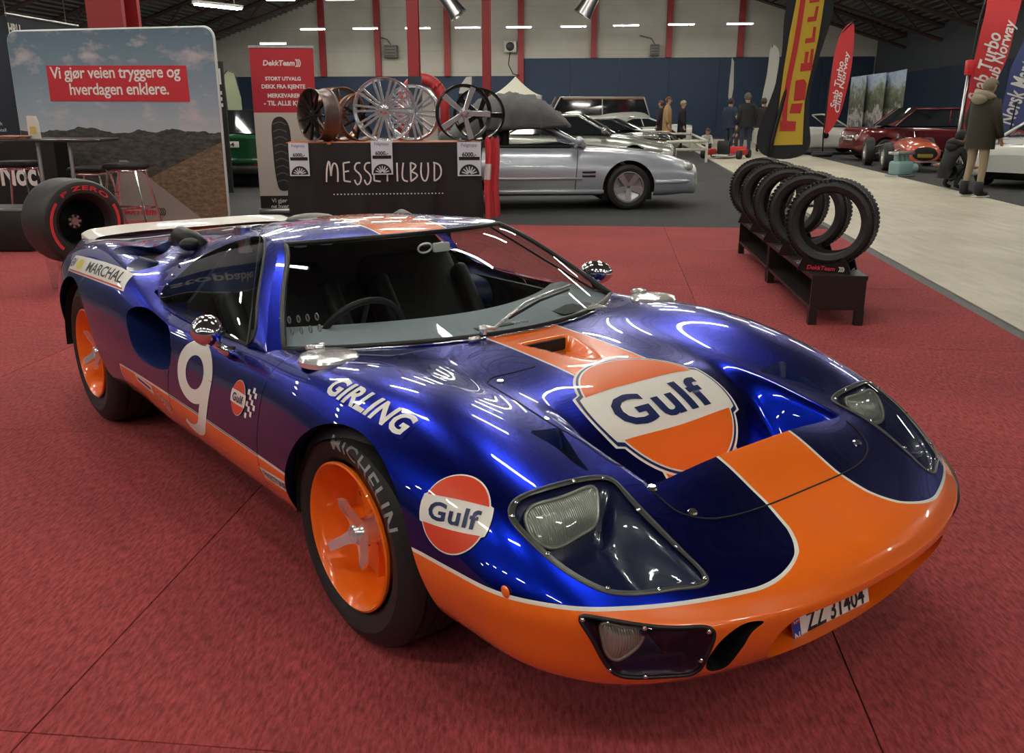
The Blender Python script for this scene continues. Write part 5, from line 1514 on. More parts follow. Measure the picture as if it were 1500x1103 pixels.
# alloy wheels on the table
def alloy(p, R, W, yaw, mr, ms, nsp, label, twin=False, tilt=0.0, open5=False):
    e = empty('alloy_wheel', p, yaw); tag(e, label, 'wheel', 'alloy wheels on the display table')
    mb = MB(); prof = [(R, 0), (R - .006, -.006), (R - .016, .0), (R - .022, .02), (R - .035, .06), (R - .04, W * .6), (R - .02, W - .02), (R, W), (R, W - .012), (R - .014, W - .022), (R - .024, W * .6), (R - .02, .04), (R - .006, .015)]
    mb.lathe(prof, 56, 'Y', closed=True)
    b = mb.build('rim', mr, e, .5); b.location = (0, 0, R)
    for k in range(nsp):
        a = 2 * math.pi * k / nsp + .05
        for da in ((-.10, .10) if twin else (0,)):
            mb = MB(); R3 = Matrix.Rotation(a, 3, 'Y'); w0, w1 = (.013, .013) if twin else ((.024, .034) if open5 else (.017, .012))
            off = da * .14
            P = [(.03, .012, -w0 + off), (.03, .012, w0 + off), (R - .02, .006, w1 + off * 2.6), (R - .02, .006, -w1 + off * 2.6), (.03, .05, -w0 * 1.2 + off), (.03, .05, w0 * 1.2 + off), (R - .02, .035, w1 * 1.2 + off * 2.6), (R - .02, .035, -w1 * 1.2 + off * 2.6)]
            mb.add([R3 @ Vector(q) for q in P], [(0, 1, 2, 3), (7, 6, 5, 4), (0, 4, 5, 1), (1, 5, 6, 2), (2, 6, 7, 3), (3, 7, 4, 0)])
            s = mb.build('spoke', ms, e, False); s.location = (0, 0, R)
    mb = MB(); mb.lathe([(0, -.002), (.026, -.002), (.03, .004), (.06, .010), (.066, .05), (0, .05)], 24, 'Y'); h = mb.build('hub', ms, e, .5); h.location = (0, 0, R)
    for k in range(5):
        a = 2 * math.pi * k / 5; mb = MB(); mb.lathe([(0, .004), (.008, .004), (.008, .02)], 10, 'Y', (.048 * math.cos(a), .0, .048 * math.sin(a))); h = mb.build('bolt_hole', M_BLACK, e, False); h.location = (0, 0, R)
    return e
M_BLKW = mat('gloss_black_alloy', (.02, .018, .018), .25, .4); M_BRZ = mat('bronze_alloy', (.33, .20, .14), .3, .8); M_SILW = mat('silver_alloy', (.72, .74, .80), .25, .9); M_MACH = mat('machined_alloy', (.55, .55, .58), .3, .9); M_GUN = mat('gunmetal_alloy', (.17, .13, .12), .35, .7)
def tpos(px, dy): 
    x, _ = on_table(px, 205); return TL + Vector((math.cos(aT), math.sin(aT), 0)) * x + Vector((-math.sin(aT), math.cos(aT), 0)) * dy + Vector((0, 0, HT))
alloy(tpos(456, .20), .335, .23, aT + math.radians(-52), M_GUN, M_BLKW, 11, 'matt black many-spoked alloy wheel turned sideways at the table left end')
alloy(tpos(502, .53), .345, .22, aT + math.radians(35), M_BRZ, M_BRZ, 7, 'bronze alloy wheel standing rearmost behind the black one')
alloy(tpos(530, .44), .305, .16, aT + math.radians(30), M_BRZ, M_BLKW, 7, 'bronze alloy wheel with dark spokes between the black and silver wheels')
alloy(tpos(564, .10), .40, .16, aT + math.radians(-6), M_SILW, M_SILW, 10, 'bright silver twin-spoked alloy wheel at the front of the table', True)
alloy(tpos(604, .45), .36, .20, aT + math.radians(-14), M_SILW, M_SILW, 10, 'second silver alloy wheel half hidden behind the front silver one', True)
alloy(tpos(682, .12), .36, .18, aT + math.radians(4), M_BLKW, M_MACH, 5, 'black and machined five-spoke alloy wheel near the red flag', False, open5=True)
alloy(tpos(706, .45), .34, .20, aT + math.radians(-10), M_BLKW, M_BLKW, 5, 'black alloy wheel standing behind the machined five-spoke one', False, open5=True)

# bar table, stools and the neighbouring stand at the left
tc_ = at_y(82, 203, 10.6); tz_ = tc_.z
e = empty('bar_table', (tc_.x - .15, 10.6, 0)); tag(e, 'high bar table with dark top and steel legs before the backdrop', 'table')
mb = MB(); mb.rbox((0, 0, tz_ - .015), (1.45, .65, .035), .012); mb.build('table_top', mat('dark_table_top', (.03, .03, .032), .15), e)
for px in (62, 108):
    x = at_y(px, 240, 10.5).x - (tc_.x - .15); mb = MB(); mb.cyl((x, -.15, 0), (x - .02, -.1, tz_ - .03), .022, 12); mb.build('leg', M_ALU, e)
bp = Vector((at_y(50, 190, 10.5).x, 10.5, tz_ + .0035))
e = empty('sweets_bag', bp); tag(e, 'small white and yellow paper bag standing on the bar table', 'bag')
mb = MB(); mb.prism([(-.055, 0), (.055, 0), (.05, .17), (.03, .24), (-.05, .245), (-.058, .1)], -.03, .03, 'XZ'); mb.build('paper_bag', mat('paper_white', (.65, .63, .55), .7), e, False)
mb = MB(); mb.prism([(-.035, .05), (.04, .05), (.035, .13), (-.03, .13)], -.0335, -.031, 'XZ'); mb.build('bag_print', mat('bag_yellow', (.6, .45, .12), .6), e, False)
e = empty('leaflet_pile', Vector((at_y(20, 196, 10.4).x, 10.4, tz_ + .0035))); tag(e, 'flat pile of reddish leaflets lying on the bar table', 'leaflets')
mb = MB()
for i in range(5): mb.box((random.uniform(-.03, .03), random.uniform(-.03, .03), .004 + i * .007), (.30, .21, .006), random.uniform(-.3, .3))
mb.build('leaflets', mat('leaflet_print', (.42, .22, .16), .5, noise=.5, nscale=14), e, False)
def stool(px, py, Y, label):
    c = at_y(px, py, Y); e = empty('bar_stool', (c.x, Y, 0)); tag(e, label, 'stool', 'bar stools by the bar table')
    z = c.z; mb = MB(); mb.rbox((0, 0, z), (.42, .40, .07), .03, n=3); mb.build('seat', M_TRIM, e)
    mb = MB(); mb.tube([(.23 * math.cos(a), .21 * math.sin(a), z - .05) for a in np.linspace(0, 2 * math.pi, 20, endpoint=False)], .012, 6, closed=True); mb.build('seat_ring', M_CHROME, e, True)
    for sx in (-1, 1):
        for sy in (-1, 1): mb = MB(); mb.tube([(sx * .16, sy * .15, z - .05), (sx * .27, sy * .24, .0)], .013, 8); mb.build('leg', M_CHROME, e)
    mb = MB(); mb.tube([(sx * .22, sy * .20, .30) for sx, sy in ((-1, -1), (1, -1), (1, 1), (-1, 1))], .010, 6, closed=True); mb.build('foot_ring', M_CHROME, e, True)
stool(185, 243, 10.9, 'black seated bar stool nearest the dealer lettering on the backdrop'); stool(133, 248, 11.2, 'black seated bar stool in the middle behind the racing tyre'); stool(24, 240, 10.9, 'black seated bar stool at the left edge before white lettering')
# neighbouring dark stand
a_ = at_y(-40, 161, 13.2); e = empty('dark_booth_panel', (a_.x, 13.2, 0), .05); tag(e, 'dark navy booth panel at the far left behind the bar table', 'booth panel')
hz = at_y(20, 50, 13.2).z; mb = MB(); mb.box((.55, 0, hz / 2), (1.35, .06, hz)); mb.build('panel', mat('booth_navy', (.018, .024, .035), .5), e, False)
for i in range(3): flat_text('panel_small_lettering', fit2(text_mesh(('Felger', 'Dekkskift', 'Dekkhotell')[i]), .25 + .02 * i, 1.32 - i * .085, h=.045), (0, -.035, 0), (1, 0, 0), (0, 0, 1), M_PWHITE, e)
a_ = at_y(-30, 161, 11.9); e = empty('dark_counter', (a_.x, 11.9, 0)); tag(e, 'black counter front with cropped white lettering at left edge', 'counter')
z1 = at_y(20, 208, 11.9).z; mb = MB(); mb.box((.42, .2, z1 / 2), (.9, .4, z1)); mb.build('counter_body', mat('counter_black', (.010, .010, .011), .45), e, False)
xx_, zz_ = at_y(27, 255, 11.9).x - a_.x, at_y(27, 255, 11.9).z
flat_text('counter_lettering', fit2(text_mesh('Noc', .03), xx_, zz_, w=.46, h=.30), (0, -.004, 0), (1, 0, 0), (0, 0, 1), M_PWHITE, e)
a_ = ground(-30, 369); e = empty('black_storage_box', (a_.x, a_.y, 0)); tag(e, 'low black storage box with pale lid edge on the carpet', 'box')
zb_ = at_y(15, 310, a_.y).z; mb = MB(); mb.rbox((.25, .25, zb_ / 2), (.62, .5, zb_), .02); mb.build('box_body', mat('box_black', (.013, .014, .014), .4), e); mb = MB(); mb.rbox((.25, .25, zb_ + .012), (.64, .52, .03), .01); mb.build('box_lid', mat('box_lid_grey', (.13, .14, .14), .4), e)
# header banner on poles above the backdrop
p0 = at_y(8, 20, 16); p1 = at_y(114, 38, 14.5); e = empty('hanging_header', (p0.x, p0.y, 0)); tag(e, 'dark hanging header strip with white letters above the backdrop', 'sign')
d = p1 - p0
mb = MB(); mb.tube([(0, 0, p0.z), (d.x, d.y, p1.z)], .02, 6); mb.build('rail', M_ALU, e, True)
mb = MB(); mb.add([(0, .01, p0.z), (d.x, d.y + .01, p1.z), (d.x, d.y + .01, p1.z - .5), (0, .01, p0.z - .5)], [(0, 1, 2, 3)]); mb.build('header_cloth', mat('header_dark', (.025, .028, .035), .6), e, False)
r_ = Vector((d.x, d.y, p1.z - p0.z)).normalized()
flat_text('header_lettering', fit2(text_mesh('HRU', .04), .26, -.22, h=.17), (0, -.01, p0.z), r_, (0, 0, 1), M_PWHITE, e)
for q, px in ((0, 0), (1, 94)):
    mb = MB(); s = Vector((0, 0, p0.z)) if q == 0 else Vector((d.x * .85, d.y * .85, p1.z + .04)); mb.tube([s, s + Vector((-.1 if q == 0 else -.05, 0, 3.0))], .008, 6); mb.build('suspension_wire', M_ALU, e, True)
# black board with H and E behind the backdrop, and the green frame
p0 = ground(322, 270); p0 = at_y(322, 161, 16.5); e = empty('letter_board', (p0.x, 16.5, 0)); tag(e, 'black upright board with white capitals beside the backdrop edge', 'sign')
z0, z1 = at_y(322, 158, 16.5).z, at_y(322, 90, 16.5).z
mb = MB(); mb.box((0, 0, z1 / 2), (.24, .05, z1)); mb.build('board', mat('board_black', (.015, .016, .017), .5), e, False)
for ch, py in (('H', 112), ('E', 145)): flat_text('board_letter', fit2(text_mesh(ch, .04), 0, at_y(322, py, 16.5).z, w=.15, h=.26), (0, -.027, 0), (1, 0, 0), (0, 0, 1), M_PWHITE, e)
p0 = at_y(338, 161, 22); e = empty('sail_banner', (p0.x, 22, 0)); tag(e, 'pale green rounded sail banner behind the letter board', 'banner')
z0, z1 = at_y(338, 160, 22).z, at_y(338, 103, 22).z
mb = MB(); mb.prism([(.0, 0), (.30, 0), (.26, z0 + .3 * (z1 - z0)), (.14, z1 - .06), (0, z1), (-.10, z1 - .1)], -.01, .01, 'XZ'); mb.build('sail_cloth', mat('pale_green_cloth', (.30, .34, .22), .7), e, False)
mb = MB(); mb.tube([(-.02, -.012, 0), (-.1, -.012, z1 - .1), (0, -.012, z1), (.16, -.012, z1 - .06), (.28, -.012, z0 + .3 * (z1 - z0))], .012, 6); mb.build('pole', M_BLACK, e, True)

# tall flag of the next stand, left of the picture (its lettering shows mirrored in the car's side window)
e = empty('tall_stand_flag', (-8.0, 8.3, 0), math.radians(52)); tag(e, 'tall blue stand flag seen only mirrored in the side window', 'flag')
mb = MB(); mb.box((.8, 0, 3.7), (1.2, .03, 3.6)); mb.build('blue_field', mat('sign_blue', (.03, .06, .26), .5), e, False)
mb = MB(); mb.box((2.0, 0, 3.2), (1.2, .03, 4.4)); mb.build('grey_field', mat('sign_grey', (.42, .46, .52), .5), e, False)
for x in (.15, 1.4, 2.65): mb = MB(); mb.cyl((x, .05, 0), (x, .05, 5.6), .03, 10); mb.build('flag_pole', M_ALU, e)
flat_text('flag_lettering', fit2(text_mesh('Unstoppable', .02), .8, 3.7, w=2.9, rot=math.pi / 2), (0, -.02, 0), (1, 0, 0), (0, 0, 1), M_PWHITE, e)
# ------------------------------------------------------------------ other cars in the hall
M_CARGLASS = mat('car_window_glass', (.012, .015, .018), .06, coat=1.0)
M_TYREB = mat('plain_tyre', (.018, .018, .018), .6)
M_LAMPC = mat('car_lamp_clear', (.55, .56, .56), .1, .5, coat=1.0)
M_TAIL = mat('tail_lamp_red', (.45, .01, .015), .2, coat=1.0)
def road_wheel(parent, x, y, R, mr, spokes=5, W=.2, rim=.70):
    s = -1 if y < 0 else 1
    mb = MB(); mb.lathe([(R * rim, -W / 2), (R * .85, -W / 2 - .008), (R * .97, -W / 2 + .01), (R, -W / 2 + .03), (R, W / 2 - .03), (R * .97, W / 2), (R * rim, W / 2)], 36, 'Y')
    mb.V = [(a, b * -s, c) for a, b, c in mb.V]; w = mb.build('wheel', M_TYREB, parent, .5); w.location = (x, y, R)
    mb = MB(); mb.lathe([(R * rim, -W / 2 + .005), (R * rim - .012, -W / 2 + .004), (R * rim - .03, -W / 2 + .05), (R * .2, -W / 2 + .09), (0, -W / 2 + .09)], 36, 'Y')
    mb.V = [(a, b * -s, c) for a, b, c in mb.V]; mb.build('rim', mr, w, .5)
    for k in range(spokes):
        a = 2 * math.pi * k / spokes + .3; R3 = Matrix.Rotation(a, 3, 'Y'); mb = MB()
        mb.add([R3 @ Vector(q) for q in [(.02, -W / 2 + .03, -.035), (.02, -W / 2 + .03, .035), (R * rim - .02, -W / 2 + .015, .045), (R * rim - .02, -W / 2 + .015, -.045), (.02, -W / 2 + .06, -.04), (.02, -W / 2 + .06, .04), (R * rim - .02, -W / 2 + .05, .05), (R * rim - .02, -W / 2 + .05, -.05)]], [(0, 1, 2, 3), (0, 4, 5, 1), (1, 5, 6, 2), (2, 6, 7, 3), (3, 7, 4, 0)])
        mb.V = [(a_, b_ * -s, c_) for a_, b_, c_ in mb.V]; mb.build('spoke', mr, w, False)
    return w
def auto(name, label, cat_, loc, yaw, st, paint, gh=None, wheels=((1.25, .33), (-1.25, .33)), track=.78, rim=M_MACH, roofm=None, spokes=5, archr=.06, lamps=True, closed=True):
    """st: stations (x, half width, top z, bottom z) front to rear"""
    e = empty(name, loc, yaw); tag(e, label, cat_)
    st = np.array(st, float); xs = st[:, 0]
    rows = []
    for x, w, t, b in st:
        h = t - b
        rows.append([(x, -q * w, z) for q, z in ((0, t), (.35, t - .002), (.65, t - .012), (.86, t - .05 * min(1, h * 2)), (.97, t - .30 * h), (1.0, t - .52 * h), (.985, b + .22 * h), (.93, b + .06 * h), (.84, b))])
    A = np.array(rows); nr, nc, _ = A.shape
    t_ = np.concatenate([[0], np.cumsum(np.maximum(np.abs(np.diff(xs)), .03) ** .8)])
    us = np.unique(np.concatenate([np.linspace(t_[i], t_[i + 1], max(3, int(abs(xs[i + 1] - xs[i]) / .06) + 2)) for i in range(nr - 1)]))
    B = nspl(t_, A.reshape(nr, -1), us).reshape(len(us), nc, 3)
    v = np.arange(nc, dtype=float); vg = np.concatenate([[-2, -1], v]); vs = np.linspace(0, nc - 1, 33)
    C = np.concatenate([B[:, 2:0:-1] * [1, -1, 1], B], 1).transpose(1, 0, 2).reshape(nc + 2, -1)
    D = nspl(vg, C, vs).reshape(len(vs), len(us), 3).transpose(1, 0, 2); D[:, 0, 1] = 0
    n, m = len(us), len(vs); V = D.reshape(-1, 3)
    F = [(i * m + j, i * m + j + 1, (i + 1) * m + j + 1, (i + 1) * m + j) for i in range(n - 1) for j in range(m - 1)]
    for wx, wr in wheels:
        s = np.hypot(V[:, 0] - wx, np.maximum(V[:, 2] - wr, 0)) - (wr + archr); s = np.where(V[:, 1] < -.45, s, 1); V, F, _ = clip_mesh(V, F, s)
    merged('body', np.concatenate([V, np.zeros((len(V), 1))], 1), F, paint, False, e)
    for i_, nm in ((0, 'front_panel'), (-1, 'rear_panel')):
        L = [tuple(p) for p in D[i_]]; k = len(L); mb = MB(); mb.add(L + [(a, -b, c) for a, b, c in L], [(i, i + 1, k + i + 1, k + i) for i in range(k - 1)]); mb.build(nm, paint, e, False)
    x0, x1 = xs.min(), xs.max(); bz = st[:, 3].min()
    mb = MB(); mb.box(((x0 + x1) / 2, 0, bz + .10), ((x1 - x0) * .9, 2 * st[:, 1].max() * .80, .12)); 
    for wx, wr in wheels: mb.box((wx, 0, wr + .02), (2 * wr + .1, 2 * st[:, 1].max() * .86, wr * 1.3))
    mb.build('chassis', M_WELL, e, False)
    for wx, wr in wheels:
        for s in (-1, 1): road_wheel(e, wx, s * track, wr, rim, spokes)
    if gh:
        xb0, xt0, xt1, xb1, zb, zr, wb, wr_ = gh
        def gp(x, y, z): return (x, y, z)
        # four corners each side
        def sidepts(s): return [(xb0, s * wb * .93, zb), (xt0, s * wr_, zr - .035), (xt1, s * wr_, zr - .035), (xb1, s * wb * .90, zb)]
        Rr, Ll = sidepts(-1), sidepts(1)
        def strip(a, b, bulge, nm, mt, k=10, axis=0, zb_=0):
            P = []; 
            for f in np.linspace(0, 1, k):
                for g in np.linspace(0, 1, k):
                    p = Vector(a[0]).lerp(Vector(a[1]), f); q = Vector(b[0]).lerp(Vector(b[1]), f); r = p.lerp(q, g); r[axis] += bulge * 4 * g * (1 - g); r[2] += zb_ * 4 * g * (1 - g)
                    P.append(tuple(r))
            return mesh_obj(nm, P, [(i * k + j, i * k + j + 1, (i + 1) * k + j + 1, (i + 1) * k + j) for i in range(k - 1) for j in range(k - 1)], mt, e)
        strip((Rr[0], Rr[1]), (Ll[0], Ll[1]), .12 if xt0 < xb0 else -.12, 'windscreen', M_CARGLASS, zb_=.03)
        if closed:
            strip((Rr[1], Rr[2]), (Ll[1], Ll[2]), 0, 'roof', roofm or paint, zb_=.04)
            strip((Rr[2], Rr[3]), (Ll[2], Ll[3]), -.08, 'rear_window', M_CARGLASS, zb_=.03)
            for S in (Rr, Ll):
                mesh_obj('side_window', S, [(0, 1, 2, 3)], M_CARGLASS, e, smooth=False)
                for a, b in ((0, 1), (1, 2), (2, 3)): mb = MB(); mb.tube([S[a], S[b]], .03, 6); mb.build('window_pillar', roofm or paint, e, True)
                mid = (Vector(S[1]).lerp(Vector(S[2]), .5), Vector(S[0]).lerp(Vector(S[3]), .52)); mb = MB(); mb.tube(list(mid), .022, 6); mb.build('door_pillar', roofm or paint, e, True)
        else:
            for S in (Rr, Ll): mb = MB(); mb.tube([S[0], S[1]], .026, 6); mb.build('window_pillar', roofm or paint, e, True)
            mb = MB(); mb.tube([Rr[1], (Rr[1][0] + .05, 0, Rr[1][2] + .03), Ll[1]], .028, 6); mb.build('screen_header', roofm or paint, e, True)
    return e
def part(e, nm, m, fn, sm=.6):
    mb = MB(); fn(mb); return mb.build(nm, m, e, sm)
# --- silver convertible
M_SILVER = mat('silver_blue_paint', (.50, .54, .62), .32, .45, coat=1.0)
fw = ground(918, 306); yw = math.radians(5); fwd = Vector((math.cos(yw), math.sin(yw), 0)); lft = Vector((-math.sin(yw), math.cos(yw), 0))
cc = fw + lft * .80 - fwd * 1.27
SLS = [(2.40, .42, .52, .30), (2.37, .62, .60, .24), (2.26, .78, .68, .21), (1.95, .87, .775, .20), (1.27, .90, .865, .20), (.75, .905, .90, .20), (.2, .905, .91, .20), (-.5, .905, .915, .20), (-1.2, .905, .93, .20), (-1.8, .88, .93, .22), (-2.15, .82, .90, .26), (-2.25, .70, .84, .34)]
sl = auto('convertible_car', 'silver blue convertible with grey fabric cover over its half-open top', 'car', cc, yw, SLS, M_SILVER, (.62, -.02, -.8, -1.3, .90, 1.26, .86, .62), ((1.27, .325), (-1.245, .325)), .80, M_MACH, closed=False, spokes=5)
for s in (-1, 1):
    part(sl, 'headlamp', M_LAMPC, lambda mb: mb.sphere((2.17, s * .66, .60), .15, 16, 10, (.75, .95, .58)), True)
    part(sl, 'door_mirror', M_SILVER, lambda mb: (mb.sphere((.50, s * .99, .985), .095, 14, 10, (.7, 1.0, .75)), mb.tube([(.50, s * .99, .97), (.46, s * .90, .91)], .025, 8)), True)
    for i in range(2): part(sl, 'side_vent_slat', M_BLACK, lambda mb: mb.rbox((.67, s * .905, .545 - i * .055), (.20, .03, .028), .01))
    part(sl, 'side_moulding', mat('silver_trim', (.55, .58, .62), .3, .8), lambda mb: mb.rbox((-.40, s * .912, .455), (1.95, .02, .035), .008))
    part(sl, 'sill_moulding', mat('silver_trim', (.55, .58, .62), .3, .8), lambda mb: mb.rbox((-.05, s * .885, .262), (1.9, .03, .06), .012))
    part(sl, 'door_seam', M_WELL, lambda mb: mb.tube([(.50, s * .895, .86), (.49, s * .912, .60), (.47, s * .905, .30)], .005, 5), True)
    part(sl, 'front_indicator', M_LAMPC, lambda mb: mb.sphere((2.28, s * .66, .36), .06, 10, 6, (.6, 1, .6)), True)
part(sl, 'bumper', M_SILVER, lambda mb: mb.tube([(1.66, -.905, .40), (2.0, -.865, .40), (2.28, -.72, .40), (2.40, -.4, .40), (2.42, 0, .40), (2.40, .4, .40), (2.28, .72, .40), (2.0, .865, .40), (1.66, .905, .40)], .035, 8), True)
part(sl, 'seat', M_TRIM, lambda mb: (mb.rbox((-.55, -.37, .95), (.16, .46, .62), .06, n=3), mb.rbox((-.55, .37, .95), (.16, .46, .62), .06, n=3)))
part(sl, 'cockpit_rim', M_BLACK, lambda mb: mb.rbox((-.35, 0, .905), (1.55, 1.5, .05), .02))
# fabric cover
def fabric_cover(e):
    V = []; nx, ny = 30, 26
    for i in range(nx):
        f = i / (nx - 1); x = .42 - f * 1.75
        top = np.interp(f, [0, .08, .25, .5, .75, 1.0], [1.22, 1.40, 1.60, 1.66, 1.56, 1.12])
        for j in range(ny):
            a = math.pi * j / (ny - 1); y = -.80 * math.cos(a) * np.interp(f, [0, .3, 1], [.85, 1.0, 1.03]); lo = np.interp(f, [0, .1, .5, 1], [1.17, 1.17, 1.16, .93])
            z = lo + (top - lo) * math.sin(a) ** .5
            w = .032 * math.sin(i * 1.5 + 2 * math.sin(j * .7)) + .014 * math.sin(i * 2.6 + j * 1.1)
            V.append((x + w * .5, y + w, z + w * math.sin(a)))
    mesh_obj('fabric_cover', V, [(i * ny + j, i * ny + j + 1, (i + 1) * ny + j + 1, (i + 1) * ny + j) for i in range(nx - 1) for j in range(ny - 1)], mat('grey_cover_fabric', (.10, .10, .105), .85, bump=.4, bscale=14), e)
    P = [(.36, -.72, 1.20), (-.3, -.82, 1.175), (-.9, -.84, 1.15)]
    mb = MB(); mb.tube(P, .03, 8); mb.build('cover_hem', mat('cover_hem', (.05, .05, .053), .8), e, True)
fabric_cover(sl)
part(sl, 'rear_cover', mat('grey_cover_fabric', (.10, .10, .105), .85), lambda mb: mb.rbox((-1.05, 0, 1.0), (.9, 1.5, .22), .1, n=3))
# --- grey coupe behind it
M_GREYG = mat('pale_grey_green_paint', (.36, .38, .35), .25, .7, coat=1.0)
gp = at_y(846, 161, 20.5); gp.z = 0
COUPE = [(2.15, .45, .55, .28), (2.10, .70, .66, .22), (1.9, .84, .76, .20), (1.3, .90, .87, .20), (.75, .90, .94, .20), (0, .90, .95, .20), (-1.2, .90, .96, .20), (-1.9, .86, .94, .24), (-2.2, .72, .85, .32)]
gc = auto('grey_coupe', 'pale grey car with long bonnet parked behind the silver convertible', 'car', gp, math.radians(-6), COUPE, M_GREYG, (.72, .05, -.75, -1.45, .93, 1.33, .88, .62))
for s in (-1, 1):
    part(gc, 'headlamp', M_LAMPC, lambda mb: mb.sphere((1.95, s * .62, .66), .15, 14, 8, (.7, 1, .6)), True)
    part(gc, 'door_mirror', M_GREYG, lambda mb: mb.sphere((.6, s * .98, 1.0), .09, 12, 8, (.7, 1, .8)), True)
part(gc, 'bonnet_bulge', M_GREYG, lambda mb: mb.sphere((1.35, -.05, .87), .35, 16, 10, (1.2, .8, .25)), True)
# --- far white and dark sports cars
M_WHT = mat('white_car_paint', (.62, .64, .60), .25, coat=1.0); M_BLKC = mat('black_car_paint', (.015, .016, .018), .2, coat=1.0)
SPORT = [(2.1, .55, .50, .24), (2.0, .80, .60, .18), (1.4, .92, .72, .16), (.7, .92, .78, .16), (0, .92, .80, .16), (-1.0, .94, .86, .16), (-1.8, .92, .90, .20), (-2.15, .80, .86, .30)]
p = at_y(932, 161, 37); p.z = 0
w1 = auto('white_sports_car', 'white low sports car parked far back before the navy wall', 'car', p, math.radians(172), SPORT, M_WHT, (.85, .1, -.5, -1.4, .80, 1.14, .86, .58), rim=M_BLKW)
p = at_y(898, 161, 31); p.z = 0
w2 = auto('black_sports_car', 'black and white striped sports car in front of the white one', 'car', p, math.radians(-18), SPORT, M_BLKC, (.85, .1, -.5, -1.4, .80, 1.14, .86, .58), rim=M_MACH)
for s in (-.25, .25): part(w2, 'bonnet_stripe', M_WHT, lambda mb: mb.rbox((1.3, s, .745), (1.1, .22, .02), .008))
for s in (-1, 1): part(w2, 'headlamp', M_LAMPC, lambda mb: mb.sphere((1.95, s * .65, .52), .12, 12, 8, (.7, 1, .6)), True)
p = at_y(872, 161, 40); p.z = 0
van = auto('white_camper_van', 'pale camper van with an orange roof stripe far behind the grey car', 'car', p, math.radians(185), [(2.2, .75, 1.0, .3), (2.1, .88, 1.15, .22), (1.5, .90, 1.25, .2), (0, .90, 1.25, .2), (-2.1, .88, 1.25, .25), (-2.2, .8, 1.2, .3)], M_WHT, (2.0, 1.6, -1.9, -2.15, 1.2, 1.95, .86, .74))
part(van, 'roof_stripe', mat('van_orange', (.48, .22, .12), .5), lambda mb: mb.rbox((-.2, 0, 1.86), (3.4, 1.52, .06), .02))
# --- white convertible beyond the yellow flag
p = at_y(1205, 161, 31.5); p.z = 0
wc = auto('white_roadster', 'white open roadster with a round door badge behind the red flag', 'car', p, math.radians(8), [(2.1, .5, .55, .28), (2.02, .76, .66, .22), (1.7, .86, .76, .20), (1.1, .89, .84, .20), (.5, .89, .88, .20), (-.6, .89, .90, .20), (-1.6, .87, .92, .22), (-2.1, .72, .84, .32)], M_WHT, (.55, -.05, -.8, -1.3, .88, 1.28, .84, .6), rim=M_MACH, closed=False)
part(wc, 'door_badge', M_BLACK, lambda mb: mb.lathe([(0, -.9), (.10, -.9), (.10, -.88)], 20, 'Y', (-.25, -.005, .62)), False)
part(wc, 'headrest', M_TRIM, lambda mb: (mb.rbox((-.7, -.35, 1.0), (.12, .3, .4), .05), mb.rbox((-.7, .35, 1.0), (.12, .3, .4), .05)))
# --- dark red estate car
M_MAROON = mat('maroon_paint', (.13, .010, .014), .25, .2, coat=1.0)
p = at_y(1350, 161, 27.4); p.z = 0
es = auto('maroon_estate_car', 'dark red estate car with open bonnet line behind the racing single-seater', 'car', p, math.radians(183), [(2.1, .62, .66, .34), (2.05, .74, .78, .28), (1.5, .79, .92, .26), (.8, .80, .98, .26), (0, .80, .98, .26), (-1.4, .80, .98, .26), (-2.0, .76, .96, .30), (-2.1, .68, .9, .36)], M_MAROON, (1.05, .45, -1.55, -1.95, .97, 1.48, .78, .62), ((1.30, .31), (-1.25, .31)), .70)
for s in (-1, 1): part(es, 'headlamp', M_LAMPC, lambda mb: mb.sphere((2.06, s * .55, .66), .09, 12, 8, (.5, 1, 1)), True)
part(es, 'belt_trim', M_CHROME, lambda mb: mb.box((-.3, .802, .93), (3.4, .012, .018)), False)
part(es, 'grille', M_CHROME, lambda mb: mb.rbox((2.09, 0, .64), (.05, .7, .14), .02))
# --- red single-seater
M_RACER = mat('racer_red_paint', (.40, .012, .018), .25, .1, coat=1.0); M_RACEO = mat('racer_orange_red', (.52, .10, .05), .3, coat=1.0)
rp = ground(1335, 255); rp = Vector((rp.x, 23.6, 0)); rc = empty('single_seater', (at_y(1338, 161, 23.6).x, 23.6, 0), math.radians(-101)); tag(rc, 'red vintage single-seater racing car with exposed wheels', 'car')
def cigar(e, rows, nm, m, n=20):
    V = []
    for x, cz, ry, rz, ex in rows:
        for k in range(n):
            a = 2 * math.pi * k / n; c, s = math.cos(a), math.sin(a); V.append((x, ry * math.copysign(abs(c) ** ex, c), cz + rz * math.copysign(abs(s) ** ex, s)))
    F = [(i * n + k, i * n + (k + 1) % n, (i + 1) * n + (k + 1) % n, (i + 1) * n + k) for i in range(len(rows) - 1) for k in range(n)] + [tuple(range(n))[::-1], tuple((len(rows) - 1) * n + k for k in range(n))]
    return mesh_obj(nm, V, F, m, e, smooth=.9)
cigar(rc, [(1.75, .40, .30, .15, .8), (1.70, .42, .36, .20, .8), (1.4, .46, .40, .25, .85), (.9, .48, .42, .29, .85), (.4, .48, .42, .30, .8), (.0, .46, .40, .28, .8)], 'nose', M_RACEO)
cigar(rc, [(.02, .45, .40, .27, .8), (-.6, .44, .38, .26, .8), (-1.2, .46, .32, .26, .9), (-1.8, .46, .18, .18, 1), (-2.1, .46, .05, .06, 1)], 'tail', M_RACER)
part(rc, 'radiator_mouth', M_WELL, lambda mb: mb.sphere((1.74, 0, .42), .27, 20, 10, (.12, 1.1, .62)), True)
part(rc, 'mouth_bar', mat('racer_mustard', (.22, .17, .02), .4), lambda mb: mb.rbox((1.79, 0, .38), (.02, .34, .09), .008))
part(rc, 'splitter', M_ALU, lambda mb: mb.rbox((1.66, 0, .24), (.26, .62, .02), .008))
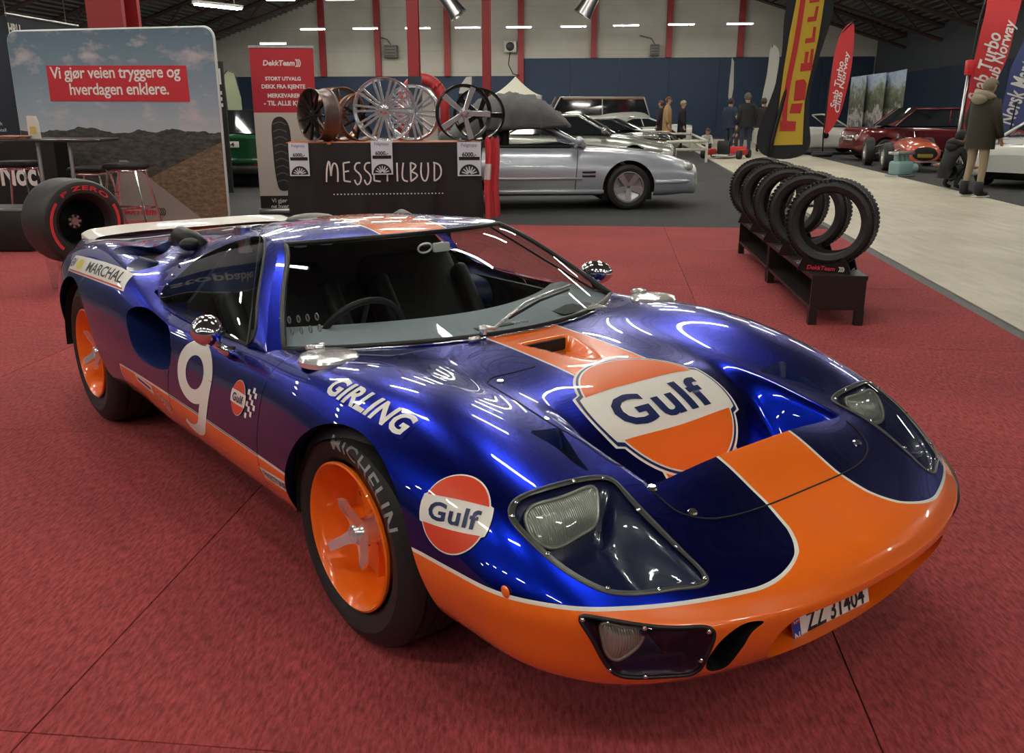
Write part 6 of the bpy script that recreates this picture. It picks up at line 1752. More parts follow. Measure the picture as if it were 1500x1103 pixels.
part(rc, 'cockpit_opening', M_WELL, lambda mb: mb.sphere((-.35, 0, .70), .30, 18, 8, (1.2, .95, .18)), True)
V = [(.12 - .30 * (1 - math.sin(a)), .36 * math.cos(a), .72 + .0 * a) for a in np.linspace(.2, math.pi - .2, 16)] + [(.02 - .30 * (1 - math.sin(a)), .32 * math.cos(a), .95) for a in np.linspace(.2, math.pi - .2, 16)]
mesh_obj('windshield', V, [(i, i + 1, 17 + i, 16 + i) for i in range(15)], glass_mat('racer_windshield_glass', (.75, .75, .75)), rc)
for x, y, R in ((1.12, .72, .33), (1.12, -.72, .33), (-1.25, .74, .36), (-1.25, -.74, .36)):
    road_wheel(rc, x, y, R, M_ALU, 6, .20, .60)
    for dz in (-.10, .12): part(rc, 'suspension_arm', M_ALU, lambda mb: mb.tube([(x - .1, math.copysign(.30, y), .44 + dz), (x, math.copysign(.64, y), R + dz * .8)], .016, 6), True)
part(rc, 'steering_wheel', M_BLACK, lambda mb: mb.tube([(-.08, .15 * math.cos(a), .78 + .13 * math.sin(a)) for a in np.linspace(0, 2 * math.pi, 20, endpoint=False)], .012, 6, closed=True), True)
# engine block on the floor
gp_ = ground(1318, 258); e = empty('engine_block', gp_ , .4); tag(e, 'pale turquoise engine block lying on the floor beside the single-seater', 'engine')
M_TURQ = mat('turquoise_paint', (.20, .32, .33), .4)
mb = MB(); mb.rbox((0, 0, .18), (.44, .34, .30), .06, n=3); mb.build('crankcase', M_TURQ, e)
for i in range(3): mb = MB(); mb.cyl((-.14 + i * .14, 0, .30), (-.14 + i * .14, .02, .46), .06, 12); mb.build('cylinder_head', M_TURQ, e)
mb = MB(); mb.cyl((.20, -.05, .16), (.36, -.08, .18), .10, 16); mb.build('gear_case', M_TURQ, e); mb = MB(); mb.rbox((0, 0, .015), (.5, .4, .03), .01); mb.build('pallet', M_ALU, e)
mb = MB(); mb.rbox((.0, .02, .50), (.50, .30, .06), .02); mb.build('rocker_cover', M_ALU, e)
# --- white car at the right edge
p = Vector((10.85, 18.55, 0))
wr2 = auto('white_grand_tourer', 'white car with a dark oval nose intake cut by the right photo edge', 'car', p, math.radians(-140), [(2.15, .50, .62, .30), (2.10, .72, .72, .24), (1.9, .86, .80, .20), (1.3, .92, .88, .18), (.7, .92, .92, .18), (-1.2, .93, .95, .18), (-2.0, .86, .92, .25), (-2.15, .74, .86, .34)], M_WHT, (.7, 0, -.7, -1.5, .93, 1.28, .86, .6), track=.82)
for s in (-1, 1): part(wr2, 'nose_intake', M_WELL, lambda mb: mb.sphere((2.03, s * .52, .46), .17, 18, 10, (.45, 1.05, .75)), True)
for s in (-1, 1): part(wr2, 'intake_trim', mat('tan_inner', (.12, .09, .03), .5), lambda mb: mb.rbox((2.11, s * .52, .45), (.02, .16, .05), .01))
for s in (-1, 1): part(wr2, 'headlamp', M_LAMPC, lambda mb: mb.sphere((1.98, s * .60, .72), .12, 12, 8, (.7, 1, .5)), True)
# --- green hatchback seen from behind
M_GREEN = mat('dark_green_paint', (.010, .075, .030), .25, .2, coat=1.0)
p = at_y(351, 161, 19.2); p.z = 0
gh_ = auto('green_hatchback', 'dark green hatchback seen from behind between backdrop and banner', 'car', p, math.radians(96), [(1.85, .70, .75, .3), (1.75, .80, .85, .24), (1.2, .84, .95, .22), (.5, .84, .98, .22), (-.8, .84, 1.0, .22), (-1.5, .84, 1.0, .24), (-1.72, .80, .98, .28), (-1.8, .76, .92, .32)], M_GREEN, (.9, .5, -1.35, -1.66, .98, 1.42, .80, .64), ((1.2, .31), (-1.2, .31)), .74, roofm=M_BLKC)
for s in (-1, 1):
    part(gh_, 'tail_lamp', M_TAIL, lambda mb: mb.sphere((-1.76, s * .66, .82), .10, 14, 10, (.6, .8, 1.35)), True)
    part(gh_, 'tail_lamp_ring', M_CHROME, lambda mb: mb.tube([(-1.83, s * .66 + .085 * math.cos(a), .82 + .14 * math.sin(a)) for a in np.linspace(0, 2 * math.pi, 20, endpoint=False)], .012, 6, closed=True), True)
    part(gh_, 'fog_reflector', M_TAIL, lambda mb: mb.rbox((-1.80, s * .55, .42), (.03, .12, .05), .01))
part(gh_, 'number_plate', M_PLATE, lambda mb: mb.rbox((-1.82, 0, .80), (.02, .52, .11), .008)); part(gh_, 'rear_bumper', M_BLACK, lambda mb: mb.rbox((-1.80, 0, .34), (.10, 1.5, .16), .04)); part(gh_, 'bumper_trim', M_GREEN, lambda mb: mb.rbox((-1.82, 0, .50), (.08, 1.5, .10), .03))
flat_text('plate_lettering', fit2(text_mesh('EK 24', .03), 0, 0, w=.36, h=.07), (-1.832, 0, .80), (0, -1, 0), (0, 0, 1), M_BLACK, gh_)
# ------------------------------------------------------------------ flags, barriers and other hall furniture
def feather(px0, py0, Y, base_px, pts_px, label, cloth, letters, lm, pole=True, base=True, name='feather_flag'):
    """flag traced as an outline on an upright plane at distance Y, with its pole and foot"""
    b = at_y(base_px[0], base_px[1], Y); e = empty(name, (b.x, Y, 0)); tag(e, label, 'flag')
    def loc(px, py): q = at_y(px, py, Y); return (q.x - b.x, q.z)
    P = [loc(*q) for q in pts_px]; C = curve(P, 64, True) if len(P) > 6 else P
    VF = subdiv2(poly2([tuple(c) for c in C]), .25)
    V = [(x, .06 * math.sin(z * 1.7 + x), z) for x, z in VF[0]]; W = [(x, y + .012, z) for x, y, z in V]
    n = len(V); F = list(VF[1]) + [tuple(i + n for i in f)[::-1] for f in VF[1]]
    mesh_obj('flag_cloth', V + W, F, cloth, e)
    return e, loc
def on_flag(e, name, VF, m, off=-.012):
    V = [(x, .06 * math.sin(z * 1.7 + x) + off, z) for x, z in subdiv2(VF, .15)[0]]; return mesh_obj(name, V, subdiv2(VF, .15)[1], m, e)
def textline(loc, t, pa, pb, h, bold=.02, shear=.2):
    """text running from pixel pa to pixel pb on the flag"""
    a = np.array(loc(*pa)); b = np.array(loc(*pb)); d = b - a; L = np.hypot(*d); V, F = fit2(text_mesh(t, bold, shear), L / 2, 0, w=L, h=h); ang = math.atan2(d[1], d[0]); c, s = math.cos(ang), math.sin(ang)
    return np.array(V) @ np.array([[c, s], [-s, c]]) + a, F
M_YEL = mat('flag_yellow', (.68, .47, .05), .6); M_FRED = mat('flag_red', (.6, .02, .03), .4); M_FR2 = mat('flag_cloth_scarlet', (.55, .035, .04), .6); M_FBLK = mat('flag_black', (.018, .020, .026), .6); M_FBLUE = mat('flag_cloth_blue', (.055, .075, .21), .6)
# yellow and black tall flag
Yp = 14.2
e, loc = feather(0, 0, Yp, (1160, 225), [(1162, -8), (1214, -8), (1206, 60), (1186, 175), (1183, 223), (1115, 223), (1128, 150), (1146, 60)], 'tall yellow and black flag banner with red lettering', M_FBLK, None, None, name='yellow_flag')
on_flag(e, 'yellow_panel', poly2([loc(*q) for q in [(1166, -8), (1207, -8), (1197, 55), (1190, 90), (1182, 130), (1179, 150), (1177, 212), (1133, 213), (1136, 190), (1142, 155), (1148, 100), (1155, 50)]]), M_YEL)
Lr = [loc(*q) for q in ((1167, 192), (1195, -14))]
M_LRED = mat('tyre_brand_red', (.58, .04, .045), .5)
PIR = [[(1144, 177), (1167, 178), (1166, 192), (1143, 192)], [(1160, 152), (1176, 151), (1173, 166), (1157, 166)], [(1163, 148), (1179, 146), (1181, 122), (1177, 116), (1165, 118)], [(1171, 105), (1188, 103), (1190, 72), (1186, 72), (1184, 92), (1181, 92), (1183, 76), (1178, 76), (1176, 93), (1172, 93)], [(1177, 64), (1191, 62), (1193, 40), (1189, 40), (1187, 56), (1178, 57)], [(1180, 33), (1193, 31), (1197, 10), (1193, 10), (1190, 25), (1181, 26)], [(1183, 5), (1198, 3), (1199, -6), (1185, -6)]]
for q in PIR: on_flag(e, 'flag_letter', poly2([loc(*t) for t in q]), M_LRED, -.02)
on_flag(e, 'flag_letter', stroke(curve([loc(*t) for t in [(1150, 178), (1152, 140), (1160, 90), (1168, 40), (1174, 0)]], 20), .075), M_LRED, -.02)
b_ = empty('x'); bpy.data.objects.remove(b_)
mb = MB(); mb.tube([(-.40, .03, 0), (-.30, .03, 1.0), (-.05, .03, 2.3), (.05, .03, 3.2)], .03, 8); mb.build('pole', M_BLACK, e, True); mb = MB(); mb.rbox((0, .03, .02), (.8, .5, .04), .015); mb.build('foot_plate', M_BLACK, e)
# red feather flags
def red_flag(Y, base_px, outline, label, lines, polepts, tyre_base=False):
    e, loc = feather(0, 0, Y, base_px, outline, label, M_FR2, None, None)
    for t, pa, pb, h in lines: on_flag(e, 'flag_lettering', textline(loc, t, pa, pb, h), M_PWHITE, -.014)
    mb = MB(); q = [loc(*p) for p in polepts]; mb.tube([(x, .03, z) for x, z in q], .022, 8); mb.build('pole', M_BLACK, e, True)
    mb = MB(); mb.lathe([(0, .16), (.16, .16), (.30, .14), (.34, .07), (.30, .0), (0, .0)], 28, 'Z', (q[0][0], .03, 0)); mb.build('tyre_foot', M_TYREB, e)
    return e
red_flag(29.5, (1205, 228), [(1250, 33), (1252, 50), (1246, 100), (1238, 140), (1226, 178), (1211, 196), (1209, 180), (1214, 140), (1219, 95), (1229, 55), (1242, 36)], 'narrow red feather flag with white script standing behind the tyres', [('Saab Turbo', (1220, 158), (1231, 90), .19), ('Club Norway', (1227, 165), (1241, 75), .19)], [(1205, 226), (1207, 190), (1215, 130), (1222, 85), (1232, 50), (1250, 32)], True)
red_flag(20.8, (1412, 226), [(1455, -30), (1497, -25), (1492, 20), (1478, 70), (1462, 110), (1440, 150), (1420, 205), (1412, 208), (1413, 170), (1422, 110), (1434, 50), (1446, 0)], 'large red feather flag with white script beside the man in parka', [('Saab Turbo', (1427, 148), (1455, 48), .33), ('Club Norway', (1448, 133), (1482, 30), .33)], [(1402, 226), (1408, 205), (1420, 110), (1436, 30), (1450, -20)])
e, loc = feather(0, 0, 22.6, (1478, 215), [(1530, -10), (1545, 60), (1530, 140), (1500, 190), (1482, 200), (1470, 195), (1466, 180), (1473, 140), (1480, 100), (1500, 55)], 'blue feather flag with white script behind the man in parka', M_FBLUE, None, None, name='blue_flag')
on_flag(e, 'flag_lettering', textline(loc, 'Norsk Manta', (1474, 182), (1506, 82), .42), M_PWHITE, -.014)
mb = MB(); q = [loc(*p) for p in [(1478, 221), (1480, 195), (1500, 100), (1530, 0)]]; mb.tube([(x, .03, z) for x, z in q], .02, 8); mb.build('pole', M_BLACK, e, True); mb = MB(); mb.rbox((q[0][0], .03, .02), (.6, .6, .04), .01); mb.build('foot_plate', M_BLACK, e)
# white feather flags near the far wall
for pts, base, lab, Y in (([(1132, 66), (1139, 70), (1136, 120), (1128, 155), (1119, 158), (1121, 120), (1126, 85)], (1122, 205), 'white feather flag half hidden behind the yellow flag', 38), ([(1072, 84), (1075, 90), (1074, 130), (1069, 160), (1066, 158), (1068, 120)], (1068, 205), 'slim white feather flag standing before the navy wall', 40), ([(683, 113), (691, 112), (691, 136), (672, 137), (675, 124)], (680, 200), 'pale feather flag behind the machined alloy wheel', 38)):
    e, loc = feather(0, 0, Y, base, pts, lab, mat('flag_white', (.60, .60, .56), .6), None, None); q0, q1 = loc(*base), loc(*pts[0]); q = loc(*pts[-2]); mb = MB(); mb.tube([(q0[0], .03, 0), (q[0], .03, q[1]), (q1[0], .03, q1[1])], .03, 6); mb.build('pole', M_BLACK, e, True); mb = MB(); mb.rbox((q0[0], .03, .02), (.6, .6, .04), .01); mb.build('foot_plate', M_BLACK, e)
# light stand with red head
p = ground(1402, 236); Y = 20.2; p = at_y(1397, 230, Y); e = empty('light_stand', (p.x, Y, 0)); tag(e, 'grey pole with a red head standing left of the parka man', 'stand')
t = at_y(1418, 110, Y); mb = MB(); mb.tube([(0, 0, 0), (t.x - p.x, 0, t.z)], .03, 8); mb.build('pole', M_ALU, e, True)
h0, h1 = at_y(1418, 110, Y), at_y(1421, 88, Y); mb = MB(); mb.rbox((h0.x - p.x + .02, 0, (h0.z + h1.z) / 2), (.16, .16, h1.z - h0.z), .02); mb.build('red_head', M_FRED, e); mb = MB(); mb.lathe([(0, .03), (.3, .03), (.32, 0), (0, 0)], 20); mb.build('foot', M_BLACK, e)
# poster wall on the right
def poster(px0, px1, pyt0, pyt1, pyb0, pyb1, Y, label, m, kind=0):
    a, b = at_y(px0, pyb0, Y), at_y(px1, pyb1, Y - 1.0); e = empty('poster_panel', (a.x, a.y, 0), 0); tag(e, label, 'poster', 'photo posters on the right')
    a1, b1 = at_y(px0, pyt0, Y), at_y(px1, pyt1, Y - 1.0)
    P = [(0, 0, 0.0), (b.x - a.x, b.y - a.y, 0.0), (b.x - a.x, b.y - a.y, b1.z), (0, 0, a1.z)]
    mb = MB(); mb.add(P + [(x + .05, y + .08, z) for x, y, z in P], [(0, 1, 2, 3), (7, 6, 5, 4), (0, 4, 5, 1), (1, 5, 6, 2), (2, 6, 7, 3), (3, 7, 4, 0)]); mb.build('poster_print', m, e, False)
def poster_mat(name, seed):
    def f(nt, b):
        tc = nt.nodes.new('ShaderNodeTexCoord'); sep = nt.nodes.new('ShaderNodeSeparateXYZ'); nt.links.new(tc.outputs['Object'], sep.inputs[0])
        n1 = noise(nt, scaled(nt, 1.6, 1.6, 1.2), 1.6 + seed, 6, .65); ad = nt.nodes.new('ShaderNodeMath'); ad.operation = 'MULTIPLY_ADD'; ad.inputs[1].default_value = 2.2; nt.links.new(n1.outputs['Fac'], ad.inputs[0]); nt.links.new(sep.outputs['Z'], ad.inputs[2])
        dv = nt.nodes.new('ShaderNodeMath'); dv.operation = 'DIVIDE'; dv.inputs[1].default_value = 4.6; nt.links.new(ad.outputs[0], dv.inputs[0])
        r = ramp(nt, dv.outputs[0], [(.22, (.02, .02, .02)), (.36, (.30, .25, .18)), (.42, (.03, .04, .06)), (.50, (.45, .42, .40)), (.56, (.05, .06, .04)), (.68, (.16, .18, .12)), (.76, (.35, .42, .52)), (.95, (.06, .14, .36))]); nt.links.new(r.outputs[0], b.inputs['Base Color'])
    return node_mat(name, f, .5)
poster(1241, 1263, 113, 110, 176, 176, 34, 'mottled dark photo poster, leftmost of the three beside the red flag', poster_mat('poster_a', 1.5)); poster(1263, 1291, 110, 106, 176, 177, 33.3, 'photo poster standing in the middle of three behind the maroon car', poster_mat('poster_b', .3)); poster(1291, 1320, 107, 101, 177, 178, 32.6, 'photo poster with blue sky top, rightmost of the three', poster_mat('poster_c', .8))
# low barrier by the silver car
e0 = ground(1034, 238); e = empty('crowd_barrier', (e0.x, e0.y, 0)); tag(e, 'low white tubular barrier beyond the silver convertible', 'barrier')
M_WTUBE = mat('barrier_white', (.62, .60, .52), .4); pts = [(1034, 207, 238), (1011, 196, 222), (948, 196, 222), (975, 208, 238)]
Q = []
for px, pt, pb in pts: g = ground(px, pb); Q.append((g, at_y(px, pt, g.y).z))
for g, z in Q: mb = MB(); mb.cyl(g - e0, g - e0 + Vector((0, 0, z)), .035, 10); mb.build('post', M_WTUBE, e)
for i, j in ((0, 1), (1, 2), (3, 0)):
    for f in (1.0, .62): mb = MB(); mb.tube([Q[i][0] - e0 + Vector((0, 0, Q[i][1] * f)), Q[j][0] - e0 + Vector((0, 0, Q[j][1] * f))], .04, 8); mb.build('rail', M_WTUBE, e, True)
# inflatable arch, tent
Y = 36; c = at_y(620, 161, Y); e = empty('inflatable_arch', (c.x, Y, 0)); tag(e, 'red inflatable arch behind the silver alloy wheels', 'arch')
zt = at_y(620, 116, Y).z; xw = at_y(650, 150, Y).x - c.x
pts_ = [(-xw, 0, 0), (-xw, 0, zt * .62)] + [(-xw * math.cos(a), 0, zt * .62 + (zt - zt * .62) * math.sin(a)) for a in np.linspace(.25, math.pi - .25, 12)] + [(xw, 0, zt * .62), (xw, 0, 0)]
M_ARCH = mat('arch_red', (.42, .03, .035), .4)
for i, (a, b) in enumerate(((0, 6), (5, 11), (10, 15))): mb = MB(); mb.tube(pts_[a:b + 1], .22, 12); mb.build('arch_segment', M_ARCH, e, True)
mb = MB(); mb.prism([(-xw + .25, .1), (xw - .25, .1), (xw - .25, zt * .6), (xw * .5, zt * .88), (-xw * .5, zt * .88), (-xw + .25, zt * .6)], .05, .10, 'XZ'); mb.build('arch_curtain', mat('arch_curtain', (.42, .38, .34), .7), e, False)
Y = 40; c = at_y(755, 161, Y); e = empty('party_tent', (c.x, Y, 0)); tag(e, 'white pointed party tent behind the covered convertible', 'tent')
zp, ze = at_y(754, 112, Y).z, at_y(754, 140, Y).z; hw_ = at_y(792, 140, Y).x - c.x
V = []
for i in range(9):
    f = i / 8; r = hw_ * (1 - f); z = ze + (zp - ze) * f ** 1.5
    V += [(sx * r, sy * r, z) for sx, sy in ((-1, -1), (1, -1), (1, 1), (-1, 1))]
mesh_obj('tent_roof', V, [(i * 4 + k, i * 4 + (k + 1) % 4, (i + 1) * 4 + (k + 1) % 4, (i + 1) * 4 + k) for i in range(8) for k in range(4)], mat('tent_white', (.66, .66, .55), .7), e, False)
mb = MB(); mb.box((0, -hw_, ze - .15), (hw_ * 2, .02, .3)); mb.build('tent_valance', MATS['tent_white'], e, False)
for sx in (-1, 1):
    for sy in (-1, 1): mb = MB(); mb.cyl((sx * hw_, sy * hw_, 0), (sx * hw_, sy * hw_, ze), .04, 8); mb.build('tent_pole', M_ALU, e)
# wall fittings: heaters, loudspeaker with cable, air ducts
def wall_box(px0, py0, px1, py1, name, label, cat_, m, b=BF_ - .35):
    a, c = pix_b(px0, py1, b), pix_b(px1, py0, b); e = empty(name, (a + c) / 2, -HY); tag(e, label, cat_); w = (c - a).length if False else abs(hab(c)[0] - hab(a)[0]); h = c.z - a.z
    mb = MB(); mb.rbox((0, 0, 0), (w, .5, h), .04); mb.build('casing', m, e); return e, w, h
M_HEAT = mat('heater_grey', (.16, .15, .13), .5)
for i, (q, lab) in enumerate((((564, 66, 582, 85), 'grey fan heater on the white wall left of the red columns'), ((952, 65, 966, 82), 'grey fan heater on the white wall right of centre'))):
    e, w, h = wall_box(*q, 'fan_heater', lab, 'heater', M_HEAT); [e.__setitem__('group', 'fan heaters on the far wall')]
    for k in range(4): mb = MB(); mb.box((0, -.26, -h * .36 + k * h * .24), (w * .8, .03, h * .06)); mb.build('louvre', M_BLACK, e, False)
    mb = MB(); mb.tube([(0, 0, h / 2), (-.2, 0, h / 2 + .3), (-.8, .1, h / 2 + .45)], .03, 6); mb.build('pipe', M_HEAT, e, True)
e, w, h = wall_box(739, 60, 757, 77, 'wall_speaker', 'white square speaker box with hanging cable on the far wall', 'speaker', mat('speaker_white', (.6, .6, .56), .5))
mb = MB(); mb.lathe([(0, -.27), (w * .28, -.27), (w * .34, -.25)], 20, 'Y'); mb.build('cone', M_BLACK, e); mb = MB(); mb.tube([(0, -.2, -h / 2), (-.1, -.2, -h / 2 - .6), (.15, -.2, -h / 2 - 1.1), (.5, -.2, -h / 2 - 1.2)], .03, 6); mb.build('cable', M_BLACK, e, True)
for (pa, pb, lab) in (((648, -12), (672, 22), 'round steel air duct hanging left under the roof'), ((872, -12), (853, 22), 'round steel air duct hanging right under the roof')):
    a, c = pix_b(*pa, 36), pix_b(*pb, 36); e = empty('air_duct', a); tag(e, lab, 'duct', 'air ducts under the roof'); d = c - a; mb = MB(); mb.tube([Vector((0, 0, 2.2)) - d * .5, (0, 0, 0), d * .6, d], [.28, .28, .28, .34], 16, cap=False); mb.build('duct_pipe', M_ALU, e, True)

# ------------------------------------------------------------------ people
M_SKIN = mat('skin', (.52, .30, .22), .55)
def skin_mesh(joints, edges, sub=2, root=0):
    """joints: (x, y, z, r)"""
    me = bpy.data.meshes.new('p'); me.from_pydata([j[:3] for j in joints], edges, [])
    ob = bpy.data.objects.new('p', me); col.objects.link(ob)
    ob.modifiers.new('s', 'SKIN'); ss = ob.modifiers.new('u', 'SUBSURF'); ss.levels = ss.render_levels = sub
    for i, j in enumerate(joints):
        r = j[3]; me.skin_vertices[0].data[i].radius = (r, r) if not isinstance(r, tuple) else r
        me.skin_vertices[0].data[i].use_root = (i == root)
    dg = bpy.context.evaluated_depsgraph_get(); m2 = bpy.data.meshes.new_from_object(ob.evaluated_get(dg))
    V = [tuple(v.co) for v in m2.vertices]; F = [tuple(p.vertices) for p in m2.polygons]
    bpy.data.objects.remove(ob); bpy.data.meshes.remove(me); bpy.data.meshes.remove(m2); return V, F
def lerp3(a, b, t): return tuple(a[i] * (1 - t) + b[i] * t for i in range(3))
def person(loc, yaw, label, h=1.78, top=(.1, .1, .1), legs=(.05, .06, .1), hair=(.08, .05, .03), shoes=(.02, .02, .02), pose=None, coat=None, coat_len=.50, hood=None, fingers=True):
    """local: +x is where the person faces, +y left. pose overrides joint positions (units of a 1.78 m body)"""
    e = empty('person', loc, yaw); tag(e, label, 'person')
    J = dict(pelvis=(0, 0, .95), waist=(0, 0, 1.10), chest=(0, 0, 1.32), neck=(.0, 0, 1.50), headb=(.02, 0, 1.57), head=(.03, 0, 1.66), crown=(.02, 0, 1.73),
             shl=(0, .18, 1.43), ell=(-.02, .24, 1.14), wrl=(.06, .26, .90), shr=(0, -.18, 1.43), elr=(-.02, -.24, 1.14), wrr=(.06, -.26, .90),
             hipl=(0, .10, .90), knl=(.02, .11, .50), anl=(-.02, .12, .08), tol=(.14, .13, .03), hipr=(0, -.10, .90), knr=(.02, -.11, .50), anr=(-.02, -.12, .08), tor=(.14, -.13, .03))
    if pose: J.update(pose)
    s = h / 1.78; J = {k: tuple(t * s for t in v) for k, v in J.items()}
    R = dict(pelvis=(.155, .115), waist=(.135, .10), chest=(.165, .115), neck=.058, headb=.075, head=.098, crown=.062, shl=.075, ell=.050, wrl=.034, shr=.075, elr=.050, wrr=.034, hipl=.095, knl=.063, anl=.045, tol=.035, hipr=.095, knr=.063, anr=.045, tor=.035)
    names = list(J); idx = {n: i for i, n in enumerate(names)}
    jt = [J[n] + ((tuple(t * s for t in R[n]) if isinstance(R[n], tuple) else R[n] * s),) for n in names]
    ed = [('pelvis', 'waist'), ('waist', 'chest'), ('chest', 'neck'), ('neck', 'headb'), ('headb', 'head'), ('head', 'crown'), ('chest', 'shl'), ('shl', 'ell'), ('ell', 'wrl'), ('chest', 'shr'), ('shr', 'elr'), ('elr', 'wrr'), ('pelvis', 'hipl'), ('hipl', 'knl'), ('knl', 'anl'), ('anl', 'tol'), ('pelvis', 'hipr'), ('hipr', 'knr'), ('knr', 'anr'), ('anr', 'tor')]
    E = [(idx[a], idx[b]) for a, b in ed]
    V, F = skin_mesh(jt, E, 2, idx['pelvis'])
    # colour regions by the nearest bone
    seg = [(np.array(J[a]), np.array(J[b]), a, b) for a, b in ed]
    c = np.array([np.mean([V[i] for i in f], axis=0) for f in F]); best = np.full(len(c), 1e9); mi = np.zeros(len(c), int)
    def reg(a, b):
        if b in ('headb', 'head', 'crown'): return 0
        if a in ('hipl', 'hipr', 'knl', 'knr') or b in ('hipl', 'hipr'): return 2
        if a in ('anl', 'anr'): return 3
        return 1
    for a, b, na, nb in seg:
        d = b - a; t = np.clip(((c - a) @ d) / max(d @ d, 1e-9), 0, 1); q = np.linalg.norm(c - a - t[:, None] * d, axis=1)
        m = q < best; best[m] = q[m]; mi[m] = reg(na, nb)
    def cm(nm, cc_): return mat('%s_%02d_%02d_%02d' % (nm, *[int(t * 99) for t in cc_]), cc_, .75, bump=.15, bscale=30)
    mesh_obj('body', V, F, [M_SKIN, cm('cloth', top), cm('cloth', legs), cm('shoe', shoes)], e, midx=mi)
    # face and hair
    hd = Vector(J['head']); up = (Vector(J['crown']) - Vector(J['headb'])).normalized(); fx_ = Vector((1, 0, 0)); fx_ = (fx_ - up * fx_.dot(up)).normalized(); ly = up.cross(fx_)
    if pose and 'look' in (pose or {}): pass
    mb = MB(); mb.sphere(hd + fx_ * .095 * s - up * .012 * s, .018 * s, 8, 6, (1.1, .8, 1.4)); mb.build('nose', M_SKIN, e, True)
    for sy in (-1, 1):
        mb = MB(); mb.sphere(hd + fx_ * .088 * s + ly * sy * .035 * s + up * .018 * s, .012 * s, 8, 6); mb.build('eye', M_BLACK, e, True)
        mb = MB(); mb.sphere(hd + ly * sy * .094 * s - fx_ * .005 * s, .026 * s, 8, 6, (.9, .4, 1.2)); mb.build('ear', M_SKIN, e, True)
    mb = MB(); mb.sphere(hd + fx_ * .090 * s - up * .05 * s, .018 * s, 8, 5, (.5, 1.4, .35)); mb.build('mouth', mat('lips', (.32, .12, .10), .5), e, True)
    M3 = Matrix((fx_, ly, up)).transposed()
    HV, HF = [], []; mb = MB(); mb.sphere((0, 0, 0), .112 * s, 18, 12, (1.02, .98, 1.05)); keep = []
    for f in mb.F:
        cz = sum(mb.V[i][2] for i in f) / len(f); cx = sum(mb.V[i][0] for i in f) / len(f)
        if cz > .035 * s or cx < -.02 * s and cz > -.075 * s: keep.append(f)
    q = MB(); q.add([M3 @ Vector(v) + hd + up * .012 * s - fx_ * .008 * s for v in mb.V], keep); q.build('hair', cm('hair', hair), e, True, fix=False)
    # hands
    for nm, el in (('wrl', 'ell'), ('wrr', 'elr')):
        w = Vector(J[nm]); d = (w - Vector(J[el])).normalized(); sd_ = d.cross(Vector((1, 0, .2))).normalized(); nn = d.cross(sd_)
        jts = [tuple(w) + (.024 * s,), tuple(w + d * .06 * s) + (.034 * s,), tuple(w + d * .10 * s) + (.030 * s,)]; eds = [(0, 1), (1, 2)]
        for k in range(4):
            b = w + d * .10 * s + nn * (k - 1.5) * .019 * s; L = (.065, .078, .072, .055)[k] * s
            jts += [tuple(b + d * L * .5 + sd_ * .006 * s) + (.0095 * s,), tuple(b + d * L + sd_ * .022 * s) + (.008 * s,)]; n = len(jts); eds += [(2, n - 2), (n - 2, n - 1)]
        t = w + d * .045 * s + nn * .035 * s; jts += [tuple(t + d * .03 * s + nn * .012 * s) + (.011 * s,), tuple(t + d * .06 * s + nn * .018 * s) + (.009 * s,)]; n = len(jts); eds += [(1, n - 2), (n - 2, n - 1)]
        V, F = skin_mesh(jts, eds, 1, 0); mesh_obj('hand', V, F, M_SKIN, e)
    if coat:
        cmx = cm('coat', coat); P, C, W_ = J['pelvis'], J['chest'], J['waist']; sh = (J['shl'][2] + J['shr'][2]) / 2
        rows = []; n = 22
        lev = [(1.0, .075, .075), (.96, .15, .10), (.90, .225, .135), (.75, .235, .15), (.5, .235, .155), (.2, .245, .165), (0, .25, .17)]
        bot = Vector(P) + (Vector(P) - Vector(C)).normalized() * ((coat_len - .30) * s)
        topp = Vector(J['neck']) + Vector((0, 0, .0))
        for f, ry, rx in lev:
            cpt = bot.lerp(topp, f)
            for k in range(n):
                a = 2 * math.pi * k / n; wv = 1 + .03 * math.sin(a * 5 + f * 6) * (1 - f)
                rows.append((cpt.x + rx * s * wv * math.cos(a), cpt.y + ry * s * wv * math.sin(a), cpt.z))
        mesh_obj('coat', rows, [(i * n + k, i * n + (k + 1) % n, (i + 1) * n + (k + 1) % n, (i + 1) * n + k) for i in range(len(lev) - 1) for k in range(n)], cmx, e)
        for a, b, c_ in (('shl', 'ell', 'wrl'), ('shr', 'elr', 'wrr')):
            A, B, D = Vector(J[a]), Vector(J[b]), Vector(J[c_]); mb = MB(); mb.tube([A + Vector((0, 0, .02)), A.lerp(B, .5), B, B.lerp(D, .5), D], [.085 * s, .078 * s, .070 * s, .062 * s, .056 * s], 14); mb.build('sleeve', cmx, e, True)
    if hood:
        nk = Vector(J['neck']); mb = MB(); mb.tube([nk + Vector((.11 * math.cos(a) - .03, .135 * math.sin(a), .0 - .05 * math.cos(a))) for a in np.linspace(0, 2 * math.pi, 16, endpoint=False)], .055 * s, 10, closed=True); mb.sphere(nk + Vector((-.12 * s, 0, -.03)), .11 * s, 14, 8, (.9, 1.25, .8)); mb.build('hood', cm('hood', hood), e, True)
    return e
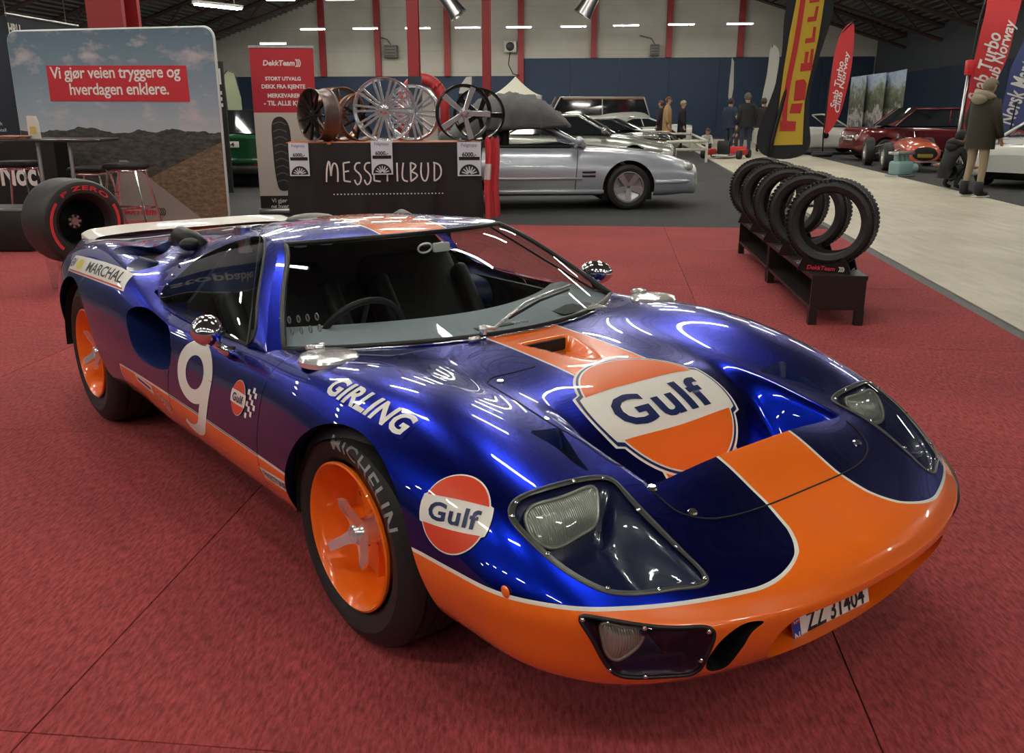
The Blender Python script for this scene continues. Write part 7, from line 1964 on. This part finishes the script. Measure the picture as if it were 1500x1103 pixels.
# the man in the parka, seen from behind, facing right
mp = ground(1424, 288)
man = person(mp, math.radians(20), 'man in olive parka and beige trousers standing at the aisle edge', 1.93, top=(.045, .038, .026), legs=(.36, .28, .19), hair=(.20, .16, .11), shoes=(.012, .013, .016), coat=(.034, .029, .019), coat_len=.52, hood=(.30, .26, .19), pose=dict(ell=(.0, .27, 1.14), wrl=(.10, .28, .90), wrr=(.16, -.22, .92), elr=(.02, -.27, 1.14), anl=(-.06, .13, .08), tol=(.12, .15, .03), knl=(.01, .12, .5), headb=(.04, 0, 1.57), head=(.07, 0, 1.65), crown=(.07, 0, 1.72)))
for sy in (-1, 1):
    mb = MB(); x0, y0 = (-.06, .13) if sy > 0 else (-.02, -.12); k_ = 1.93 / 1.78
    mb.tube([(x0 * k_, y0 * k_, .26), (x0 * k_, y0 * k_, .12), (x0 * k_ + .02, y0 * k_, .065)], [.075, .072, .075], 14); mb.sphere((x0 * k_ + .10, y0 * k_ + .01, .052), .075, 14, 8, (1.7, .75, .68)); mb.build('boot', mat('dark_boot', (.012, .013, .016), .6), man, True)
    mb = MB(); mb.rbox((x0 * k_ + .07, y0 * k_ + .01, .012), (.32, .11, .024), .01); mb.build('boot_sole', M_PWHITE, man)
CR = dict(pelvis=(-.10, 0, .30), waist=(-.02, 0, .46), chest=(.10, 0, .66), neck=(.17, 0, .80), headb=(.20, 0, .86), head=(.24, 0, .94), crown=(.24, 0, 1.01), shl=(.13, .18, .72), ell=(.24, .22, .46), wrl=(.44, .14, .42), shr=(.13, -.18, .72), elr=(.24, -.22, .46), wrr=(.44, -.14, .42), hipl=(-.06, .11, .28), knl=(.28, .15, .44), anl=(.10, .14, .08), tol=(.26, .15, .03), hipr=(-.06, -.11, .28), knr=(.28, -.15, .44), anr=(.10, -.14, .08), tor=(.26, -.15, .03))
p = ground(1383, 277); person((p.x, p.y, 0), math.radians(15), 'crouching person in black hooded jacket beside the parka man', 1.78, (.012, .012, .013), (.012, .013, .015), (.015, .014, .013), pose=CR, hood=(.012, .012, .013))
p = ground(1413, 268); person((p.x + .1, p.y + .5, 0), math.radians(170), 'crouching child in white top half hidden behind the parka man', 1.45, (.55, .55, .55), (.02, .02, .03), (.04, .03, .02), pose=CR)
# far visitors
def far(px, py, Y, yaw, label, h, **kw):
    p = at_y(px, 161, Y); return person((p.x, Y, 0), math.radians(yaw), label, h, **kw)
TAN = (.40, .25, .12)
far(978, 207, 33.5, -15, 'woman in a long tan coat standing beside the low barrier', 1.86, top=TAN, legs=TAN, hair=(.12, .06, .03), coat=TAN, coat_len=1.02)
far(969, 207, 34.4, 150, 'person in dark clothes half hidden behind the tan coat', 1.74, top=(.02, .02, .025), legs=(.02, .02, .03), hair=(.10, .05, .04), coat=(.03, .02, .02), coat_len=.6)
far(1000, 207, 33.8, -10, 'fair haired person in black coat right of the tan coat', 1.74, top=(.015, .015, .018), legs=(.015, .015, .02), hair=(.42, .33, .16), coat=(.015, .015, .018), coat_len=.8)
far(1036, 213, 31.0, -80, 'crouching child in a white top near the kart', 1.40, top=(.55, .55, .52), legs=(.03, .03, .04), hair=(.06, .05, .04), pose=CR)
far(1070, 215, 32.6, 40, 'person in navy jacket bending beside the man in black', 1.80, top=(.02, .03, .06), legs=(.03, .04, .07), hair=(.03, .03, .03), coat=(.02, .03, .06), coat_len=.45)
far(1082, 217, 31.4, 180, 'child in dark clothes at the red kart', 1.30, top=(.03, .03, .03), legs=(.03, .03, .04), hair=(.10, .07, .05))
far(1095, 217, 29.6, 100, 'broad man in black seen from behind by the red kart', 1.92, top=(.015, .015, .016), legs=(.03, .04, .07), hair=(.10, .09, .08), coat=(.014, .014, .016), coat_len=.42)
far(1118, 215, 32.5, 60, 'person in black at the edge of the yellow flag', 1.80, top=(.015, .015, .016), legs=(.02, .02, .02), hair=(.05, .04, .03), coat=(.015, .015, .016), coat_len=.5)
# kart
p = at_y(1068, 161, 28.6); e = empty('red_kart', (p.x, 28.6, 0), math.radians(60)); tag(e, 'small red kart on the floor in front of the man in black', 'kart')
mb = MB(); mb.rbox((0, 0, .10), (1.3, .5, .05), .02); mb.build('floor_tray', M_ALU, e); mb = MB(); mb.rbox((.62, 0, .22), (.22, .9, .22), .06, n=3); mb.build('nose_cone', M_FR2, e)
for sy in (-1, 1): mb = MB(); mb.rbox((0, sy * .5, .18), (.7, .16, .18), .05); mb.build('side_pod', M_FR2, e)
mb = MB(); mb.rbox((-.3, 0, .32), (.1, .4, .4), .04); mb.build('seat', M_BLACK, e)
for x in (-.5, .45):
    for sy in (-1, 1): mb = MB(); mb.lathe([(0, -.07), (.11, -.07), (.13, -.05), (.13, .05), (.11, .07), (0, .07)], 20, 'Y', (x, sy * .55, .13)); mb.build('wheel', M_TYREB, e)
